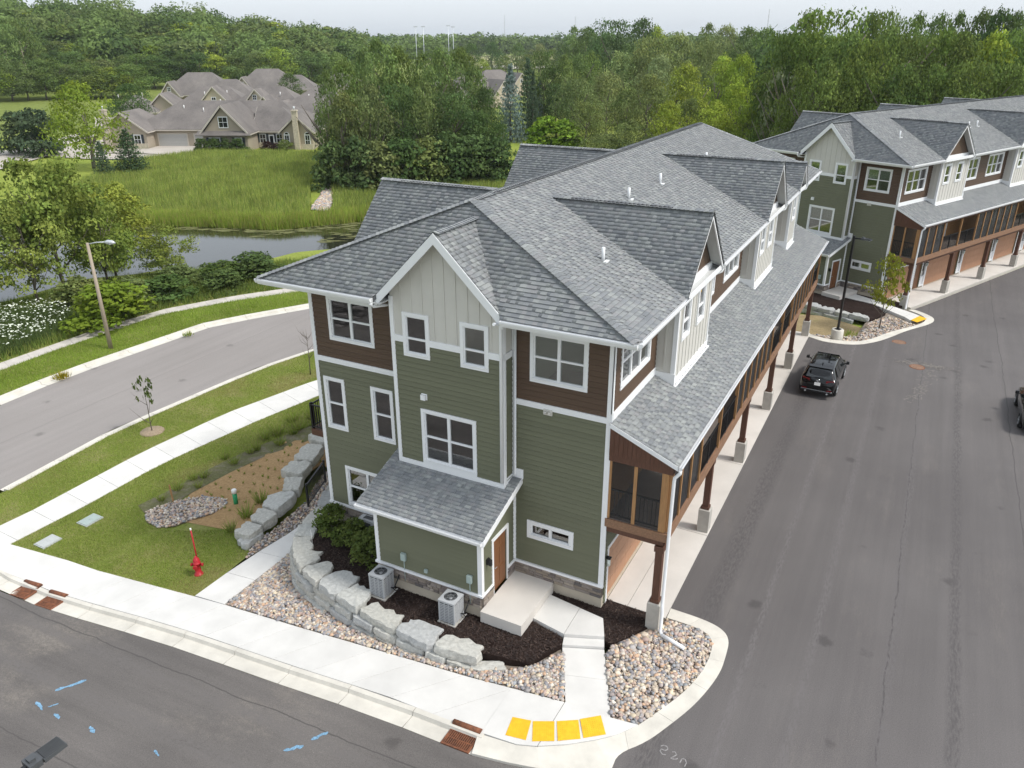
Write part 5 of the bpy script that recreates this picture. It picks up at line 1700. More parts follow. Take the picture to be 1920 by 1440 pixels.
# ---------------- pebbles
_phi = (1 + 5 ** .5) / 2
_ico_v = np.array([(-1, _phi, 0), (1, _phi, 0), (-1, -_phi, 0), (1, -_phi, 0), (0, -1, _phi), (0, 1, _phi), (0, -1, -_phi), (0, 1, -_phi), (_phi, 0, -1), (_phi, 0, 1), (-_phi, 0, -1), (-_phi, 0, 1)], float)
_ico_v /= np.linalg.norm(_ico_v[0])
_ico_f = np.array([(0, 11, 5), (0, 5, 1), (0, 1, 7), (0, 7, 10), (0, 10, 11), (1, 5, 9), (5, 11, 4), (11, 10, 2), (10, 7, 6), (7, 1, 8), (3, 9, 4), (3, 4, 2), (3, 2, 6), (3, 6, 8), (3, 8, 9), (4, 9, 5), (2, 4, 11), (6, 2, 10), (8, 6, 7), (9, 8, 1)])
PEB = np.array([(0.44, 0.37, 0.29), (0.50, 0.42, 0.33), (0.40, 0.30, 0.23), (0.31, 0.29, 0.28), (0.26, 0.27, 0.28), (0.55, 0.50, 0.43), (0.38, 0.28, 0.24), (0.45, 0.30, 0.20), (0.34, 0.29, 0.27), (0.52, 0.44, 0.32), (0.22, 0.21, 0.22), (0.41, 0.36, 0.32)])


def pebbles(name, poly, n, r0, r1, zf, seed, label=None, sizefn=None, jit=.05):
    r = np.random.default_rng(seed)
    P = np.array(poly); lo, hi = P.min(0), P.max(0)
    xs, ys = [], []
    got = 0
    while got < n:
        x = r.uniform(lo[0], hi[0], n * 2); y = r.uniform(lo[1], hi[1], n * 2)
        k = in_poly(x, y, list(map(tuple, P)))
        xs.append(x[k]); ys.append(y[k]); got += k.sum()
    x = np.concatenate(xs)[:n]; y = np.concatenate(ys)[:n]
    s = r0 + (r1 - r0) * r.random(n) ** 2
    if sizefn is not None: s = s * sizefn(x, y)
    sc = np.stack([s * r.uniform(.8, 1.35, n), s * r.uniform(.7, 1.05, n), s * r.uniform(.5, .8, n)], 1)
    a = r.uniform(0, 2 * PI, n); ca, sa = np.cos(a), np.sin(a)
    v = _ico_v[None] * sc[:, None] * r.uniform(.86, 1.12, (n, 12, 1))
    tx = r.normal(0, .35, n)
    vz = v[:, :, 2] + v[:, :, 0] * tx[:, None] * .5
    vx = v[:, :, 0] * ca[:, None] - v[:, :, 1] * sa[:, None] + x[:, None]
    vy = v[:, :, 0] * sa[:, None] + v[:, :, 1] * ca[:, None] + y[:, None]
    vz = vz + (zf(x, y) + r.random(n) * jit + s * .25)[:, None]
    V = np.stack([vx, vy, vz], 2).reshape(-1, 3)
    F = (_ico_f[None] + 12 * np.arange(n)[:, None, None]).reshape(-1, 3)
    c = PEB[r.integers(0, len(PEB), n)] * r.uniform(.95, 1.45, (n, 1))
    C_ = np.repeat(c, 20, 0)
    me = np_mesh(name, V, F, M['pebble'], C_, True)
    return tag(link(bpy.data.objects.new(name, me)), kind='stuff')


pebbles('gravel', [(.92, -1.88), (1.98, -4.15), (2.72, -4.06), (3.0, -3.5), (3.44, -2.5), (3.69, -1.68), (3.80, -.94), (3.80, -.40), (3.72, .12), (3.5, .43), (3.0, .55), (2.15, .55), (1.9, -.2), (1.45, -.85), (1.0, -1.45)], 2900, .036, .098, lambda x, y: np.full(x.shape, -.06), 1, sizefn=lambda x, y: 1 + .45 * (np.hypot(x - 1.4, y + .9) < .5))
pebbles('gravel', [(-12.55, -4.76), (-9.5, -4.69), (-4.46, -4.50), (-2.76, -4.45), (.55, -4.24), (-.31, -2.36), (-.95, -3.3), (-1.6, -3.8), (-2.2, -4.1), (-3, -4.30), (-4.5, -4.3), (-6, -4.2), (-8.7, -3.75), (-10.8, -3.0), (-11.9, -2.1), (-12.45, -1.0), (-12.62, -1.1)], 5600, .034, .090, lambda x, y: hh(x, y), 2)
pebbles('gravel', PATCH, 1500, .035, .085, lambda x, y: hh(x, y) + .03, 3)
pebbles('gravel', GS1, 1500, .035, .08, lambda x, y: hh(x, y), 4)
# mulch chips
r = np.random.default_rng(5)
n_ = 9000
x = r.uniform(-12, 1.7, n_ * 3); y = r.uniform(-3.9, .6, n_ * 3); k = in_poly(x, y, MUL)
x, y = x[k][:n_], y[k][:n_]; n_ = len(x)
a = r.uniform(0, 2 * PI, n_); l_ = r.uniform(.02, .06, n_); w_ = r.uniform(.006, .016, n_)
ex, ey = np.cos(a), np.sin(a)
z = MZ(x, y) + .012 + r.uniform(0, .02, n_)
t_ = r.normal(0, .35, n_)
V = np.stack([np.stack([x + ex * l_ * su - ey * w_ * sv, y + ey * l_ * su + ex * w_ * sv, z + l_ * su * t_], 1) for su, sv in ((-1, -1), (1, -1), (1, 1), (-1, 1))], 1).reshape(-1, 3)
c = np.array([(0.045, 0.028, 0.022), (0.03, 0.02, 0.017), (0.07, 0.045, 0.035), (0.10, 0.07, 0.055)])[r.choice(4, n_, p=[.45, .35, .16, .04])]
M['chip'] = stone_like('mulch_chip', None, True, 0.1, 20, 12, 0.95)
tag(link(bpy.data.objects.new('mulch_chips', np_mesh('mulch_chips', V, np.arange(4 * n_).reshape(-1, 4), M['chip'], c))), kind='stuff')
T_GROVE = [(-70.3,71.6,13.6,4.9,"g"),(-71.0,76.2,14.9,6.3,"g"),(-72.4,82.7,16.3,6.2,"g"),(-73.0,87.3,17.8,7.3,"g"),(-71.5,90.9,16.9,7.4,"g"),(-67.3,91.4,15.8,6.4,"g"),(-67.2,96.2,16.5,7.1,"g"),(-65.3,99.7,16.7,8.1,"g"),(-59.6,93.9,13.7,6.3,"g"),(-55.8,91.4,10.8,5.2,"d"),(-65.6,69.0,11.3,6.3,"o"),(-63.3,72.1,12.2,7.1,"o"),(-61.3,76.1,12.1,7.2,"d"),(-58.0,78.4,12.1,7.2,"o"),(-54.9,80.3,11.0,7.2,"d"),(-51.2,81.4,8.2,5.6,"d"),(-49.4,83.5,6.6,4.0,"d")]
T_SHRUB = [(-65.1,65.5,5.0,4.2,"d"),(-62.1,66.7,5.5,4.5,"d"),(-59.6,68.6,4.9,4.5,"o"),(-57.0,70.5,5.3,4.5,"d"),(-54.9,73.2,5.2,4.6,"o"),(-52.7,75.8,5.8,5.0,"d"),(-49.9,77.5,5.4,5.0,"d"),(-47.8,79.8,4.7,4.3,"d")]
T_MID = [(-68.4,137.8,15.6,7.2,"d"),(-64.3,139.7,14.4,6.6,"g"),(-63.7,145.4,14.8,7.4,"g"),(-63.1,151.1,15.0,6.9,"g"),(-124.6,282.5,21.6,10.1,"g"),(-120.3,284.3,21.2,13.5,"g"),(-78.8,204.0,22.6,12.3,"d"),(-74.3,216.3,23.1,11.1,"d"),(-74.6,228.9,21.0,8.9,"y"),(-54.0,165.1,18.2,10.0,"p"),(-48.6,166.8,18.6,10.0,"p"),(-41.5,163.6,16.5,7.8,"p"),(-66.7,260.4,21.9,9.9,"g"),(-56.4,242.4,21.0,11.0,"p"),(-49.0,238.9,20.8,12.6,"g"),(-43.0,235.1,20.2,10.6,"g"),(-29.5,130.6,14.8,7.4,"y"),(-25.5,128.4,15.0,7.3,"y"),(-33.5,122.3,13.6,8.1,"y"),(-38.5,117.6,12.1,6.9,"o"),(-30.8,104.3,8.7,5.8,"y"),(-24.3,108.1,8.7,6.7,"y"),(-18.9,109.4,8.8,5.4,"y"),(-52.5,119.8,10.7,7.8,"o"),(-60.1,163.0,14.4,8.6,"p"),(-52.1,134.0,11.0,7.9,"p"),(-52.5,106.6,5.4,7.2,"b"),(-49.3,107.0,4.9,5.7,"b"),(-39.7,99.1,3.8,5.2,"o"),(-35.1,100.8,6.0,6.5,"o"),(-13.4,100.2,13.7,5.4,"s"),(-23.3,116.6,11.1,6.7,"y"),(-28.7,110.1,8.9,5.5,"o"),(-46.5,109.3,7.6,5.7,"o"),(-18.1,112.6,12.9,4.6,"o"),(-61.5,130.0,9.7,5.6,"d"),(-31.3,150.7,13.4,7.2,"g"),(-33.4,134.7,11.9,6.5,"o"),(-46.1,128.7,9.2,6.5,"o"),(-47.6,151.4,14.3,7.4,"p"),(-27.9,176.9,18.3,8.2,"g")]
T_RIGHT = [(-9.5,106.9,21.8,8.7,"r"),(-12.5,108.5,21.3,6.2,"r"),(-14.7,106.1,18.9,6.1,"r"),(-5.3,97.3,18.7,6.0,"r"),(-6.4,134.4,21.8,6.3,"d"),(-4.3,129.5,22.1,6.1,"r"),(-1.7,124.7,21.1,5.9,"r"),(0.6,134.8,21.4,6.3,"r"),(3.5,149.9,21.9,6.4,"g"),(6.5,152.0,21.9,6.5,"g"),(10.1,151.9,22.0,6.4,"g"),(12.8,149.9,22.1,6.4,"d"),(15.1,147.8,22.1,6.3,"d"),(5.5,102.0,19.1,6.2,"r"),(7.6,100.0,18.7,6.1,"r"),(11.5,101.9,18.6,6.7,"y"),(-0.9,99.7,19.4,6.1,"r"),(-2.5,95.6,17.9,5.5,"r"),(2.2,99.9,18.5,6.1,"r"),(9.7,93.9,15.4,5.4,"r"),(5.3,91.9,15.1,5.3,"r"),(1.9,91.8,15.1,5.3,"r"),(-6.5,91.1,15.0,5.3,"r"),(-10.2,94.7,14.9,4.7,"r"),(-2.8,91.5,15.0,4.6,"r"),(13.5,93.8,15.1,5.4,"r"),(15.2,101.7,19.1,7.5,"r")]
T_SMALL = [(-108.6,60.4,11.9,7.9,"m"),(-143.3,96.0,9.3,7.5,"d"),(-133.8,65.6,6.3,5.6,"k"),(-128.3,65.1,6.9,6.0,"k"),(-148.5,149.3,9.1,6.3,"d"),(-73.6,146.4,9.3,3.3,"n")]
T_CON = [(-98.3,59.3,5.5,5.6,"k"),(-99.7,55.7,4.2,2.9,"k"),(-66.5,119.7,13.0,6.2,"n"),(-67.2,128.4,14.0,5.4,"k"),(-69.0,137.5,10.0,2.9,"n"),(-63.6,123.5,11.9,3.3,"k")]
T_LEFT_F = [(-238.5,124.4,12.0,9.5,"y"),(-236.4,128.0,12.3,9.6,"g"),(-234.3,131.4,11.3,7.3,"g"),(-231.6,135.5,12.1,7.3,"g"),(-229.8,138.3,12.3,7.9,"g"),(-228.0,141.0,10.4,7.4,"o"),(-225.5,144.5,11.0,10.0,"g"),(-223.4,147.5,10.0,10.0,"g"),(-221.3,150.4,7.9,8.7,"y"),(-218.2,154.5,10.5,10.0,"g"),(-259.2,138.5,15.5,8.8,"g"),(-256.6,142.8,15.4,8.7,"o"),(-254.4,146.4,14.4,10.0,"g"),(-252.2,149.7,13.6,9.2,"d"),(-250.0,153.0,14.1,8.2,"d"),(-247.0,157.5,14.0,10.1,"g"),(-245.1,160.2,11.6,8.8,"o"),(-242.0,164.4,11.2,10.0,"o"),(-238.4,169.1,12.4,10.2,"g"),(-235.5,172.8,13.0,9.4,"g"),(-233.0,176.0,12.4,10.3,"d"),(-230.5,179.0,12.1,7.9,"d"),(-227.0,183.1,13.6,8.1,"d"),(-223.1,187.5,13.2,8.7,"d"),(-220.0,190.9,12.5,9.7,"y"),(-216.1,195.0,12.1,8.2,"g"),(-212.9,198.2,13.2,10.7,"g"),(-209.5,201.6,13.4,10.4,"g"),(-205.3,205.7,14.6,10.9,"y"),(-202.1,208.6,13.9,10.4,"g"),(-197.3,213.0,13.4,8.1,"g"),(-193.8,216.0,13.0,8.1,"g"),(-189.9,219.2,12.9,11.0,"g"),(-285.3,153.4,18.9,11.0,"g"),(-283.2,156.8,19.0,11.7,"g"),(-281.2,160.1,17.5,11.9,"y"),(-278.4,164.5,17.4,9.0,"g"),(-276.2,167.9,17.3,11.6,"d"),(-274.1,171.0,16.9,9.7,"o"),(-271.4,174.9,15.9,9.7,"y"),(-268.6,178.8,14.6,9.3,"y"),(-265.7,182.8,13.2,9.6,"g"),(-262.4,187.2,16.0,10.4,"d"),(-259.5,190.9,16.2,9.4,"o"),(-256.3,194.9,15.4,9.6,"y"),(-253.3,198.5,15.2,9.9,"g"),(-249.4,203.1,16.0,12.0,"d"),(-245.9,207.1,16.4,9.0,"d"),(-241.7,211.6,16.3,10.9,"y"),(-237.8,215.8,16.4,10.6,"o"),(-234.1,219.5,15.1,9.5,"o"),(-229.7,223.8,16.0,11.0,"g"),(-226.2,227.2,16.2,10.7,"g"),(-222.7,230.5,16.0,10.7,"g"),(-217.8,234.9,14.9,9.0,"g"),(-214.3,238.0,14.0,10.1,"o"),(-210.7,241.0,15.0,9.8,"o"),(-207.0,244.1,15.6,11.0,"d"),(-314.9,172.0,23.6,10.9,"g"),(-312.4,176.1,22.9,13.1,"o"),(-309.8,180.4,23.7,11.4,"d"),(-306.9,184.9,22.8,10.6,"g"),(-304.5,188.5,21.0,11.8,"d"),(-301.7,192.7,22.1,10.8,"g"),(-298.7,196.9,18.6,11.7,"d"),(-295.5,201.4,18.1,10.8,"d"),(-292.5,205.5,17.1,9.8,"y"),(-288.7,210.4,18.3,11.0,"g"),(-285.3,214.7,19.5,12.1,"g"),(-281.4,219.4,18.5,11.6,"d"),(-277.4,224.2,20.3,10.2,"g"),(-274.3,227.8,18.5,11.2,"d"),(-270.9,231.6,21.0,11.9,"g"),(-267.5,235.3,20.8,9.8,"g"),(-264.6,238.4,19.3,10.3,"g"),(-260.1,243.0,20.0,10.3,"g"),(-255.7,247.4,19.8,11.2,"g"),(-251.7,251.3,18.1,12.8,"g"),(-248.0,254.7,20.2,10.4,"y"),(-244.0,258.4,19.7,11.4,"g"),(-240.0,262.0,17.9,12.5,"g"),(-236.3,265.2,18.2,11.1,"g"),(-231.1,269.5,16.8,9.3,"g"),(-344.3,191.1,25.4,13.0,"g"),(-341.7,195.4,26.2,13.3,"d"),(-339.2,199.3,25.6,11.4,"g"),(-336.3,203.9,26.0,11.3,"g"),(-333.0,208.9,26.3,12.2,"o"),(-330.0,213.2,23.1,12.5,"g"),(-327.0,217.4,22.3,10.4,"g"),(-324.1,221.5,23.2,10.3,"g"),(-321.4,225.2,21.1,10.4,"g"),(-317.8,230.0,22.2,13.8,"g"),(-314.4,234.3,21.0,10.6,"g"),(-310.1,239.7,22.0,12.0,"g"),(-306.2,244.3,22.9,10.8,"o"),(-303.0,248.1,22.5,13.0,"y"),(-299.7,251.8,24.1,12.6,"y"),(-296.2,255.8,22.1,10.1,"g"),(-292.6,259.7,22.0,12.3,"y"),(-288.6,264.0,23.4,13.2,"g"),(-284.5,268.1,21.3,11.4,"o"),(-280.0,272.6,22.6,10.3,"g"),(-276.2,276.3,20.9,12.4,"g"),(-271.2,280.9,20.4,12.1,"g"),(-267.2,284.6,20.7,13.0,"g"),(-262.3,289.0,22.0,13.9,"o"),(-257.5,293.1,20.0,14.0,"g"),(-251.8,297.9,20.0,12.4,"o"),(-379.3,210.5,31.1,15.7,"y"),(-376.4,215.2,29.4,11.5,"y"),(-373.5,220.0,30.7,14.5,"g"),(-370.8,224.2,30.2,12.7,"o"),(-367.8,228.7,27.9,12.9,"y"),(-364.3,233.9,27.8,15.0,"g"),(-360.6,239.3,27.2,11.2,"o"),(-357.7,243.3,26.6,11.4,"g"),(-355.1,247.0,25.4,11.2,"g"),(-351.5,251.7,23.5,13.1,"d"),(-347.3,257.2,23.8,13.1,"g"),(-343.3,262.2,26.2,14.2,"g"),(-339.7,266.6,25.7,15.4,"g"),(-335.6,271.6,26.7,15.1,"d"),(-331.2,276.7,27.0,15.4,"d"),(-326.4,282.0,25.7,15.6,"y"),(-322.9,285.8,25.1,15.2,"g"),(-319.3,289.7,24.1,12.5,"y"),(-315.4,293.7,22.8,11.2,"y"),(-311.4,297.8,25.2,11.4,"g"),(-306.1,303.0,23.3,14.4,"g"),(-301.2,307.7,24.6,14.6,"y"),(-296.5,312.0,22.7,11.9,"g"),(-290.6,317.4,22.6,13.2,"d"),(-286.4,321.1,23.3,14.9,"g"),(-281.9,324.9,22.4,15.1,"o"),(-276.6,329.2,18.8,14.6,"g")]
T_FAR_T = [(-365.3,398.1,16.1,12.7,"g"),(-358.6,404.0,15.5,10.7,"g"),(-353.9,408.0,14.9,10.4,"g"),(-346.3,414.3,14.4,9.3,"g"),(-340.7,418.8,16.9,12.6,"g"),(-335.8,422.7,14.3,9.1,"g"),(-327.7,428.8,16.9,8.5,"d"),(-321.0,433.7,15.6,10.1,"g"),(-313.3,439.2,14.4,9.8,"g"),(-304.9,445.0,14.1,10.9,"g"),(-298.3,449.3,17.3,11.9,"g"),(-212.2,495.2,16.1,8.8,"g"),(-203.2,499.0,16.0,11.9,"g"),(-193.5,502.8,15.1,11.9,"g"),(-185.8,505.7,14.5,11.4,"g"),(-176.9,508.9,14.9,9.6,"g"),(-168.7,511.6,16.2,9.8,"g"),(-161.7,513.9,14.9,9.7,"g"),(-153.5,516.4,14.7,8.5,"g"),(-147.6,518.1,16.8,10.0,"d"),(-137.6,520.9,15.1,9.5,"g"),(-131.4,522.5,16.5,10.0,"g"),(-123.0,524.6,14.4,11.7,"g"),(-116.1,526.2,15.1,11.3,"g"),(-108.4,527.9,14.0,12.0,"g"),(-101.5,529.3,15.6,9.4,"g"),(-95.2,530.5,17.0,11.5,"g"),(-87.0,532.0,13.9,11.1,"g"),(-80.8,533.0,14.3,11.5,"g"),(-71.7,534.4,17.0,11.0,"g"),(-63.2,535.5,15.9,10.5,"g"),(-458.2,502.9,18.5,13.7,"d"),(-451.7,508.6,15.9,12.6,"g"),(-444.7,514.6,16.4,15.7,"g"),(-438.2,520.0,17.6,11.3,"g"),(-431.9,525.1,19.1,11.5,"g"),(-424.9,530.7,18.0,15.8,"d"),(-418.7,535.5,17.2,13.6,"g"),(-411.2,541.2,17.6,10.6,"g"),(-403.5,546.8,19.1,14.4,"d"),(-397.0,551.5,17.0,13.6,"g"),(-390.5,556.0,15.7,13.8,"g"),(-383.6,560.7,15.7,12.6,"g"),(-376.1,565.7,16.9,12.1,"g"),(-266.8,624.1,15.4,15.8,"g"),(-259.4,627.2,18.5,11.2,"d"),(-249.8,631.1,16.5,12.8,"g"),(-241.6,634.3,17.2,14.8,"g"),(-232.2,637.8,16.1,12.7,"g"),(-223.1,641.0,14.9,14.4,"d"),(-216.7,643.2,18.3,12.2,"d"),(-207.8,646.1,18.4,15.9,"g"),(-199.4,648.8,15.4,11.8,"g"),(-191.5,651.2,16.0,14.2,"g"),(-184.3,653.3,16.9,13.5,"g"),(-177.5,655.2,17.5,14.0,"d"),(-171.3,656.8,18.5,11.2,"g"),(-163.8,658.8,17.2,11.1,"d"),(-155.4,660.8,18.4,13.3,"g"),(-148.2,662.5,15.0,14.2,"g"),(-139.3,664.5,16.0,15.1,"g"),(-133.7,665.6,15.7,11.1,"d"),(-127.6,666.9,16.0,11.1,"g"),(-119.1,668.5,15.1,15.1,"g"),(-112.2,669.7,15.1,11.6,"d"),(-105.5,670.8,16.6,14.4,"g"),(-98.9,671.9,14.6,13.2,"g"),(-93.2,672.7,16.0,12.6,"g"),(-85.8,673.8,14.5,15.9,"g"),(-558.1,614.8,16.7,17.7,"g"),(-552.2,620.0,19.1,15.2,"g"),(-543.4,627.6,19.5,14.8,"g"),(-535.6,634.1,17.5,13.4,"g"),(-528.8,639.7,19.7,18.6,"g"),(-523.1,644.3,19.3,14.4,"g"),(-517.1,649.0,16.4,16.6,"g"),(-507.2,656.6,18.6,15.4,"g"),(-501.0,661.3,19.6,18.4,"g"),(-491.7,668.1,20.7,18.4,"g"),(-484.9,673.1,19.0,15.4,"g"),(-478.6,677.5,20.3,19.5,"g"),(-472.7,681.6,18.7,19.4,"g"),(-464.3,687.2,21.1,15.5,"g"),(-454.6,693.6,16.4,17.3,"g"),(-447.3,698.2,19.1,17.8,"g"),(-437.0,704.7,19.3,19.7,"g"),(-426.6,710.9,20.5,18.2,"g"),(-416.4,716.9,20.9,15.3,"g"),(-408.1,721.6,19.8,16.0,"d"),(-401.6,725.2,17.9,18.1,"g"),(-394.8,728.9,17.6,13.0,"g"),(-384.1,734.6,20.2,12.9,"g"),(-372.9,740.2,18.0,13.7,"g"),(-365.9,743.7,19.2,17.1,"g"),(-358.4,747.3,18.9,14.6,"d"),(-350.1,751.2,20.0,14.8,"g"),(-342.1,754.9,20.6,15.5,"d"),(-333.5,758.7,18.6,16.8,"g"),(-322.1,763.6,20.3,12.9,"g"),(-311.8,767.8,20.3,16.1,"g"),(-304.8,770.6,16.9,15.7,"g"),(-294.3,774.7,20.7,16.2,"g"),(-283.9,778.6,16.3,18.1,"d"),(-275.1,781.7,20.4,13.6,"d"),(-265.5,785.0,19.5,16.8,"g"),(-253.8,788.9,19.3,13.9,"g"),(-243.9,792.0,20.6,14.2,"g"),(-236.4,794.3,18.2,18.4,"d"),(-225.7,797.4,20.1,15.2,"g"),(-218.7,799.4,17.8,16.7,"g"),(-211.8,801.3,20.3,15.1,"g"),(-203.1,803.6,19.0,18.4,"g"),(-192.3,806.2,16.9,14.6,"g"),(-182.7,808.5,18.7,17.1,"g"),(-172.4,810.8,17.6,18.8,"g"),(-162.9,812.8,17.7,19.0,"d"),(-153.9,814.6,20.5,13.0,"g"),(-143.6,816.5,17.2,12.9,"g"),(-136.4,817.7,16.9,17.0,"g"),(-127.3,819.3,17.0,17.7,"g"),(-120.5,820.3,16.9,14.9,"g"),(-109.6,821.9,17.0,14.6,"g"),(-99.9,823.2,19.1,14.8,"g"),(-657.5,727.1,20.8,20.4,"g"),(-649.2,734.4,21.8,16.8,"d"),(-641.7,740.8,19.0,18.7,"g"),(-633.5,747.7,22.3,18.5,"g"),(-626.3,753.7,21.9,19.0,"g"),(-615.6,762.4,20.6,15.1,"g"),(-607.7,768.6,19.7,19.4,"g"),(-598.5,775.7,18.6,18.4,"d"),(-587.5,784.0,20.9,15.9,"d"),(-578.7,790.4,17.4,19.2,"g"),(-568.5,797.6,18.7,22.8,"g"),(-557.9,805.0,21.9,15.8,"d"),(-546.6,812.7,19.0,15.4,"g"),(-538.4,818.0,20.5,21.3,"g"),(-529.0,824.1,20.5,15.8,"g"),(-520.2,829.6,20.5,23.2,"g"),(-512.4,834.4,20.7,16.5,"g"),(-500.9,841.3,16.9,19.1,"g"),(-490.8,847.2,22.0,18.4,"d"),(-479.7,853.4,18.2,17.6,"d"),(-466.9,860.4,19.5,15.8,"g"),(-458.6,864.9,19.1,15.7,"g"),(-448.5,870.1,20.7,19.5,"g"),(-440.5,874.2,16.9,23.0,"g"),(-430.5,879.1,18.4,22.5,"d"),(-417.7,885.2,17.9,15.6,"d"),(-409.5,889.0,16.4,18.8,"g"),(-398.5,894.0,17.3,20.2,"d"),(-388.9,898.2,17.6,17.1,"g"),(-378.7,902.5,17.8,15.8,"g"),(-368.0,906.9,16.3,21.3,"g"),(-354.5,912.3,21.3,16.4,"g"),(-342.3,916.9,20.5,18.8,"g"),(-329.6,921.5,19.1,17.4,"d"),(-317.9,925.7,17.7,19.4,"g"),(-308.9,928.7,21.9,19.7,"g"),(-297.0,932.6,19.0,22.1,"d"),(-285.7,936.1,21.6,17.4,"g"),(-275.8,939.1,19.7,21.3,"d"),(-263.8,942.5,17.3,21.0,"g"),(-253.3,945.4,20.9,22.9,"g"),(-241.4,948.6,19.3,21.8,"g"),(-231.3,951.1,17.4,19.1,"g"),(-222.6,953.2,18.8,15.0,"g"),(-210.0,956.1,16.7,15.3,"g"),(-199.9,958.3,21.0,16.7,"g"),(-187.2,960.9,20.2,21.8,"g"),(-176.9,962.9,17.8,16.9,"d"),(-164.3,965.2,20.3,16.9,"g"),(-152.2,967.2,18.5,18.6,"d"),(-143.6,968.5,20.9,19.6,"g"),(-131.1,970.4,17.2,22.3,"g"),(-123.2,971.4,21.1,15.1,"g")]

# ================================================================== vegetation
def leaf_quads(c, nrm, size, r):
    """diamond leaves: centres (n,3), normals (n,3), sizes (n) -> verts (4n,3)"""
    n = len(c)
    nrm = nrm / np.linalg.norm(nrm, axis=1, keepdims=True)
    t = np.cross(nrm, r.normal(size=(n, 3))); t /= np.linalg.norm(t, axis=1, keepdims=True) + 1e-9
    b = np.cross(nrm, t)
    L_ = size[:, None]; W_ = size[:, None] * r.uniform(.5, .85, (n, 1))
    bend = nrm * (size * r.uniform(-.25, .1, n))[:, None]
    return np.stack([c - t * L_, c + b * W_ + bend, c + t * L_, c - b * W_ + bend], 1).reshape(-1, 3)


def crown_mesh(name, seed, nclump, nleaf, leaf, prof, base=.16, squash=.8, crad=(.15, .27), hue=.12):
    """a crown of unit height and unit width; prof(t) = relative radius at height t"""
    r = np.random.default_rng(seed)
    C_, N_, S_, K_ = [], [], [], []
    lobes = r.uniform(0, 2 * PI, 3)
    for k in range(nclump):
        t = r.uniform(0, 1) ** .85
        a = r.uniform(0, 2 * PI)
        rad = .5 * prof(t) * (1 + .16 * math.sin(3 * a + lobes[0] + 4 * t) + .10 * math.sin(5 * a + lobes[1]))
        q = math.sqrt(r.uniform(.15, 1)) * .9
        rc = r.uniform(*crad) * (.55 + .45 * prof(t))
        p = np.array([math.cos(a) * rad * q, math.sin(a) * rad * q, base + (1 - base) * t * .93])
        n = int(nleaf * (rc / .2) ** 2 / nclump) + 4
        d = r.normal(size=(n, 3)); d /= np.linalg.norm(d, axis=1, keepdims=True)
        d[:, 2] = np.where(d[:, 2] < -.3, -d[:, 2] * .6, d[:, 2])
        rr = rc * r.uniform(.45, 1.05, n) ** .6
        pos = p + d * rr[:, None] * np.array([1, 1, squash])
        nm = d + r.normal(size=(n, 3)) * .55 + np.array([0, 0, .35])
        C_.append(pos); N_.append(nm); S_.append(leaf * r.uniform(.6, 1.3, n))
        tone = r.uniform(1 - hue * 2, 1 + hue * 2)
        g = tone * r.uniform(.82, 1.18, (n, 1))
        yel = r.uniform(-.05, .08) + r.uniform(-.03, .03, (n, 1))
        K_.append(np.concatenate([g * (1 + yel), g, g * (1 - yel * .6)], 1))
    C_ = np.concatenate(C_); N_ = np.concatenate(N_); S_ = np.concatenate(S_); K_ = np.concatenate(K_)
    V = leaf_quads(C_, N_, S_, r)
    return np_mesh(name, V, np.arange(len(V)).reshape(-1, 4), M['leaf'], K_)


def trunk_mesh(name, seed, nb=6, h=.62, r0=.028, crook=.03):
    r = random.Random(seed)
    mb = MB()
    pts = [(0, 0, -.03)]
    x = y = 0
    for i in range(1, 6):
        x += r.uniform(-crook, crook); y += r.uniform(-crook, crook); pts.append((x, y, h * i / 5))
    mb.tube(pts, [r0 * (1 - .75 * i / 5) for i in range(6)], 7)
    for k in range(nb):
        i = r.randrange(1, 5); p = Vector(pts[i]); a = r.uniform(0, 2 * PI); ln = r.uniform(.16, .34)
        q1 = p + Vector((math.cos(a) * ln * .5, math.sin(a) * ln * .5, ln * .45)); q2 = p + Vector((math.cos(a) * ln, math.sin(a) * ln, ln * 1.1))
        mb.tube([p, q1, q2], [r0 * .45, r0 * .3, r0 * .1], 5)
    return mb.mesh(name, M['bark'])


dome = lambda t: max(.05, math.sin(PI * min(1, t * .86 + .16)) ** .6)
egg = lambda t: max(.05, math.sin(PI * (t * .80 + .18)) ** .75)
tall = lambda t: max(.06, (1 - abs(t - .42) ** 2.2 * 1.6))
wide = lambda t: max(.08, math.cos((t - .35) * 1.9) ** .7 if abs((t - .35) * 1.9) < PI / 2 else .08)
PRO = {}
for i, (pf, base, nc, nl, lf, sq) in enumerate(((dome, .12, 90, 9800, .017, .8), (egg, .10, 100, 9800, .0168, .75), (tall, .10, 100, 10000, .0162, .7), (wide, .14, 85, 9600, .0175, .85), (egg, .14, 70, 9000, .0175, .7), (dome, .08, 105, 10400, .0162, .8))):
    PRO['b%d' % i] = (crown_mesh('crown', 100 + i, nc, nl, lf, pf, base, sq, (.10, .22), .16), trunk_mesh('trunk', 100 + i))
for i in range(3):
    PRO['f%d' % i] = (crown_mesh('crown', 200 + i, 54, 2200, .033, (dome, egg, tall)[i], .06, .8, (.13, .24), .15), trunk_mesh('trunk', 200 + i, 3))
for i in range(3):
    PRO['s%d' % i] = (crown_mesh('crown', 300 + i, 60, 2400, .040, lambda t: max(.1, math.sqrt(max(0, 1 - t * t)) ** .8), .0, .75, (.15, .25)), trunk_mesh('trunk', 300 + i, 5, .3))
sparse = crown_mesh('crown', 400, 60, 1500, .026, tall, .12, .8, (.07, .15))
PRO['sp'] = (sparse, trunk_mesh('trunk', 400, 16, .8, .018))


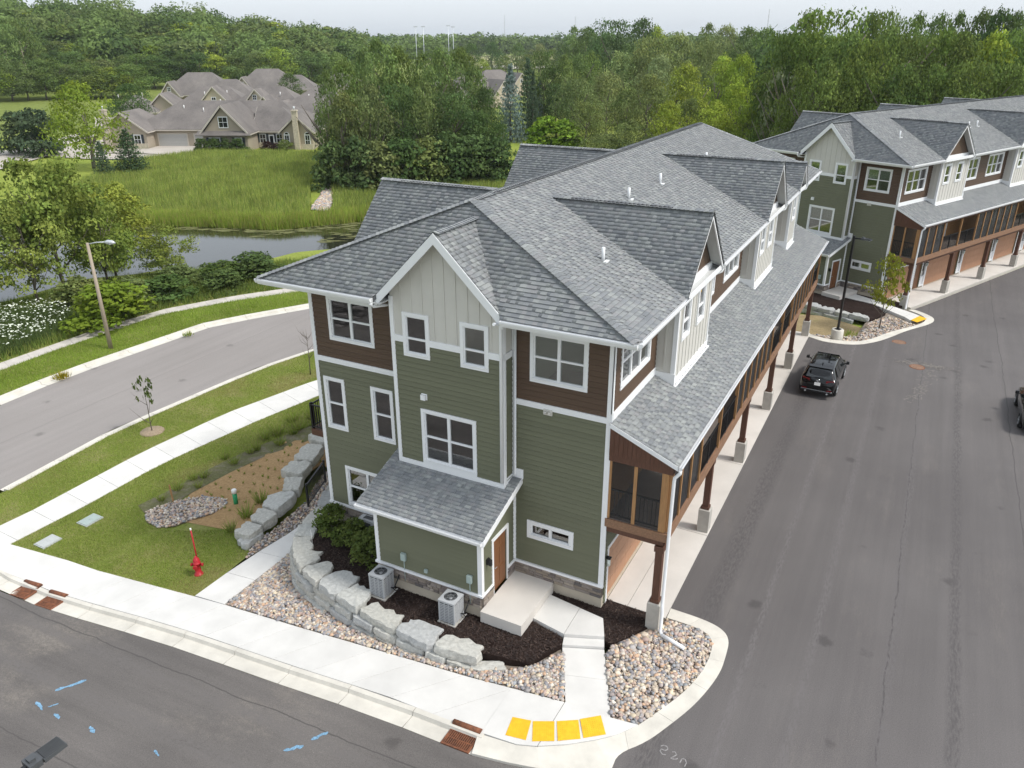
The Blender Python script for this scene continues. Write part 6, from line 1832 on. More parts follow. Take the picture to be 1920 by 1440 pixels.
def conifer_mesh(name, seed, n=4200, leaf=.022, layers=17):
    r = np.random.default_rng(seed)
    C_, N_, K_ = [], [], []
    for k in range(layers):
        t = k / layers
        z = .05 + .95 * t
        R_ = .5 * (1 - t) ** .85 + .012
        nb = int(9 + 9 * (1 - t))
        for b in range(nb):
            a = 2 * PI * b / nb + r.uniform(-.2, .2)
            Rb = R_ * r.uniform(.75, 1.12)
            m_ = max(3, int(n / layers / nb * (.35 + 1.3 * (1 - t))))
            s_ = r.uniform(.15, 1, m_) ** .7
            off = r.normal(size=(m_, 3)) * .022
            pos = np.stack([np.cos(a) * Rb * s_, np.sin(a) * Rb * s_, z - .07 * s_ * (1 - t) + .045 * s_ ** 3], 1) + off * np.array([1, 1, .6])
            C_.append(pos); N_.append(np.stack([np.full(m_, math.cos(a) * .4), np.full(m_, math.sin(a) * .4), np.full(m_, 1.0)], 1) + r.normal(size=(m_, 3)) * .5)
            g = r.uniform(.78, 1.2) * r.uniform(.85, 1.15, (m_, 1)); K_.append(np.repeat(g, 3, 1))
    C_ = np.concatenate(C_); N_ = np.concatenate(N_); K_ = np.concatenate(K_)
    V = leaf_quads(C_, N_, np.full(len(C_), leaf) * r.uniform(.7, 1.3, len(C_)), r)
    return np_mesh(name, V, np.arange(len(V)).reshape(-1, 4), M['leaf'], K_)


PRO['c0'] = (conifer_mesh('crown', 500), trunk_mesh('trunk', 500, 0, .7, .02, .0))
PRO['c1'] = (conifer_mesh('crown', 501, 4200, .021, 15), trunk_mesh('trunk', 501, 0, .7, .02, .0))

TINT = {'g': (0.150, 0.215, 0.068), 'd': (0.095, 0.150, 0.052), 'o': (0.165, 0.212, 0.075), 'y': (0.275, 0.360, 0.058), 'p': (0.235, 0.285, 0.118), 'b': (0.195, 0.310, 0.045),
        's': (0.200, 0.235, 0.145), 'r': (0.138, 0.200, 0.052), 'm': (0.210, 0.290, 0.048), 'k': (0.088, 0.132, 0.072), 'n': (0.190, 0.245, 0.230)}
TR = random.Random(12)


def tree(name, kind, label, cat, x, y, H, Wd, tint, group=None, z=None, rz=None):
    z = h1(x, y) if z is None else z
    t = thing(name, label, cat, (x, y, z - .05), TR.uniform(0, 6.28) if rz is None else rz, group)
    cr, tk = PRO[kind]
    j = TR.uniform(.88, 1.13)
    c = inst('crown', cr, t, (0, 0, 0), 0, (Wd * TR.uniform(.92, 1.1), Wd * TR.uniform(.92, 1.1), H))
    c.color = (tint[0] * j * TR.uniform(.94, 1.08), tint[1] * j, tint[2] * j * TR.uniform(.85, 1.1), 1)
    if tk: inst('trunk', tk, t, (0, 0, 0), 0, (H * .9, H * .9, H))
    return t


def lab_u(x, y):
    return 960 + 1600 * math.tan(math.atan2(x - CAM.x, y - CAM.y) - YAW)


def landmark(u, table):
    for lim, txt in table:
        if u < lim: return txt
    return table[-1][1]


LM_GROVE = [(640, 'at the brown-house end of the grove'), (690, 'just inside the brown-house end of the grove'), (730, 'in the tallest part of the grove'), (775, 'before the middle of the grove'), (815, 'in the middle of the grove'), (850, 'past the middle of the grove'), (885, 'below the floodlight poles'), (910, 'near the roofs seen in the gap'), (2000, 'next to the blue-grey spruce')]
LM_MID = [(1015, 'beside the slim spruces'), (1050, 'over the second rear gable of the front roof'), (1085, 'over the start of the front ridge'), (1115, 'over the lower front ridge'), (1150, 'over the near third of the front ridge'), (1185, 'just before the middle of the front ridge'), (1215, 'over the middle of the front ridge'), (1245, 'past the middle of the front ridge'), (1275, 'below the twin pale crowns'), (1305, 'close to the far ridge end'), (1340, 'right over the far ridge end'), (1375, 'over the sloping far hip'), (1420, 'between the two roofs'), (2000, 'at the corner of the second roof')]
LM_R = [(1490, 'at the outer corner of the second roof'), (1535, 'over the rear gable of the second roof'), (1580, 'over the front gable of the second roof'), (1625, 'over the near hip of the second roof'), (1655, 'over the first rear gable'), (1680, 'just past the first rear gable'), (1705, 'over the first dormer'), (1740, 'past the first dormer'), (1775, 'over the third rear gable'), (1800, 'over the second vent pipe'), (1830, 'over the second dormer'), (1870, 'over the far half of the ridge'), (1900, 'near the picture edge'), (2500, 'cut by the picture edge')]
SEEN = {}


def uniq(lb, x, y):
    k = SEEN.get(lb, 0); SEEN[lb] = k + 1
    if k: lb = lb.replace(' tree ', ' tree %s ' % ('behind its twin', 'farthest back', 'nearly hidden')[min(k - 1, 2)])
    return lb


KN = {'g': 'mid-green', 'd': 'dark green', 'o': 'olive green', 'y': 'yellow-green', 'p': 'pale willow-green', 'b': 'bright green', 'r': 'deep green', 's': 'thin grey-green', 'm': 'yellow-topped', 'k': 'dark', 'n': 'blue-grey'}
KB = {'g': ('b0', 'b1', 'b5'), 'd': ('b1', 'b2', 'b5'), 'o': ('b0', 'b3', 'b4'), 'y': ('b1', 'b4', 'b0'), 'p': ('b2', 'b3', 'b1'), 'b': ('s0', 's1'), 'r': ('b5', 'b0', 'b2'), 's': ('sp',), 'm': ('b1',)}
for (x, y, zt, w, k) in T_GROVE:
    tree('broadleaf_tree', TR.choice(KB[k]), uniq('%s %s tree %s' % ('towering' if zt > 15 else 'tall' if zt > 12 else 'lower front', KN[k], landmark(lab_u(x, y), LM_GROVE)), x, y), 'tree', x, y, max(4, zt - h1(x, y)), w * 1.12 * TR.uniform(.8, 1.15), TINT[k], 'trees of the grove beyond the meadow')
for i, (x, y, zt, w, k) in enumerate(T_SHRUB):
    tree('broadleaf_shrub', TR.choice(('s0', 's1', 's2')), '%s shrub %s' % (KN[k], ('at the outer end of the grove edge', 'second from the outer end of the grove edge', 'below the tallest trees of the grove edge', 'left of the dark hollow in the grove edge', 'right of the dark hollow in the grove edge', 'nearest the rear gable ridge at the grove edge', 'behind the rear gable at the grove edge', 'below the blue-grey spruce at the grove edge')[i]), 'shrub', x, y, max(3, zt - h1(x, y)), w * 1.5, TINT[k], 'shrubs along the edge of the grove')
for (x, y, zt, w, k) in T_MID:
    zb = h1(x, y)
    tree('broadleaf_tree', TR.choice(KB[k]), uniq('%s %s tree %s' % ('distant' if y > 190 else 'high' if zt > 13 else 'low near', KN[k], landmark(lab_u(x, y), LM_MID)), x, y), 'tree', x, y, max(4, zt - zb), w * 1.2, TINT[k], 'trees of the wood behind the front roof')
for (x, y, zt, w, k) in T_RIGHT:
    tree('broadleaf_tree', TR.choice(KB[k]), uniq('%s %s tree %s' % ('high back' if y > 115 else 'tall' if zt > 17.5 else 'lower front', KN[k], landmark(lab_u(x, y), LM_R)), x, y), 'tree', x, y, zt - h1(x, y), w * 1.4, TINT[k], 'trees of the wood behind the second row')
SL = ['round yellow-topped tree standing alone on the grass beside the far driveway', 'dark round tree touching the left end of the brown houses', 'low dark pine on the grass slope by the far road', 'broader dark pine beside the low one by the far road',
      'small dark tree poking up between the brown roofs', 'small blue-grey spruce low in the wood behind the front roof']
SKN = ['b1', 'b5', 's0', 's1', 'b1', 'c0']
for (x, y, zt, w, k), lb, kk in zip(T_SMALL, SL, SKN):
    tree('small_tree', kk, lb, 'tree', x, y, max(3, zt - h1(x, y)), w * 1.25, TINT[k])
CL = ['bushy dark spruce standing before the brown house', 'small dark spruce on the verge next to the bushy one', 'tall blue-grey spruce at the edge of the grove', 'dark narrow spruce right behind the blue-grey one', 'slim blue-grey spruce half hidden in the wood', 'thin dark spruce squeezed between the two spruces']
for i, ((x, y, zt, w, k), lb) in enumerate(zip(T_CON, CL)):
    tree('spruce_tree', 'c%d' % (i % 2), lb, 'tree', x, y, max(3, zt - h1(x, y)), w * 1.2, TINT[k])
LM_HILL = [(35, 'over the dark pine pair'), (85, 'over the twin thin trunks'), (150, 'over the yellow-topped lone tree'), (200, 'over the gap before the houses'), (250, 'over the dark round tree'), (305, 'over the rearmost hip roof'), (360, 'over the long back ridge'), (410, 'over the cream gable'), (460, 'over the arched gable'), (510, 'over the highest back roof'), (560, 'over the grove-side roofs'), (600, 'just clear of the grove'), (2000, 'rising over the grove top')]
ROWS = [(296, 'first-row'), (325, 'second-row'), (358, 'third-row'), (392, 'mid-slope'), (430, 'upper-slope'), (999, 'skyline')]
for i, (x, y, zt, w, k) in enumerate(T_LEFT_F):
    zb = h1(x, y); H = min(max(zt - zb, 9), 24)
    tree('forest_tree', 'f%d' % TR.randrange(3) if i > 45 else TR.choice(('b0', 'b1', 'b5', 'b4')), uniq('%s %s tree on the hill %s' % (landmark(math.hypot(x - CAM.x, y - CAM.y), ROWS), KN[k], landmark(lab_u(x, y), LM_HILL)), x, y), 'tree', x, y, H, w * 1.45, TINT[k], 'trees of the wooded hill')
for i, (x, y, H, lean, lb) in enumerate(((-247, 135, 21, .06, 'tall thin-trunked tree standing clear at the foot of the wooded hill'), (-250, 143, 22, -.04, 'tallest forked tree at the foot of the wooded hill'))):
    t = tree('forest_tree', 'b2', lb, 'tree', x, y, H, 13, TINT['g'])
    mb = MB(); mb.tube([(0, 0, 0), (lean * 60, 0, 8), (lean * 90, 0, 15)], [.45, .35, .2], 7); mb.build('trunk', mat('pale_bark', (0.34, 0.29, 0.22), .9), t)


def joined_trees(name, lst, seed, per=420, leaf=.065, kind=None):
    """a far wood that reads as one mass"""
    r = np.random.default_rng(seed)
    VV, CC = [], []
    for (x, y, zt, w, k) in lst:
        zb = h1(x, y); H = min(max(zt - zb, 7), 26)
        c = np.array([0, 0, .52]); n = per
        d = r.normal(size=(n, 3)); d /= np.linalg.norm(d, axis=1, keepdims=True)
        lob = 1 + .22 * np.sin(d[:, 0] * 5 + r.uniform(0, 6)) * np.sin(d[:, 1] * 5 + r.uniform(0, 6)) + .12 * np.sin(d[:, 2] * 9 + r.uniform(0, 6))
        p = c + d * np.array([.5, .5, .46]) * (lob * r.uniform(.75, 1.02, n))[:, None]
        nm = d + r.normal(size=(n, 3)) * .5 + np.array([0, 0, .3])
        sc = np.array([w * 1.5, w * 1.5, H])
        size = leaf * r.uniform(.6, 1.3, n) * (w * 1.5 + H) / 2
        V = leaf_quads(p * sc + np.array([x, y, zb]), nm / sc * sc.mean(), size, r)
        tint = np.array(TINT[k]) * r.uniform(.85, 1.15)
        VV.append(V); CC.append(tint * r.uniform(.8, 1.2, (n, 1)))
    V = np.concatenate(VV)
    o = link(bpy.data.objects.new(name, np_mesh(name, V, np.arange(len(V)).reshape(-1, 4), M['leaf'], np.concatenate(CC))))
    return tag(o, kind='stuff')


_back = []
_r = random.Random(21)
for i in range(150):      # fills the hill behind the rows of single trees
    a = math.radians(_r.uniform(-66, -38)); d = _r.uniform(330, 520)
    x, y = CAM.x + d * math.sin(a), CAM.y + d * math.cos(a)
    _back.append((x, y, h1(x, y) + _r.uniform(12, 17), _r.uniform(9, 12), _r.choice('ggdgo')))
for i in range(60):      # and the depth of the wood behind the second row
    x, y = _r.uniform(-30, 40), _r.uniform(140, 190)
    _back.append((x, y, h1(x, y) + _r.uniform(15, 20), _r.uniform(8, 11), _r.choice('drrd')))
joined_trees('far_wood', _back, 3, 850, .042)
joined_trees('far_treeline', T_FAR_T, 4)
_f = []
for i in range(260):
    a = math.radians(_r.uniform(-62, 14)); d = _r.uniform(900, 1900)
    x, y = CAM.x + d * math.sin(a), CAM.y + d * math.cos(a)
    _f.append((x, y, h1(x, y) + _r.uniform(14, 20), _r.uniform(16, 26), _r.choice('ggdo')))
joined_trees('horizon_wood', _f, 6, 120, .12)

for i, (u, dd, H_, w_, k) in enumerate(((812, 300, 11, 8, 'g'), (838, 330, 12, 9, 'd'), (862, 345, 13, 10, 'g'), (884, 420, 15, 12, 'd'), (905, 380, 9, 8, 'y'), (925, 430, 16, 12, 'd'), (948, 400, 10, 9, 'g'), (972, 440, 15, 12, 'g'), (992, 400, 11, 10, 'o'), (1012, 450, 15, 13, 'p'), (1036, 420, 13, 12, 'g'), (1060, 400, 14, 12, 'd'), (1085, 360, 14, 11, 'g'))):
    aa = YAW + math.atan((u - 960) / 1600); x, y = CAM.x + dd * math.sin(aa), CAM.y + dd * math.cos(aa)
    tree('park_tree', TR.choice(('b0', 'b5', 'b1')), '%s park tree %s' % (KN[k], ('beyond the grove left of the floodlights', 'below the first floodlight pole', 'below the second floodlight pole', 'right of the floodlight poles', 'small and bright by the far houses', 'tall beside the pale field', 'low by the far car park', 'tall over the far car park', 'low over the blue-grey spruce', 'pale and wide over the field', 'round at the end of the field', 'dark at the end of the field', 'before the wood at the end of the field')[i]), 'tree', x, y, H_, w_, TINT[k])

# ---- trees by the pond: open crowns near enough to show leaves
NEAR_T = []
for i in range(3):
    NEAR_T.append((crown_mesh('crown', 600 + i, 95, 21000, .0165, (dome, tall, wide)[i], .16, .8, (.08, .16), .16), trunk_mesh('trunk', 600 + i, 14, .8, .016, .03)))
PRO.update({'n0': NEAR_T[0], 'n1': NEAR_T[1], 'n2': NEAR_T[2]})
for (x, y, zt, w, kk, tn, lb) in ((-57.2, 12.6, 9.6, 8.2, 'n0', (0.205, 0.275, 0.062), 'leaning green tree on the pond bank behind the white wildflowers'), (-56.4, 19.2, 9.5, 7.0, 'n1', (0.215, 0.290, 0.062), 'tallest light green tree with open crown on the pond bank'),
                                  (-60.0, 26.6, 5.6, 6.6, 'n2', (0.230, 0.285, 0.060), 'smaller yellowish tree leaning over the pond'), (-53.2, 27.2, 2.6, 4.2, 'n0', (0.205, 0.270, 0.060), 'low bushy tree at the water below the yellowish one'), (-58.5, 6.5, 8.6, 7.5, 'n2', (0.190, 0.262, 0.062), 'dense tree at the edge of the pond trees'), (-54.6, 15.6, 6.2, 5.6, 'n1', (0.235, 0.310, 0.068), 'shorter bright green tree in front of the leaning pond tree'), (-55.5, 22.6, 5.4, 5.0, 'n0', (0.205, 0.280, 0.064), 'mid-size leafy tree between the tallest pond tree and the yellowish one')):
    tree('pond_tree', kk, lb, 'tree', x, y, zt - h1(x, y), w * 1.25, tn)
for (x, y, H, w, kk, tn, lb) in ((-44.6, 15.0, 3.1, 4.7, 's0', (0.175, 0.235, 0.036), 'big round yellow-green bush behind the leaning lamp post'), (-46.0, 20.8, 2.0, 3.4, 's1', TINT['d'], 'dark bush beside the round yellow-green bush'),
                                 (-43.6, 24.8, 1.9, 2.8, 's2', TINT['d'], 'low dark bush near the curved old pavement'), (-43.8, 28.6, 2.3, 4.0, 's0', TINT['d'], 'dense dark bush by the pond close to the eaves corner'), (-45.2, 26.2, 2.0, 3.4, 's1', (0.095, 0.145, 0.046), 'dense dark bush left of the one close to the eaves corner'),
                                 (-47.0, 18.0, 2.4, 3.4, 's2', TINT['o'], 'olive bush between the pond trees and the round bush'), (-50.6, 16.4, 2.4, 3.6, 's1', TINT['o'], 'olive bush at the feet of the pond trees'), (-49.8, 25.5, 1.6, 3.0, 's2', TINT['o'], 'scrubby bush with bare branches at the pond edge')):
    tree('shore_bush', kk, lb, 'bush', x, y, H, w * 1.25, tn, None)
for i in range(7):
    x, y = -46.8 + .5 * i + TR.uniform(-.5, .5), 21.5 + 1.6 * i * .9
    tree('shore_weed', 's%d' % (i % 3), 'leafy knee-high weed clump on the bank between old pavement and pond', 'weed', x - 1, y, TR.uniform(.8, 1.4), TR.uniform(1.6, 2.4), TINT['g' if i % 2 else 'o'], 'weed clumps on the pond bank')
# shrub in the mulch bed: three leafy masses of one planting
tree('bed_shrub', 's0', 'big leafy green shrub in the dark mulch against the townhouse corner', 'shrub', -8.55, -1.35, 1.25, 1.75, (0.120, 0.165, 0.046), z=.0)
tree('bed_shrub', 's1', 'taller shrub behind the big one below the ground-floor window', 'shrub', -10.9, -.75, 1.35, 1.35, (0.105, 0.15, 0.046), z=.0)
tree('bed_shrub', 's2', 'middle shrub of the three in the dark mulch bed', 'shrub', -9.6, -.95, 1.15, 1.5, (0.112, 0.158, 0.046), z=.0)
# young trees
PRO['y0'] = (crown_mesh('crown', 700, 40, 2600, .028, egg, .30, .9, (.10, .17)), trunk_mesh('trunk', 700, 8, .8, .010, .012))
PRO['y1'] = (crown_mesh('crown', 701, 16, 420, .042, egg, .50, .9, (.08, .15)), trunk_mesh('trunk', 701, 5, .8, .010, .012))
tree('young_tree', 'y0', 'young yellow-green tree in the gravel island before the second townhouse row', 'tree', 5.95, 35.6, 5.0, 2.9, (0.23, 0.25, 0.04))
tree('young_tree', 'y1', 'thin staked sapling in a ring of wood chips on the verge', 'tree', -27.45, 4.15, 3.35, 1.35, (0.095, 0.13, 0.045))
mb = MB(); mb.lathe([(.66, -.03), (.60, .04), (.2, .06)], 14)
rg = tag(mb.build('chip_ring', mat('wood_chips', (0.30, 0.23, 0.16), .95, .3, 14, .8, 30)), 'ring of tan wood chips round the thin sapling', 'mulch ring'); rg.location = (-27.45, 4.15, h1(-27.45, 4.15))
t = thing('bare_sapling', 'leafless dead sapling on the verge close to the brown corner of the townhouse', 'tree', (-25.1, 14.1, h1(-25.1, 14.1)))
r_ = random.Random(4); mb = MB(); mb.tube([(0, 0, 0), (.05, 0, 1.2), (0, .05, 3.0)], [.035, .025, .006], 6); mb.build('trunk', M['bark'], t)
mb = MB()
for i in range(14):
    z = r_.uniform(.8, 2.6); a = r_.uniform(0, 6.28); l_ = r_.uniform(.4, .9)
    mb.tube([(0.03, .02, z), (math.cos(a) * l_ * .5, math.sin(a) * l_ * .5, z + l_ * .5), (math.cos(a) * l_ * .7, math.sin(a) * l_ * .7, z + l_)], [.012, .008, .003], 4)
tag(mb.build('twigs', M['bark'], t), kind='stuff')


# ---- grass
def blades(name, poly, n, h0, h1_, w, cols, seed, zoff=0.0, lean=.35, mask=None, dry=0.0, zf=None):
    r = np.random.default_rng(seed)
    P = np.array(poly); lo, hi = P.min(0), P.max(0)
    X, Y = [], []
    got = 0
    while got < n:
        x = r.uniform(lo[0], hi[0], n * 2); y = r.uniform(lo[1], hi[1], n * 2)
        k = in_poly(x, y, poly)
        if mask is not None: k &= mask(x, y, r)
        X.append(x[k]); Y.append(y[k]); got += k.sum()
        if k.sum() == 0: break
    x = np.concatenate(X)[:n]; y = np.concatenate(Y)[:n]; n = len(x)
    z = (hh(x, y) if zf is None else zf(x, y)) + zoff
    hgt = r.uniform(h0, h1_, n); a = r.uniform(0, 2 * PI, n); ca, sa = np.cos(a), np.sin(a)
    ln = r.normal(0, lean, n) * hgt; la = r.uniform(0, 2 * PI, n)
    ww = w * r.uniform(.6, 1.4, n)
    A = np.stack([x - ca * ww, y - sa * ww, z - .02], 1); B_ = np.stack([x + ca * ww, y + sa * ww, z - .02], 1)
    T_ = np.stack([x + np.cos(la) * ln, y + np.sin(la) * ln, z + hgt], 1)
    V = np.stack([A, B_, T_], 1).reshape(-1, 3)
    c = np.array(cols); ci = r.integers(0, len(c), n)
    g = .5 + .5 * np.sin(x * .9 + 2 * np.sin(y * .35)) * np.sin(y * .7 + 1.5 * np.sin(x * .4))
    CC = c[ci] * (r.uniform(.8, 1.2, n) * (.86 + .28 * g))[:, None]
    if dry > 0:
        q_ = np.sin(x * 1.7 + 1.3 * np.sin(y * 1.1)) + np.sin(y * .53 - x * .31) + .9 * np.sin(x * .37 + y * .23 + 2) + r.normal(0, .45, n)
        f_ = np.clip((q_ - .9) / 1.2, 0, 1)[:, None] * dry
        CC = CC * (1 - f_) + np.array([0.40, 0.33, 0.155]) * f_ * r.uniform(.8, 1.15, (n, 1))
    o = link(bpy.data.objects.new(name, np_mesh(name, V, np.arange(3 * n).reshape(-1, 3), M['blade'], CC)))
    return tag(o, kind='stuff')


GL = [(0.259, 0.350, 0.059), (0.210, 0.308, 0.050), (0.315, 0.367, 0.084), (0.350, 0.343, 0.133), (0.259, 0.322, 0.064)]
GM = [(0.330, 0.400, 0.085), (0.270, 0.345, 0.075), (0.390, 0.415, 0.125), (0.215, 0.290, 0.080)]
blades('grass', [(-24.1, -5.7), (-20.88, -5.32), (-14.14, -4.93), (-14.12, -3.9), (-14.3, -2.0), (-15.0, -1.2), (-16.6, -1.0), (-18.8, -1.9), (-19.7, -2.1), (-20.5, -2.0), (-21.3, -1.5), (-21.9, -1.2), (-21.7, 2.5), (-21.2, 5), (-20.5, 8), (-19.6, 11), (-17.2, 20), (-16.5, 25), (-19.6, 19.7), (-22.3, 13.0), (-23.35, 7.55), (-24.1, 1.85), (-24.0, -2.4)], 90000, .04, .09, .010, GL, 1, dry=.75)
blades('grass', [(-28.4, -6.8), (-28.5, -3.2), (-29.2, 3.4), (-28.5, 13.6), (-27.5, 18), (-21.5, 20.5), (-24.3, 13.5), (-25.7, 7.45), (-26.05, 2.1), (-25.85, -3.8), (-26.0, -6.8)], 60000, .04, .09, .010, GL, 2, dry=.8)
blades('grass', [(-39.2, -12), (-39.2, 2.6), (-39.5, 7.2), (-38.6, 18.4), (-34.8, 25.4), (-37.5, 28), (-40.7, 23), (-43.1, 17.8), (-43.3, 9.3), (-43.1, 5.5), (-43.1, -12)], 60000, .08, .20, .014, [(0.24, 0.35, 0.05), (0.28, 0.39, 0.062), (0.31, 0.38, 0.08)], 3)
blades('grass', [(-44.5, -12), (-44.5, 6.2), (-44.6, 14.2), (-44.0, 19.0), (-41.7, 24.0), (-38.5, 28.8), (-34, 35), (-40, 40), (-47.5, 35), (-52, 32), (-57, 24), (-60, 12), (-58, -5)], 60000, .25, .75, .03, [(0.17, 0.255, 0.054), (0.22, 0.285, 0.066), (0.28, 0.305, 0.085), (0.14, 0.205, 0.05)], 4, mask=lambda x, y, r: pond_sd(x, y) > .6)
_mp = [(-108, 66), (-92, 42), (-83, 38), (-67.4, 46), (-59, 48.6), (-55, 54), (-46, 62), (-40, 58), (-22, 72), (-18, 90), (-46, 84), (-62, 72), (-84, 88), (-92, 86), (-98, 83), (-106, 80)]
blades('tall_grass', _mp, 150000, .7, 1.35, .055, GM, 5, lean=.22, mask=lambda x, y, r: (pond_sd(x, y) > 1.0) & ~((np.abs(x + 60.4 + (y - 57) * .86) < 1.9) & (y < 68)))
blades('shore_reeds', [(-90, 34), (-83, 36), (-77, 40.5), (-67, 44), (-59, 46.5), (-54, 52), (-52, 60), (-58, 62), (-66, 56), (-84, 46), (-95, 36)], 22000, .9, 1.6, .045, [(0.26, 0.38, 0.055), (0.33, 0.41, 0.075), (0.38, 0.36, 0.11)], 6, lean=.2, mask=lambda x, y, r: (pond_sd(x, y) > -.3) & (pond_sd(x, y) < 2.8))
# floating weed on the pond
M['algae'] = mat('pond_weed', (0.13, 0.135, 0.045), 0.9, 0.3, 2)
r_ = random.Random(8); mb = MB()
for i in range(420):
    e = r_.choice(list(zip(POND, POND[1:] + POND[:1]))[1:9]); t_ = r_.random()
    x = e[0][0] + (e[1][0] - e[0][0]) * t_; y = e[0][1] + (e[1][1] - e[0][1]) * t_
    cx, cy = -62, 35
    f = r_.uniform(.02, .16) if x < -58 else r_.uniform(.02, .45)
    x += (cx - x) * f; y += (cy - y) * f
    if pond_sd(np.array([x]), np.array([y]))[0] > -.2: continue
    l_, w_ = r_.uniform(.2, 1.1), r_.uniform(.05, .22); a = r_.uniform(.2, .8)
    c, s_ = math.cos(a), math.sin(a)
    mb.poly([(x + c * u - s_ * v, y + s_ * u + c * v, WATER_Z + .006 + i * 1e-5) for u, v in ((-l_, 0), (-l_ * .4, -w_), (l_ * .5, -w_ * .8), (l_, 0), (l_ * .4, w_), (-l_ * .5, w_ * .7))])
tag(mb.build('pond_weed', M['algae']), kind='stuff')
# white wildflowers on the bank
r = np.random.default_rng(9)
fp = [(-45.2, 3.0), (-44.9, 6.5), (-45.3, 10.5), (-47.6, 14.2), (-51.0, 14.6), (-53.5, 12.5), (-51.5, 8), (-49, 4)]
n_ = 1000
P = np.array(fp); x = r.uniform(P[:, 0].min(), P[:, 0].max(), n_ * 3); y = r.uniform(P[:, 1].min(), P[:, 1].max(), n_ * 3); k = in_poly(x, y, fp); x, y = x[k][:n_], y[k][:n_]
c = np.stack([x, y, hh(x, y) + r.uniform(.75, 1.25, len(x))], 1)
M['petal'] = mat('white_petal', (0.66, 0.70, 0.58), 0.8, 0.05)
V = leaf_quads(c, np.stack([r.normal(0, .3, len(x)), r.normal(0, .3, len(x)), np.ones(len(x))], 1), r.uniform(.05, .12, len(x)), r)
tag(link(bpy.data.objects.new('wildflowers', np_mesh('wildflowers', V, np.arange(len(V)).reshape(-1, 4), M['petal']))), kind='stuff')
blades('flower_stems', fp, 9000, .5, 1.15, .03, [(0.10, 0.15, 0.05), (0.12, 0.16, 0.06)], 10)
# plugs planted in the basin, tufts by the boulders
r_ = random.Random(14)


def tuft_mesh(seed, n, hgt, sp, cols, w=.012):
    r = random.Random(seed); mb = MB()
    for i in range(n):
        a = r.uniform(0, 6.28); l_ = hgt * r.uniform(.6, 1.1); o = r.uniform(0, sp); b = r.uniform(0, 6.28); ln = r.uniform(.1, .55) * l_
        x, y = math.cos(b) * o, math.sin(b) * o
        mb.poly([(x - math.cos(a) * w, y - math.sin(a) * w, 0), (x + math.cos(a) * w, y + math.sin(a) * w, 0), (x + math.cos(b) * ln, y + math.sin(b) * ln, l_)], r.choice(cols))
    return mb.mesh('tuft', M['blade'])


PLUG = [tuft_mesh(i, 16, .16, .04, GL, .014) for i in range(3)]
npl = 0
for i in range(9):
    for j in range(14):
        x = -20.2 + i * .52 + r_.uniform(-.12, .12) + (j % 2) * .2; y = .2 + j * .75 + r_.uniform(-.14, .14)
        if x > -16.7 - .0 * y or x < -20.3 or in_poly(np.array([x]), np.array([y]), PATCH)[0] or x < -20.2 + max(0, (y - 5)) * .25: continue
        o = inst('grass_plug', PLUG[npl % 3], None, (x, y, h1(x, y) + .012), r_.uniform(0, 6), (1, 1, r_.uniform(.7, 1.3)))
        tag(o, 'small green grass plug planted in the tan soil of the basin', 'plant', 'grass plugs planted in the basin'); npl += 1
TUF = [tuft_mesh(10 + i, 90, .75, .16, GL + [(0.24, 0.22, 0.09)], .014) for i in range(2)]
for i, (x, y, s_, lb) in enumerate(((-16.5, .1, 1.0, 'tall dark grass clump against the biggest boulder of the side wall'), (-16.3, -1.0, .8, 'grass clump at the low end of the boulder wall'), (-16.8, 1.3, 1.0, 'thin tall grass clump behind the boulders'), (-20.5, 7.4, .9, 'bright green grass clump at the edge of the dry ground'), (-20.0, 8.8, 1.1, 'largest bright grass clump beyond the planted plugs'), (-20.9, 5.2, .8, 'green tuft between lawn and dry ground'), (-19.2, 10.3, 1.1, 'long grass clump near the black balcony'))):
    o = inst('grass_clump', TUF[i % 2], None, (x, y, h1(x, y)), i, (s_ * 1.3, s_ * 1.3, s_)); tag(o, lb, 'grass clump')
for i, (x, y, s_) in enumerate(((-21.4, .6, .6), (-21.2, 2.0, .65), (-20.9, 3.6, .6), (-21.3, -.4, .5), (-20.3, 6.2, .7), (-20.7, 1.2, .45), (-21.5, 1.6, .55), (-21.7, 3.8, .6), (-21.5, 6.3, .8), (-21.2, 7.0, .9), (-21.6, 8.6, .8), (-20.6, 7.9, .9), (-21.0, 4.8, .5), (-19.8, 9.8, 1.0), (-20.9, 9.4, .9))):
    o = inst('grass_clump', TUF[i % 2], None, (x, y, h1(x, y)), i * 2.1, (s_ * 1.8, s_ * 1.8, s_)); tag(o, 'low grass clump along the dry edge of the basin' if i < 7 else 'bushy green grass clump at the far dry edge of the basin', 'grass clump', 'low clumps on the dry edge of the basin' if i < 7 else 'bushy clumps at the far dry edge')
YF_ = tuft_mesh(30, 140, .45, .5, [(0.42, 0.33, 0.02), (0.36, 0.30, 0.03), (0.16, 0.17, 0.03)], .025)
tag(inst('yellow_plant', YF_, None, (-38.55, 6.6, h1(-38.55, 6.6)), 0, (1, 1, 1)), 'bright yellow flowering weed sprouting in the kerb of the side street', 'plant')
WD = tuft_mesh(31, 70, .3, .4, GL, .03)
tag(inst('weed', WD, None, (-37.6, 15.6, h1(-37.6, 15.6)), 0, (1, 1, 1)), 'small green weed growing over the kerb beyond the lamp post', 'plant')

# ================================================================== second townhouse: its corner island
BRZ = -.428
BLOC = (5.419, 42.147, -.509)


def bl(x, y):
    c, s_ = math.cos(BRZ), math.sin(BRZ)
    return (BLOC[0] + c * x - s_ * y, BLOC[1] + s_ * x + c * y)


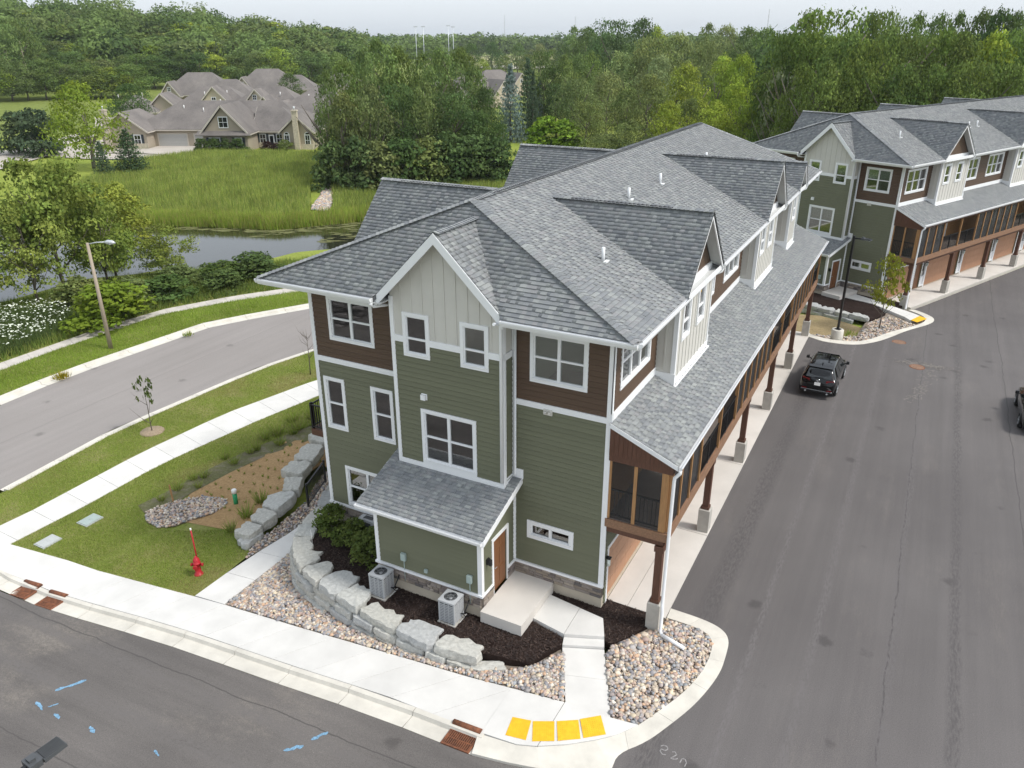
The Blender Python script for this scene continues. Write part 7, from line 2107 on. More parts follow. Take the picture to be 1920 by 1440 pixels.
o = MB(); o.box(-3.24, -1.74, -2.50, -.07, .0, .48); o = tag(o.build('landing', M['apron']), 'pale concrete landing at the door of the second townhouse row', 'landing'); o.location = BLOC; o.rotation_euler = (0, 0, BRZ)
iz = lambda x, y: np.full(np.shape(x), -.42)
M['tangrass'] = ground_mat('tan_grass', [(0.3, (0.26, 0.20, 0.11)), (0.6, (0.32, 0.25, 0.14)), (0.8, (0.20, 0.20, 0.07))], 1.2, 10, 0.6)
st(drape('tan_grass_patch', [(.2, 36.4), (.9, 32.0), (2.07, 32.2), (3.24, 32.6), (4.75, 33.1), (5.1, 35.35), (3.94, 36.1), (2.0, 36.9)], 0, M['tangrass'], .7, zf=lambda x, y: np.full(np.shape(x), -.52)))
st(drape('gravel_island', [(2.1, 31.2), (3.26, 30.7), (4.9, 31.0), (5.75, 32.2), (6.9, 34.9), (8.3, 37.1), (8.75, 38.5), (8.55, 39.8), (7.4, 40.9), (5.6, 38.8), (5.0, 36.5), (4.7, 33.2), (3, 32.4), (1.5, 32.1)], 0, M['gravelbed'], .7, zf=lambda x, y: np.full(np.shape(x), -.45)))
pebbles('gravel', [(2.1, 31.25), (3.26, 30.8), (4.9, 31.1), (5.7, 32.3), (6.8, 34.9), (8.2, 37.1), (8.0, 37.6), (6.3, 38.6), (5.2, 36.5), (4.9, 33.2), (3, 32.5), (1.5, 32.2)], 2200, .04, .10, lambda x, y: np.full(x.shape, -.44), 11)
BM = [bl(*q) for q in ((-11.9, .02), (-7.6, .02), (-7.6, -2.2), (-3.2, -2.2), (-3.2, -.05), (0, .02), (0, .5), (1.6, .5), (1.9, -.3), (.9, -1.8))] + [(6.1, 38.8), (5.3, 36.9), (3.9, 37.4), (2.2, 37.6), (.5, 38.2), (-3, 39.5), (-6, 42)]
st(drape('mulch_bed', BM, 0, M['mulch'], .6, thick=.3, zf=lambda x, y: np.full(np.shape(x), -.30), rough=.012))
W3 = thing('boulder_wall', 'low dry wall of pale blocks under the mulch of the second townhouse row', 'retaining wall')
boulder_row(W3, [(5.6, 36.5), (4.4, 36.6), (3.2, 37.0), (1.9, 37.2), (.6, 37.8), (-1.5, 38.6)][::-1], -.40, .30, .7, (.9, 1.5), 21)
boulder_row(W3, [(4.2, 36.5), (3.1, 36.9), (1.8, 37.1), (.5, 37.7), (-1.5, 38.5)][::-1], -.72, .32, .5, (.9, 1.5), 22)
P2 = thing('entrance_path', 'white concrete path from the second row landing to the yellow plate', 'path')
for pl in ([bl(-1.72, -.3), bl(-1.72, -1.63), bl(.2, -1.45), bl(.3, -.6)], [bl(.31, -.6), bl(.21, -1.45), (7.3, 38.55), (7.75, 39.7)], [(7.32, 38.53), (7.7, 37.95), (8.7, 38.8), (7.78, 39.7)]):
    q = MB(); q.prism([(x, y, -.6) for x, y in pl], (0, 0, .34)); q.build('slab', M['concrete'], P2)
q = MB(); q.prism([(x, y, -.258) for x, y in [(7.75, 37.95), (8.15, 37.62), (8.72, 38.75), (8.25, 39.2)]], (0, 0, .01)); tag(q.build('tactile_plate', M['yellow']), 'yellow tactile plate on the far path by the second townhouse row', 'tactile paving')
rk2 = st(empty('kerb'))
_ci, _co = chaikin([(2.1, 31.2), (3.2, 30.7), (4.85, 31.0), (5.75, 32.2), (6.3, 33.6), (6.95, 34.9), (8.25, 37.1), (8.7, 38.5), (8.5, 39.7), (7.45, 40.75)]), chaikin([(2.05, 30.75), (3.15, 30.1), (4.95, 30.45), (6.1, 31.9), (6.8, 33.4), (7.65, 35.5), (9.05, 38.0), (9.25, 39.4), (8.65, 40.4), (7.9, 41.1)])
for _k in range(0, len(_ci) - 1, 6): ribbon_piece(_ci[_k:_k + 7], _co[_k:_k + 7], M['curb'], .02, -.01, .3, rk2)
mb = tuft_mesh(40, 120, .3, .6, GL, .02)
tag(inst('grass_clump', mb, None, (4.2, 33.3, -.4)), 'bright green grass patch at the foot of the black lamp post', 'grass clump')

# ================================================================== street furniture and fittings
M['red'] = mat('red_paint', (0.40, 0.018, 0.026), 0.4, 0.1, 4)
M['greenpaint'] = mat('green_pipe', (0.02, 0.30, 0.12), 0.45, 0.1, 4)
M['whitep'] = mat('white_plastic', (0.78, 0.78, 0.76), 0.45, 0.03)
M['tanpole'] = mat('tan_fibreglass', (0.36, 0.30, 0.23), 0.7, 0.1, 2, sc=(4, 4, .3))
M['alu'] = mat('light_aluminium', (0.55, 0.58, 0.60), 0.4, 0.03, metal=.4)
M['lidgreen'] = mat('grey_green_lid', (0.33, 0.39, 0.37), 0.75, 0.08, 6)
M['lidgrey'] = mat('grey_lid', (0.42, 0.44, 0.43), 0.75, 0.08, 6)

# hydrant
x, y = -15.1, -3.79; z = h1(x, y)
t = thing('fire_hydrant', 'red fire hydrant with a tall red marker rod on the lawn', 'hydrant', (x, y, z), .5)
q = MB(); q.lathe([(.17, -.05), (.17, .04), (.12, .05), (.12, .50), (.15, .51), (.15, .56), (.125, .57), (.13, .66), (.10, .74), (.05, .78), (.05, .83), (.03, .84)], 14); q.build('barrel', M['red'], t)
for a, rr in ((0, .05), (PI, .05), (PI * 1.5, .07)):
    d = Vector((math.cos(a), math.sin(a), 0)); q = MB(); q.tube([d * .09 + Vector((0, 0, .46)), d * .18 + Vector((0, 0, .46)), d * .185 + Vector((0, 0, .46)), d * .23 + Vector((0, 0, .46))], [rr, rr, rr + .02, rr + .02], 10); q.build('nozzle', M['red'], t)
q = MB(); q.tube([(.0, .10, .55), (-.02, .12, 1.2), (-.04, .13, 1.95)], .03, 8); q.build('marker_rod', M['red'], t)
q = MB(); q.tube([(-.04, .13, 1.95), (-.042, .13, 2.03)], .034, 8); q.build('rod_tip', M['whitep'], t)
# standpipe
x, y = -17.84, .78; t = thing('standpipe', 'green standpipe with a white cap in the tan basin', 'pipe', (x, y, h1(x, y)))
q = MB(); q.lathe([(.10, -.1), (.10, .62)], 14); q.build('pipe', M['greenpaint'], t)
q = MB(); q.lathe([(.115, .60), (.115, .76), (.09, .785)], 14); q.build('cap', M['whitep'], t)
# stake
x, y = -20.67, -.28; q = MB(); q.box(-.025, .025, -.025, .025, -.1, .95); o = tag(q.build('survey_stake', M['cedar']), 'thin wooden survey stake above the gravel patch', 'stake'); o.location = (x, y, h1(x, y)); o.rotation_euler = (.03, -.02, .3)
q = MB(); q.tube([(-10.9, -1.85, .0), (-11.0, -1.75, .75)], .008, 5); tag(q.build('marker_stick', M['whitep']), 'thin white marker stick poked into the mulch behind the boulders', 'stick')
# utility lids
for pl, m_, lb in (([(-23.05, -3.35), (-22.97, -2.61), (-22.49, -2.59), (-22.48, -3.43)], 'lidgreen', 'grey-green utility box lid in the lawn farther from the street corner'), ([(-23.17, -5.28), (-23.12, -4.47), (-22.56, -4.45), (-22.66, -5.26)], 'lidgrey', 'pale grey utility box lid in the lawn next to the corner pavement')):
    cx = sum(a for a, b in pl) / 4; cy = sum(b for a, b in pl) / 4; z = h1(cx, cy)
    t = thing('utility_box', lb, 'utility box', (cx, cy, z), 0, 'utility box lids in the lawn')
    q = MB(); q.box(-.33, .33, -.42, .42, -.2, .05); q.build('rim', M['lidgrey'], t)
    q = MB(); q.box(-.29, .29, -.38, .38, .05, .075); q.box(-.05, .05, -.02, .02, .075, .085); q.build('lid', M[m_], t)

# lamp posts
x, y = -40.2, 11.3; z = h1(x, y)
t = thing('street_lamp', 'tan lamp post with a grey cobra head beside the old pavement', 'street lamp', (x, y, z), .485)
q = MB(); q.tube([(0, 0, -.2), (0, 0, 7.3)], [.15, .09], 12); q.build('post', M['tanpole'], t)
q = MB(); q.tube([(0, 0, 7.22), (.6, 0, 7.34), (1.15, 0, 7.36)], .035, 8); q.build('arm', M['alu'], t)
q = MB(); q.tube([(1.1, 0, 7.35), (1.35, 0, 7.36), (1.65, 0, 7.33), (1.82, 0, 7.30)], [.06, .15, .13, .03], 10); q.build('lamp_head', M['alu'], t)
q = MB(); q.tube([(1.45, 0, 7.24), (1.45, 0, 7.18)], [.11, .06], 10); q.build('lens', M['blind'], t)


def lot_lamp(x, y, z, rz, label, hgt=7.0):
    t = thing('car_park_lamp', label, 'lamp post', (x, y, z), rz)
    q = MB(); q.lathe([(.37, -.4), (.37, .96), (.34, 1.0)], 24); q.build('base', M['curb'], t)
    q = MB(); q.box(-.17, .17, -.17, .17, 1.0, 1.03); q.box(-.06, .06, -.06, .06, .95, hgt); q.build('post', M['black'], t)
    q = MB(); q.bar((.05, 0, hgt - .14), (.48, 0, hgt - .10), .07, .09); q.build('arm', M['black'], t)
    hm = MB(); hm.box(.46, .66, -.13, .13, hgt - .15, hgt - .03); hm.box(.50, .60, -.06, .06, hgt - .03, hgt + .02); hm.box(.66, .69, -.10, .10, hgt - .14, hgt - .05)
    ho = hm.build('driver_box', M['lampgrey'], t)
    q = MB(); q.hexa([(.68, -.15, hgt - .13), (1.06, -.13, hgt - .13), (1.06, .13, hgt - .13), (.68, .15, hgt - .13), (.68, -.15, hgt - .06), (1.06, -.13, hgt - .07), (1.06, .13, hgt - .07), (.68, .15, hgt - .06)]); lh = q.build('lamp_head', M['lampgrey'], t)
    for i in range(9):
        yy = -.12 + i * .03
        q = MB(); q.box(.70, 1.04, yy - .005, yy + .005, hgt - .075, hgt - .035); q.build('cooling_fin', M['lampgrey'], lh)
    q = MB(); q.box(.72, 1.03, -.11, .11, hgt - .145, hgt - .131); q.build('lens', M['blind'], t)
    return t


M['lampgrey'] = mat('lamp_grey', (0.085, 0.09, 0.095), 0.45, 0.1, 6, metal=.2)
lot_lamp(3.7, 31.2, -.42, -.35, 'black lamp post on a round concrete base in the gravel island')
_hd = Vector((-3.83 + 3.87, -15.12 + 15.55)); _az = math.atan2(.43, .035)
lot_lamp(-3.87 - 1.06 * math.cos(_az), -15.12 - 1.06 * math.sin(_az), -1.42 + .0, _az, 'black lamp by the front street, only its finned head in view', 8.48)

# air conditioners
M['acgrey'] = mat('ac_grey', (0.40, 0.41, 0.42), 0.5, 0.04, 5)
M['acdark'] = mat('ac_coil', (0.06, 0.063, 0.066), 0.6, 0.2, 20); M['acwell'] = mat('fan_well', (0.012, 0.013, 0.015), 0.6, 0.1)


def ac_unit(x, y, z, label):
    t = thing('air_conditioner', label, 'air conditioner', (x, y, z), 0, 'air conditioners in the mulch bed')
    w, hgt = .30, .90
    q = MB(); q.box(-w - .04, w + .04, -w - .04, w + .04, -.06, .03); q.build('pad', M['pier'], t)
    q = MB(); q.box(-w + .03, w - .03, -w + .03, w - .03, .05, hgt - .06); q.build('coil', M['acdark'], t)
    q = MB()
    for sx in (-1, 1):
        for sy in (-1, 1): q.box(*sorted((sx * (w - .05), sx * w)), *sorted((sy * (w - .05), sy * w)), .03, hgt - .05)
    q.build('corner_post', M['acgrey'], t)
    for f in (Face(0, -w, 0), Face(w, 0, PI / 2), Face(0, w, PI), Face(-w, 0, -PI / 2)):
        q = MB()
        for i in range(11):
            zz = .08 + i * .065
            q.hexa([f.pt(-w + .05, -.004, zz), f.pt(w - .05, -.004, zz), f.pt(w - .05, -.03, zz + .02), f.pt(-w + .05, -.03, zz + .02), f.pt(-w + .05, -.002, zz + .035), f.pt(w - .05, -.002, zz + .035), f.pt(w - .05, -.012, zz + .04), f.pt(-w + .05, -.012, zz + .04)])
        for i in (1, 2): f.box(q, -w + .05 + i * .16, -w + .06 + i * .16 + .02, -.02, .002, .05, hgt - .05)
        q.build('louvre_panel', M['acgrey'], t)
    # top with a round fan opening
    q = MB(); n_ = 24
    for i in range(n_):
        a, b = 2 * PI * i / n_, 2 * PI * (i + 1) / n_
        def sqp(a_): m_ = max(abs(math.cos(a_)), abs(math.sin(a_))); return (math.cos(a_) / m_ * (w + .01), math.sin(a_) / m_ * (w + .01))
        R_ = .225
        pa, pb = sqp(a), sqp(b)
        q.poly([(pa[0], pa[1], hgt), (pb[0], pb[1], hgt), (math.cos(b) * R_, math.sin(b) * R_, hgt + .02), (math.cos(a) * R_, math.sin(a) * R_, hgt + .02)])
        q.poly([(pa[0], pa[1], hgt - .07), (pb[0], pb[1], hgt - .07), (pb[0], pb[1], hgt), (pa[0], pa[1], hgt)])
        q.poly([(math.cos(a) * R_, math.sin(a) * R_, hgt + .02), (math.cos(b) * R_, math.sin(b) * R_, hgt + .02), (math.cos(b) * R_, math.sin(b) * R_, hgt - .14), (math.cos(a) * R_, math.sin(a) * R_, hgt - .14)])
    q.build('top_cover', M['acgrey'], t)
    q = MB(); q.lathe([(.222, hgt - .2), (.222, hgt - .19)], 20); q.build('fan_well', M['acwell'], t)
    q = MB(); q.tube([(0, 0, hgt - .19), (0, 0, hgt + .005)], [.222, .222], 24, False); q.build('fan_shroud', M['acwell'], t)
    for i in range(3):
        a = i * 2 * PI / 3 + .4
        q = MB(); q.poly([(math.cos(a - .1) * .05, math.sin(a - .1) * .05, hgt - .10), (math.cos(a - .25) * .2, math.sin(a - .25) * .2, hgt - .12), (math.cos(a + .35) * .2, math.sin(a + .35) * .2, hgt - .06), (math.cos(a + .3) * .05, math.sin(a + .3) * .05, hgt - .08)]); q.build('fan_blade', M['metal'], t)
    q = MB(); q.lathe([(.06, hgt - .13), (.06, hgt - .05), (.03, hgt - .045)], 12); q.build('fan_hub', M['metal'], t)
    q = MB()
    for rr in (.10, .19): q.tube([(math.cos(i * PI / 12) * rr, math.sin(i * PI / 12) * rr, hgt + .012) for i in range(25)], .0035, 4, False)
    for i in range(6): a = i * PI / 3; q.tube([(.03 * math.cos(a), .03 * math.sin(a), hgt + .015), (.22 * math.cos(a), .22 * math.sin(a), hgt + .015)], .0035, 4)
    q.build('fan_guard', M['metal'], t)
    q = MB(); q.tube([(w, .1, .25), (w + .12, .12, .28), (w + .15, .30, .5), (w + .12, .45, .6)], .022, 7); q.tube([(w, .16, .22), (w + .1, .2, .1), (w + .2, .42, .02)], .016, 6); q.build('pipe', M['black'], t)
    q = MB(); q.box(w + .02, w + .05, -.05, .4, -.02, .03); q.build('drain_pipe', M['whitep'], t)


ac_unit(-6.97, -2.80, .07, 'grey air conditioner nearer the green shrub in the mulch bed')
ac_unit(-4.17, -2.80, .05, 'grey air conditioner nearer the entrance landing in the mulch bed')
t = thing('wall_unit', 'small grey condenser box hung on the stone wall behind the shrub', 'air conditioner', (-9.35, -.12, .38))
q = MB(); q.box(-.38, .38, -.40, -.06, .0, .56); q.build('cabinet', M['acgrey'], t)
q = MB(); q.box(-.28, .20, -.415, -.40, .10, .46); q.build('grille', M['acdark'], t)
q = MB(); q.box(-.20, .20, -.30, -.12, .56, .575); q.build('top_vent', M['acdark'], t)
q = MB(); q.bar((-.3, -.06, -.03), (-.3, -.42, -.03), .05); q.build('bracket', M['metal'], t); q = MB(); q.bar((.3, -.06, -.03), (.3, -.42, -.03), .05); q.build('bracket', M['metal'], t)

# balcony on the street side and the fence over the side path
bc = empty('balcony'); bc.parent = BA.root
def rail(a, b, z, parent, hgt=1.05, nm='baluster'):
    a = Vector((*a, z)); b = Vector((*b, z)); d = (b - a); n_ = max(2, int(d.length / .12))
    q = MB(); q.bar(a + Vector((0, 0, hgt)), b + Vector((0, 0, hgt)), .05); q.bar(a + Vector((0, 0, .1)), b + Vector((0, 0, .1)), .04); q.build('rail', M['black'], parent)
    for i in range(1, n_):
        p_ = a + d * i / n_; q = MB(); q.box(p_.x - .011, p_.x + .011, p_.y - .011, p_.y + .011, z + .1, z + hgt); q.build(nm, M['black'], parent)
    for p_ in (a, b):
        q = MB(); q.box(p_.x - .035, p_.x + .035, p_.y - .035, p_.y + .035, z, z + hgt + .08); q.build('rail_post', M['black'], parent)
q = MB(); q.box(-13.0, -11.43, 1.0, 5.0, 3.02, 3.30); q.build('balcony_floor', M['wood_post'], bc)
rail((-12.95, 1.05), (-11.5, 1.05), 3.30, bc); rail((-12.95, 1.1), (-12.95, 5.0), 3.30, bc)
fn = thing('metal_fence', 'short black metal fence standing on the boulder wall by the side path', 'fence')
rail((-12.85, .16), (-13.5, 2.0), .12, fn, 1.0)
W1b = [(-13.6, 2.6), (-13.15, 1.4), (-12.6, .25)]
boulder_row(W1, W1b, -.2, .34, .75, [1.3, 1.2], 31)
boulder_row(W1, [(-13.65, 2.6), (-13.2, 1.4), (-12.66, .25)], -1.2, 1.0, .5, [1.25], 32)

# ================================================================== cars
def car(label, x, y, z, rz, paint, kind='suv', group=None):
    t = thing('parked_car', label, 'car', (x, y, z), rz, group)
    # stations along the length (rear to front): y, half width, underside, belt height, roof height, roof half width
    if kind == 'suv':
        ST_ = [(-2.27, .70, .42, .72, .74, .62), (-2.22, .82, .34, .92, .94, .66), (-2.10, .88, .30, 1.03, 1.10, .68), (-1.95, .905, .28, 1.06, 1.32, .64), (-1.72, .915, .27, 1.06, 1.55, .62), (-1.35, .92, .26, 1.05, 1.64, .62), (-.5, .92, .26, 1.02, 1.68, .63), (.25, .92, .26, 1.0, 1.655, .62),
               (.62, .92, .26, .99, 1.56, .60), (1.02, .915, .26, .985, 1.28, .63), (1.28, .91, .26, .98, 1.06, .68), (1.75, .89, .27, .93, .97, .66), (2.08, .84, .30, .84, .87, .62), (2.22, .76, .36, .72, .74, .55), (2.27, .66, .45, .62, .63, .5)]
        rear_w, front_w, cab = (3, 5), (7, 10), (3, 9)
    else:
        ST_ = [(-2.4, .66, .42, .70, .72, .58), (-2.34, .80, .32, .90, .92, .62), (-2.15, .88, .28, .98, 1.02, .66), (-1.75, .91, .26, 1.0, 1.05, .66), (-1.35, .915, .25, .99, 1.24, .60), (-.85, .92, .24, .97, 1.42, .58), (-.2, .92, .24, .95, 1.47, .58), (.35, .92, .24, .94, 1.42, .57),
               (.85, .915, .24, .93, 1.18, .60), (1.2, .91, .24, .93, .98, .66), (1.75, .89, .25, .88, .92, .66), (2.1, .84, .28, .80, .83, .62), (2.33, .76, .34, .68, .70, .55), (2.4, .66, .42, .58, .60, .5)]
        rear_w, front_w, cab = (3, 5), (7, 9), (4, 8)
    ring = []
    for (yy, w, zb, zl, zr, rw) in ST_:
        h_ = [(0, zb), (w * .80, zb), (w * .97, zb + .10), (w * 1.0, zb + (zl - zb) * .45), (w * .985, zl - .07), (w * .955, zl), (rw + .025, max(zl + .005, zr - .07)), (rw - .06, zr - .012), (rw * .5, zr), (0, zr + .006)]
        ring.append([(px, yy, pz) for px, pz in h_])
    q = MB()
    n_ = len(ring[0])
    V = []
    for r_ in ring: V += r_ + [(-px, py, pz) for px, py, pz in r_[1:-1][::-1]]
    m_ = len(V) // len(ring)
    q.v = V
    for i in range(len(ring) - 1):
        for k in range(m_):
            k2 = (k + 1) % m_
            q.f.append((i * m_ + k, i * m_ + k2, (i + 1) * m_ + k2, (i + 1) * m_ + k)); q.c.append(None); q.m.append(0); q.sm.append(True)
    q.f.append(tuple(range(m_))[::-1]); q.c.append(None); q.m.append(0); q.sm.append(False)
    q.f.append(tuple((len(ring) - 1) * m_ + k for k in range(m_))); q.c.append(None); q.m.append(0); q.sm.append(False)
    body = q.build('body', paint, t)
    bm = bmesh.new(); bm.from_mesh(body.data); bmesh.ops.recalc_face_normals(bm, faces=bm.faces[:]); bm.to_mesh(body.data); bm.free()
    md = body.modifiers.new('round', 'SUBSURF'); md.levels = 1; md.render_levels = 2

    def patch(name, pts, m, off):
        """a pane just proud of the body: pts in car space"""
        P = [Vector(p_) for p_ in pts]; nn = (P[1] - P[0]).cross(P[2] - P[0]).normalized()
        c = sum(P, Vector()) / len(P)
        if nn.dot(c - Vector((0, 0, .8))) < 0: nn = -nn
        g = MB(); g.prism([p_ + nn * off for p_ in P], nn * .006); return g.build(name, m, t)
    G_ = M['carglass']
    a, b = rear_w
    ra, rb = ring[a], ring[b]
    lerp = lambda p_, q_, f: tuple(p_[i] + (q_[i] - p_[i]) * f for i in range(3))
    def row(i, f):      # point on the glass side of station i at f between belt and roof
        return lerp(ring[i][5], ring[i][6], f)
    def sm(p_): return (-p_[0], p_[1], p_[2])
    # rear window
    if kind == 'suv':
        pr = [(.64, -2.10, 1.10), (.55, -1.70, 1.54)]
        patch('rear_window', [pr[0], pr[1], sm(pr[1]), sm(pr[0])], G_, .012)
    else:
        pr = [(.64, -1.72, 1.07), (.53, -.98, 1.38)]; patch('rear_window', [pr[0], pr[1], sm(pr[1]), sm(pr[0])], G_, .016)
    pf = [(.70, 1.22, 1.08), (.57, .58, 1.57)] if kind == 'suv' else [(.66, 1.14, 1.0), (.54, .45, 1.38)]
    patch('windscreen', [pf[0], pf[1], sm(pf[1]), sm(pf[0])], G_, .014)
    zt = 1.52 if kind == 'suv' else 1.34
    zbelt = 1.07 if kind == 'suv' else .985
    sides = [(-1.55, -.78), (-.70, .18), (.26, .90)] if kind == 'suv' else [(-1.0, -.35), (-.28, .35), (.42, .78)]
    for s_ in (-1, 1):
        for k, (y0, y1) in enumerate(sides):
            xt = lambda zz: s_ * (.895 - (zz - zbelt) * (.52 if kind == 'suv' else .62) + .005)
            top0, top1 = (y0 + (.22 if k == 0 else 0)), (y1 - (.42 if k == 2 else 0))
            patch('side_window', [(xt(zbelt), y0, zbelt), (xt(zbelt), y1, zbelt), (xt(zt), top1, zt), (xt(zt), top0, zt)], G_, .006)
    # wheels
    for sx in (-1, 1):
        for yy in ((-1.37, 1.33) if kind == 'suv' else (-1.42, 1.42)):
            R_ = .36 if kind == 'suv' else .33
            cx = sx * .83
            q = MB(); q.tube([(cx - .11, yy, R_), (cx - .09, yy, R_), (cx + .09, yy, R_), (cx + .11, yy, R_)], [R_ - .04, R_, R_, R_ - .04], 24); w_ = q.build('wheel', M['tyre'], t)
            q = MB(); xo = cx + sx * .112
            q.tube([(xo - sx * .02, yy, R_), (xo, yy, R_)], [R_ * .62, R_ * .66], 20)
            q.build('rim', M['acdark'], w_)
            for k in range(5):
                a_ = 2 * PI * k / 5
                q = MB(); q.bar((xo + sx * .004, yy, R_), (xo + sx * .004, yy + math.cos(a_) * R_ * .62, R_ + math.sin(a_) * R_ * .62), .05, .02, (1, 0, 0)); q.build('spoke', M['alu'], w_)
            # arch
            q = MB(); q.tube([(sx * .915, yy + math.cos(a_) * (R_ + .05), max(.24, R_ + math.sin(a_) * (R_ + .05))) for a_ in [PI * k / 10 for k in range(11)]], .03, 6); q.build('wheel_arch', M['black'], t)
    # lights, plate, trim
    zt_ = .98 if kind == 'suv' else .84
    yr = -2.20 if kind == 'suv' else -2.36
    for s_ in (-1, 1):
        q = MB(); q.hexa([(s_ * .40, yr - .02, zt_ - .05), (s_ * .80, yr + .06, zt_ - .06), (s_ * .84, yr + .30, zt_ - .02), (s_ * .5, yr + .2, zt_ - .05), (s_ * .42, yr + .00, zt_ + .05), (s_ * .79, yr + .09, zt_ + .08), (s_ * .84, yr + .34, zt_ + .07), (s_ * .5, yr + .25, zt_ + .05)]); q.build('tail_light', M['tail'], t)
        q = MB(); q.box(*sorted((s_ * .50, s_ * .74)), -(2.30 if kind == 'suv' else 2.43), -2.2, .50, .55); q.build('reflector', M['tail'], t)
        q = MB(); q.hexa([(s_ * .50, 2.18, .66), (s_ * .78, 2.02, .66), (s_ * .80, 1.9, .68), (s_ * .55, 2.0, .68), (s_ * .50, 2.16, .78), (s_ * .76, 2.0, .82), (s_ * .78, 1.88, .84), (s_ * .55, 1.98, .82)]); q.build('headlight', M['alu'], t)
        q = MB(); q.tube([(s_ * .88, .78 if kind == 'suv' else .55, zbelt - .02), (s_ * 1.0, .76 if kind == 'suv' else .53, zbelt + .06)], .03, 6); q.hexa([(s_ * .98, .68 if kind == 'suv' else .45, zbelt), (s_ * 1.14, .70 if kind == 'suv' else .47, zbelt + .01), (s_ * 1.14, .82 if kind == 'suv' else .6, zbelt + .01), (s_ * .98, .86 if kind == 'suv' else .63, zbelt), (s_ * .98, .68 if kind == 'suv' else .45, zbelt + .16), (s_ * 1.13, .70 if kind == 'suv' else .47, zbelt + .15), (s_ * 1.12, .82 if kind == 'suv' else .6, zbelt + .14), (s_ * .98, .86 if kind == 'suv' else .63, zbelt + .16)]); q.build('mirror', M['black'], t)
    yb = -2.285 if kind == 'suv' else -2.41
    q = MB(); q.box(-.82, .82, yb + .03, yb + .2, .30, .40); q.box(-.70, .70, yb - .015, yb + .05, .42, .45); q.build('bumper', M['black'], t)
    q = MB(); q.box(-.78, .78, yb + .0, yb + .1, .455, .47); q.build('chrome_strip', M['alu'], t)
    q = MB(); q.hexa([(-.15, -2.275, .74), (.15, -2.275, .74), (.15, -2.24, .74), (-.15, -2.24, .74), (-.15, -2.235, .90), (.15, -2.235, .90), (.15, -2.20, .90), (-.15, -2.20, .90)] if kind == 'suv' else [(-.15, -2.41, .62), (.15, -2.41, .62), (.15, -2.36, .62), (-.15, -2.36, .62), (-.15, -2.40, .77), (.15, -2.40, .77), (.15, -2.34, .77), (-.15, -2.34, .77)]); q.build('number_plate', M['whitep'], t)
    if kind == 'suv':
        # round winged badge above the plate, small letters lower down
        q = MB(); q.tube([(math.cos(i * PI / 8) * .085, -2.205 + .0, 1.0 + math.sin(i * PI / 8) * .066) for i in range(17)], .010, 5, False)
        q.tube([(-.075, -2.21, 1.02), (-.03, -2.215, 1.005), (0, -2.22, .985), (.03, -2.215, 1.005), (.075, -2.21, 1.02)], .010, 5)
        q.build('badge', M['chrome'], t)
        q = MB()
        for i in range(4): q.box(.50 + i * .035, .525 + i * .035, -2.262, -2.235, .665, .685)
        q.box(.60, .70, -2.275, -2.24, .60, .635); q.build('badge_lettering', M['chrome'], t)
        q = MB(); q.hexa([(-.62, -1.80, 1.57), (.62, -1.80, 1.57), (.64, -1.55, 1.60), (-.64, -1.55, 1.60), (-.60, -1.80, 1.595), (.60, -1.80, 1.595), (.62, -1.55, 1.63), (-.62, -1.55, 1.63)]); q.build('roof_spoiler', paint, t)
        q = MB(); q.tube([(.0, -1.2, 1.655), (.0, -1.35, 1.71), (0, -1.42, 1.72)], [.03, .02, .006], 6); q.build('aerial', M['black'], t)
        q = MB(); q.bar((-.2, -2.13, 1.13), (.25, -2.1, 1.16), .015); q.build('wiper', M['black'], t)
        for s_ in (-1, 1):
            q = MB(); q.tube([(s_ * .55, -2.27, .36), (s_ * .55, -2.33, .36)], .045, 8); q.build('exhaust', M['alu'], t)
    return t


m, n, l, p = nodes('black_car_paint'); p.inputs['Base Color'].default_value = (0.003, 0.0033, 0.004, 1); p.inputs['Specular IOR Level'].default_value = .35; p.inputs['Roughness'].default_value = 0.10; p.inputs['Coat Weight'].default_value = 0.35; p.inputs['Coat Roughness'].default_value = 0.03; M['carblack'] = m
m, n, l, p = nodes('dark_grey_car_paint'); p.inputs['Base Color'].default_value = (0.020, 0.023, 0.020, 1); p.inputs['Roughness'].default_value = 0.2; p.inputs['Metallic'].default_value = .4; p.inputs['Coat Weight'].default_value = 0.8; M['cargrey'] = m
m, n, l, p = nodes('car_glass'); p.inputs['Base Color'].default_value = (0.012, 0.015, 0.016, 1); p.inputs['Roughness'].default_value = 0.04; p.inputs['Specular IOR Level'].default_value = .8; M['carglass'] = m
m, n, l, p = nodes('chrome'); p.inputs['Base Color'].default_value = (.8, .8, .8, 1); p.inputs['Metallic'].default_value = 1; p.inputs['Roughness'].default_value = 0.15; M['chrome'] = m
m, n, l, p = nodes('tail_lens'); p.inputs['Base Color'].default_value = (.14, .008, .010, 1); p.inputs['Roughness'].default_value = 0.12; M['tail'] = m
M['tyre'] = mat('tyre_rubber', (0.018, 0.018, 0.018), 0.85, 0.1)
car('black hatchback-style suv parked beside the garage apron, seen from behind', 3.92, 23.3, -.03, -.03, M['carblack'])
car('dark grey saloon car half out of the picture on the car park', 14.15, 23.6, -.03, .0, M['cargrey'], 'saloon')

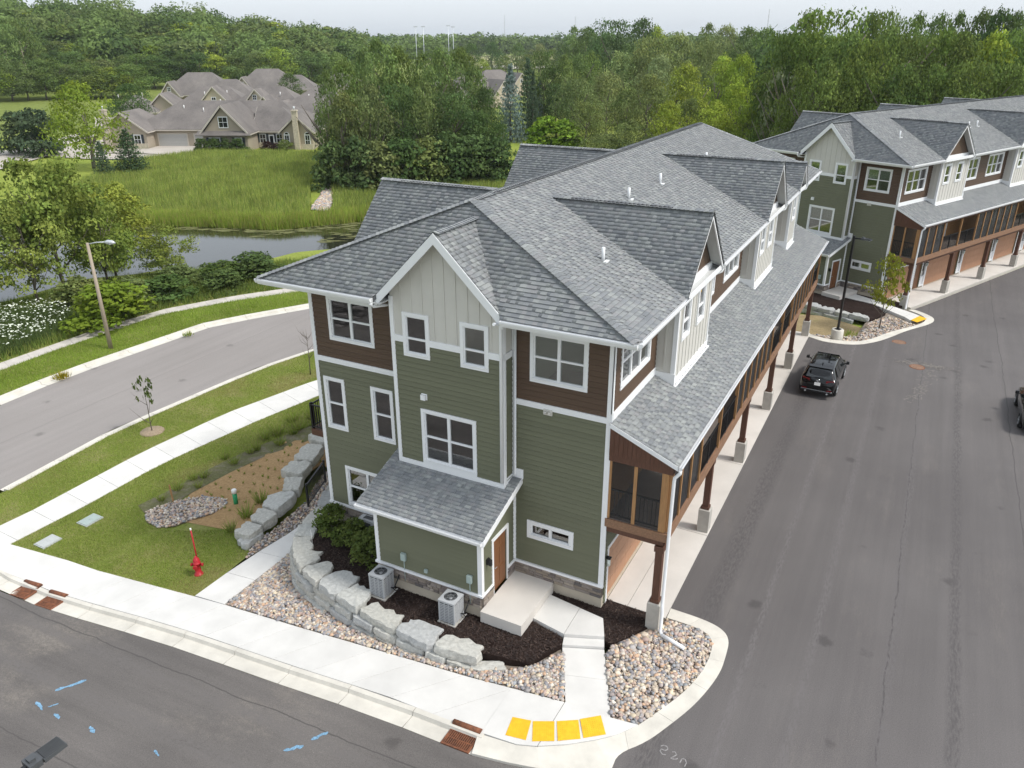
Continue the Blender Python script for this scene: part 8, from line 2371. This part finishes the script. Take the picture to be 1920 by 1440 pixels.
# ================================================================== brown houses beyond the meadow
M['tan'] = mat('tan_render', (0.36, 0.31, 0.245), .8, .05, .5)
M['creamw'] = mat('cream_render', (0.52, 0.45, 0.35), .8, .05, .5)
m, n, l, p = nodes('brown_roof')
p.inputs['Roughness'].default_value = .9
_t = noise(n, l, .25, 6, .7, 'Object', (1, 1, .25)); _r1 = ramp(n, [(.3, (.108, .098, .092)), (.7, (.195, .175, .160))]); l.new(_t.outputs[0], _r1.inputs[0])
_t2 = noise(n, l, 6, 3, .6); _r2 = ramp(n, [(.3, (.85, .85, .85)), (.7, (1.15, 1.15, 1.15))]); l.new(_t2.outputs[0], _r2.inputs[0])
l.new(mixc(n, l, _r1.outputs[0], _r2.outputs[0], 1, 'MULTIPLY'), p.inputs['Base Color'])
M['broof'] = m
M['stonebase'] = mat('pale_stone', (0.50, 0.44, 0.35), .9, .25, 3, .5, 10)
M['ggarage'] = mat('grey_garage_door', (0.40, 0.395, 0.38), .6, .03)
M['shutter'] = mat('dark_shutter', (0.035, 0.045, 0.055), .6, .1)
M['trimc'] = mat('beige_trim', (0.50, 0.46, 0.40), .6, .03)
M['hglass'] = M['carglass']


class House:
    def __init__(s, label, x, y, rz, z=None, group=None):
        s.t = thing('brown_house', label, 'house', (x, y, h1(x, y) if z is None else z), rz, group)

    def vol(s, x0, x1, y0, y1, ze, zr, axis='x', hip=(True, True), wallm='tan', oh=.5):
        """a body with a pitched roof; hip says whether each ridge end is hipped or a gable"""
        q = MB(); q.box(x0, x1, y0, y1, -.6, ze)
        xm, ym = (x0 + x1) / 2, (y0 + y1) / 2
        A, B_, C_, D = (x0 - oh, y0 - oh, ze), (x1 + oh, y0 - oh, ze), (x1 + oh, y1 + oh, ze), (x0 - oh, y1 + oh, ze)
        run = (y1 - y0) / 2 if axis == 'x' else (x1 - x0) / 2
        if axis == 'x':
            e0 = (x0 - oh + (run + oh if hip[0] else 0), ym, zr); e1 = (x1 + oh - (run + oh if hip[1] else 0), ym, zr)
            fs = [[A, B_, e1, e0], [C_, D, e0, e1]]
            if hip[0]: fs.append([D, A, e0])
            else: q.prism([(x0, y0, ze), (x0, ym, zr - .35), (x0, y1, ze)], (.15, 0, 0))
            if hip[1]: fs.append([B_, C_, e1])
            else: q.prism([(x1, y0, ze), (x1, y1, ze), (x1, ym, zr - .35)], (-.15, 0, 0))
        else:
            e0 = (xm, y0 - oh + (run + oh if hip[0] else 0), zr); e1 = (xm, y1 + oh - (run + oh if hip[1] else 0), zr)
            fs = [[B_, C_, e1, e0], [D, A, e0, e1]]
            if hip[0]: fs.append([A, B_, e0])
            else: q.prism([(x0, y0, ze), (x1, y0, ze), (xm, y0, zr - .35)], (0, .15, 0))
            if hip[1]: fs.append([C_, D, e1])
            else: q.prism([(x0, y1, ze), (xm, y1, zr - .35), (x1, y1, ze)], (0, -.15, 0))
        q.build('wall', M[wallm], s.t)
        r_ = MB()
        for f in fs: r_.prism([(a, b, c - .12) for a, b, c in f], (0, 0, .14))
        ro = r_.build('roof', M['broof'], s.t)
        # barge and eave boards
        b_ = MB()
        for f in fs:
            for k in range(len(f)):
                p_, q_ = Vector(f[k]), Vector(f[(k + 1) % len(f)])
                if abs(p_.z - q_.z) < 1e-6 and p_.z < zr - .01: b_.bar(p_ + Vector((0, 0, -.16)), q_ + Vector((0, 0, -.16)), .06, .2)
        for k, (hp, e) in enumerate(((hip[0], e0), (hip[1], e1))):
            if not hp:
                cs = ((A, B_) if axis == 'y' else (A, D)) if k == 0 else ((D, C_) if axis == 'y' else (B_, C_))
                for c in cs: b_.bar(Vector(c) + Vector((0, 0, -.14)), Vector(e) + Vector((0, 0, -.14)), .07, .26)
        b_.build('barge_board', M['trimc'], ro)
        return ro

    def window(s, x, y, z, w, hgt, shut=True, arch=False, side=0):
        q = MB(); q.box(x - w / 2 - .1, x + w / 2 + .1, y - .08, y, z - .1, z + hgt + .1); f = q.build('window', M['white'], s.t)
        for i in range(2):
            for j in range(2):
                g = MB(); g.box(x - w / 2 + i * w / 2 + .04, x - w / 2 + (i + 1) * w / 2 - .04, y - .1, y - .08, z + j * hgt / 2 + .04, z + (j + 1) * hgt / 2 - .04); g.build('pane', M['hglass'], f)
        if arch:
            g = MB(); pts = [(x + math.cos(a) * (w / 2 + .1), y - .08, z + hgt + .1 + math.sin(a) * w * .5) for a in [PI * k / 8 for k in range(9)]]; g.prism(pts, (0, .08, 0)); g.build('arch', M['white'], f)
            g = MB(); pts = [(x + math.cos(a) * (w / 2 - .05), y - .1, z + hgt + .12 + math.sin(a) * w * .4) for a in [PI * k / 8 for k in range(9)]]; g.prism(pts, (0, .02, 0)); g.build('pane', M['hglass'], f)
        if shut:
            for sx in (-1, 1):
                g = MB(); xx = x + sx * (w / 2 + .35); g.box(xx - .22, xx + .22, y - .06, y, z - .1, z + hgt + .1); g.build('shutter', M['shutter'], s.t)

    def garage(s, x0, x1, y, hgt=2.2):
        q = MB(); q.box(x0, x1, y - .04, y, 0, hgt); g = q.build('garage_door', M['ggarage'], s.t)
        for k in range(4): q = MB(); q.box(x0 + .05, x1 - .05, y - .06, y - .04, .04 + k * hgt / 4, (k + 1) * hgt / 4 - .03); q.build('panel', M['ggarage'], g)
        q = MB(); q.box(x0 - .2, x0, y - .06, y, 0, hgt + .2); q.box(x1, x1 + .2, y - .06, y, 0, hgt + .2); q.box(x0, x1, y - .06, y, hgt, hgt + .2); q.build('casing', M['trimc'], g)

    def chimney(s, x, y, zt, w=.9):
        q = MB(); q.box(x - w / 2, x + w / 2, y - .45, y + .45, -.5, zt); q.box(x - w / 2 - .1, x + w / 2 + .1, y - .55, y + .55, zt, zt + .2); c = q.build('chimney', M['stonebase'], s.t)
        q = MB(); q.lathe([(.15, zt + .2), (.15, zt + .8)], 8, x, y); q.build('flue', M['alu'], c)

    def stone(s, x0, x1, y, z1=.95):
        q = MB(); q.box(x0, x1, y - .12, y, -.5, z1); q.build('stone_base', M['stonebase'], s.t)

    def vent(s, x, y, z):
        q = MB(); q.lathe([(.09, -.3), (.09, .55)], 8, x, y, z); q.build('roof_vent', M['whitep'], s.t)


HZ = .485
H1 = House('long tan house with grey garage doors and a window in its front gable', -126, 81, HZ, -1.0)
H1.vol(1, 34, 0, 14, 3.1, 7.6, 'x', (True, True))
H1.vol(-3.5, 4.6, -3.2, 9, 3.0, 6.4, 'y', (False, True))
H1.vol(16.6, 24.4, -8, 6, 3.1, 7.9, 'y', (False, True))
H1.vol(24.0, 33, -2.0, 8, 3.0, 6.8, 'x', (False, True))
H1.vol(29.5, 35.0, -4.5, 8, 3.0, 5.9, 'y', (False, True))
q = MB(); q.prism([(15.6, -8.9, 2.85), (25.3, -8.9, 2.85), (25.0, -8.0, 3.5), (15.9, -8.0, 3.5)], (0, 0, .1)); q.build('roof', M['broof'], H1.t)
H1.garage(5.4, 10.6, 0); H1.garage(12.1, 16.0, 0)
H1.stone(2, 4.6, -3.2); H1.stone(16.6, 24.4, -8); H1.stone(24.5, 29.5, -2); H1.stone(29.5, 35, -4.5)
H1.window(20.5, -8, 4.2, 1.5, 1.7, False); H1.window(2.9, -3.2, .9, 1.1, 1.5); H1.window(18.6, -8, 1.0, 1.8, 1.4); H1.window(22.8, -8, .8, 1.1, 1.6); H1.window(25.3, -2, .8, 1.0, 1.6); H1.window(28.4, -2, .8, 1.1, 1.6)
H1.window(30.4, -4.5, .7, .8, 1.8, False, True); H1.window(34.1, -4.5, .7, .8, 1.8, False, True)
q = MB(); q.box(26.4, 27.4, -2.1, -2.0, 0, 2.3); d_ = q.build('door', M['white'], H1.t); q = MB(); q.box(26.6, 27.2, -2.13, -2.1, .4, 2.1); q.build('pane', M['hglass'], d_)
H1.chimney(32.3, -4.9, 6.6); H1.chimney(-2.3, -3.4, 6.6)
for a, b, c in ((9, 5, 6.4), (13, 4, 6.0), (15, 8, 7.2), (19.5, 3, 5.5), (28, 4, 5.4)): H1.vent(a, b, c)
HS = [(-146.2, 119.3), (-131.2, 120.2), (-117.6, 122.6), (-185.1, 150.4), (-187.2, 180.5), (-158.5, 180.2), (-155.8, 104.3), (-110.6, 186.8), (-127.6, 231.1), (-130.7, 686.6)]
hl_ = ['brown-roofed house with a large cream gable behind the long tan house', 'brown-roofed house with an arched window in its tall gable', 'wide brown hip-roofed house reaching into the grove', 'brown hip roof at the back against the wooded hill', 'farthest brown roof with a small gable below the trees', 'brown house with a narrow gable at the edge of the grove', 'tan house end peeping out behind the dark round tree',
       'brown-roofed house showing through the gap behind the spruces', 'brown house with a pale gable in the gap beyond', 'white house far off on the horizon beyond the wood']
for i, ((x, y), lb) in enumerate(zip(HS, hl_)):
    Hh = House(lb, x, y, HZ + (.1, -.05, 0, .08, .1, -.1, .3, .6, .5, .2)[i], -1.0)
    if i == 0:
        Hh.vol(-9, 9, 2, 14, 3.2, 7.8); Hh.vol(-2.6, 5.4, -1, 8, 3.4, 8.2, 'y', (False, True), 'creamw'); Hh.vol(-14, -7, -1, 10, 3, 6.8, 'y', (False, True)); Hh.window(1.4, -1, 4.6, .9, 1.2, False)
    elif i == 1:
        Hh.vol(-9, 9, 3, 15, 3.3, 8.0); Hh.vol(-4.5, 3.0, 0, 8, 3.3, 7.9, 'y', (False, True), 'creamw'); Hh.vol(-.5, 4.5, -3, 5, 3.2, 6.6, 'y', (False, True)); Hh.vol(-5.5, -2.0, -2.5, 4, 2.8, 5.0, 'y', (False, True)); Hh.vol(3.6, 8.6, -5, 5, 2.9, 5.6, 'y', (False, True), 'creamw')
        Hh.window(2.0, -3, 3.4, 1.8, 1.0, False, True); Hh.window(-3.75, -2.5, 2.6, .9, 1.0, False, True); Hh.window(6.1, -5, 3.1, .8, 1.2, False); Hh.window(-1, 0, 5.6, .8, 1.0, False)
    elif i == 2:
        Hh.vol(-9, 9, 0, 15, 3.2, 8.0); Hh.vol(5, 15, -2, 10, 3.0, 6.6); Hh.chimney(10, -2.2, 6.5)
    elif i in (3, 4):
        Hh.vol(-10, 10, 0, 13, 3.4, 9.2); Hh.vol(-9, -4, -3, 6, 3.2, 7.2, 'y', (False, True)); Hh.vol(2, 16, -1, 9, 3.2, 7.4)
        Hh.window(-6.5, -3, 4.6, .8, 1.0, False)
    elif i == 5:
        Hh.vol(-8, 8, 2, 13, 3.4, 8.0); Hh.vol(-1, 4.5, -2, 6, 3.4, 8.6, 'y', (False, True), 'creamw'); Hh.vol(5, 10, -3, 6, 3, 6.4, 'y', (False, True), 'creamw'); Hh.window(1.75, -2, 4.8, .8, 1.2, False)
    elif i == 6:
        Hh.vol(-3, 6, 0, 12, 3.1, 6.6, 'y', (True, True)); Hh.stone(-3, 6, 0); Hh.window(0, 0, 1, 1, 1.4)
    elif i == 9:
        Hh.vol(-9, 9, 0, 10, 6, 10, 'x', (False, False), 'white'); Hh.vol(12, 26, 0, 10, 6, 9.5, 'x', (False, False), 'white')
    else:
        Hh.vol(-10, 8, 0, 12, 3.2, 8.2, 'x', (True, True)); Hh.vol(2, 8, -3, 8, 3.2, 7.4, 'y', (False, True), 'creamw'); Hh.vol(-14, -6, 3, 14, 3, 7, 'y', (True, True)); Hh.window(5, -3, 4.4, .8, 1.0, False)
    Hh.vent(-2, 5, 6.2); Hh.vent(3, 6, 6.4)

# their drives, hedge and garden
def hp(x, y): c, s_ = math.cos(HZ), math.sin(HZ); return (-126 + c * x - s_ * y, 81 + s_ * x + c * y)


hz = lambda x, y: hh(x, y)
M['drive'] = mat('pale_drive', (0.44, 0.40, 0.35), .9, .12, .3)
st(drape('far_road', [(-112, 40), (-120, 52.8), (-127, 65), (-118.5, 66), (-108, 70), (-104, 74), (-112, 75), (-122, 71.5), (-131, 72.5), (-139, 77.5), (-155, 102), (-176, 118), (-180, 113), (-162, 100), (-147, 80), (-140.5, 70), (-133, 60.5), (-122, 40)], .14, M['drive'], 4.0))
st(drape('driveway', [hp(*a) for a in ((5, -.1), (16.4, -.1), (16.4, -9), (14.5, -13), (6, -10), (-3, -9), (-10, -8), (-14, -12), (-8, -15), (-25, -16), (-40, -11), (-55, -9), (-55, -2), (-38, -4), (-20, -6), (-12, -2), (-10, 10), (-14, 22), (-7, 24), (-4.5, 10), (-4, -4), (4.8, -4))], .12, M['drive'], 4.0))
hd = thing('hedge', 'clipped dark green hedge before the front gable of the tan house', 'hedge', (*hp(19.8, -9.6), -1.0), HZ)
for i, xx in enumerate((-3.1, -1.0, 1.1, 3.2)):
    c = inst('bush', PRO['s%d' % (i % 3)][0], hd, (xx, 0, -.3), i, (3.0, 2.3, 2.9)); c.color = (.078, .122, .038, 1)
for i, (a, b, s_, tn) in enumerate(((26.5, -4.2, 1.5, (.05, .03, .028)), (28.6, -5.5, 1.3, (.05, .03, .028)), (30.4, -6.3, 2.0, TINT['o']), (16.0, -9.6, 1.2, TINT['d']), (24.6, -10.2, 1.3, TINT['d']))):
    lb = ('dark red garden bush by the white door of the tan house', 'smaller dark red bush in the bed of the tan house', 'loose olive shrub below the arched windows', 'little clipped cone at one end of the hedge', 'little clipped cone at the other end of the hedge')[i]
    x, y = hp(a, b); tree('garden_bush', 's%d' % (i % 3), lb, 'bush', x, y, s_, s_ * 1.5, tn, None, -1.0)
r_ = random.Random(6)
rt = thing('rock_group', 'pale field stones on the grass slope below the tan house', 'rocks')
for i in range(9):
    x, y = hp(22 + r_.gauss(0, 3), -17 + r_.gauss(0, 1.6)); inst('boulder', boulder_mesh(1.3, .9, .55, 900 + i), rt, (x, y, h1(x, y)), r_.uniform(0, 6))
# stony gully in the meadow
st(drape('gully_bed', [(-61.6, 55.8), (-58.8, 56.4), (-62.0, 61.0), (-67.5, 67.2), (-69.2, 68.3), (-64.6, 61.6)], .05, M['gravelbed'], 1.5))
pebbles('gully_stones', [(-61.4, 55.8), (-58.9, 56.4), (-62.0, 61.0), (-67.3, 67.0), (-68.8, 68), (-64.4, 61.6)], 1300, .10, .24, lambda x, y: hh(x, y) + .08, 13)

# distant playing field, floodlights, masts
M['field'] = mat('pale_field', (0.30, 0.29, 0.13), .95, .15, .01)
M['pave'] = mat('far_paving', (0.48, 0.44, 0.38), .95, .1, .01)
az = lambda u, d: (CAM.x + d * math.sin(YAW + math.atan((u - 960) / 1600)), CAM.y + d * math.cos(YAW + math.atan((u - 960) / 1600)))
FLD = [az(800, 560), az(1075, 560), az(1085, 900), az(790, 900)]
st(drape('playing_field', FLD, .25, M['field'], 60))
st(drape('far_car_park', [az(870, 500), az(1060, 520), az(1065, 600), az(860, 560)], .45, M['pave'], 60))
for i, (x, y, H_, lb) in enumerate(((-261.9, 377.5, 23.5, 'tall white floodlight pole at the outer end of the row'), (-252.9, 371.5, 23.4, 'white floodlight pole second in the row'), (-257.3, 404.3, 24.2, 'white floodlight pole third in the row'), (-249.7, 397.2, 23.5, 'white floodlight pole nearest the far houses'))):
    t = thing('floodlight_pole', lb, 'floodlight', (x, y, -1), .4, 'floodlight poles of the playing field')
    q = MB(); q.tube([(0, 0, 0), (0, 0, H_)], [.22, .14], 8); q.build('pole', M['alu'], t)
    q = MB(); q.box(-1.1, 1.1, -.1, .1, H_, H_ + .3); q.build('lamp_bar', M['acgrey'], t)
for i, (x, y, H_, lb) in enumerate(((-653.9, 1214, 50.5, 'faint lattice mast on the horizon over the pale field'), (-550.8, 1264, 48, 'faint lattice mast over the far round trees'), (-166.8, 863, 43, 'thin mast on the horizon by the white house'), (-134.6, 868.7, 40, 'thin mast rising beside the big dark tree'))):
    t = thing('radio_mast', lb, 'mast', (x, y, -1), 0, 'masts on the horizon')
    q = MB(); w_ = .9 if i < 2 else .6
    for a in range(3): q.tube([(math.cos(a * 2.1) * w_, math.sin(a * 2.1) * w_, 0), (math.cos(a * 2.1) * w_ * .4, math.sin(a * 2.1) * w_ * .4, H_)], .14, 4)
    for k in range(int(H_ / 4)): q.box(-.7, .7, -.08, .08, k * 4, k * 4 + .2)
    q.build('lattice', M['acgrey'], t)

# ------------------------------------------------------------------ thin air between the far things
hm = bpy.data.materials.new('haze_air'); hm.use_nodes = True
hn = hm.node_tree.nodes; hn.clear()
pv = hn.new('ShaderNodeVolumePrincipled'); pv.inputs['Color'].default_value = (.90, .95, 1.0, 1); pv.inputs['Density'].default_value = .00011; pv.inputs['Anisotropy'].default_value = .2
ho_ = hn.new('ShaderNodeOutputMaterial'); hm.node_tree.links.new(pv.outputs[0], ho_.inputs['Volume'])
mb = MB(); mb.box(-4700, 3700, -1000, 5200, -6.5, 56)
tag(mb.build('haze', hm), kind='stuff')
bpy.context.view_layer.update()
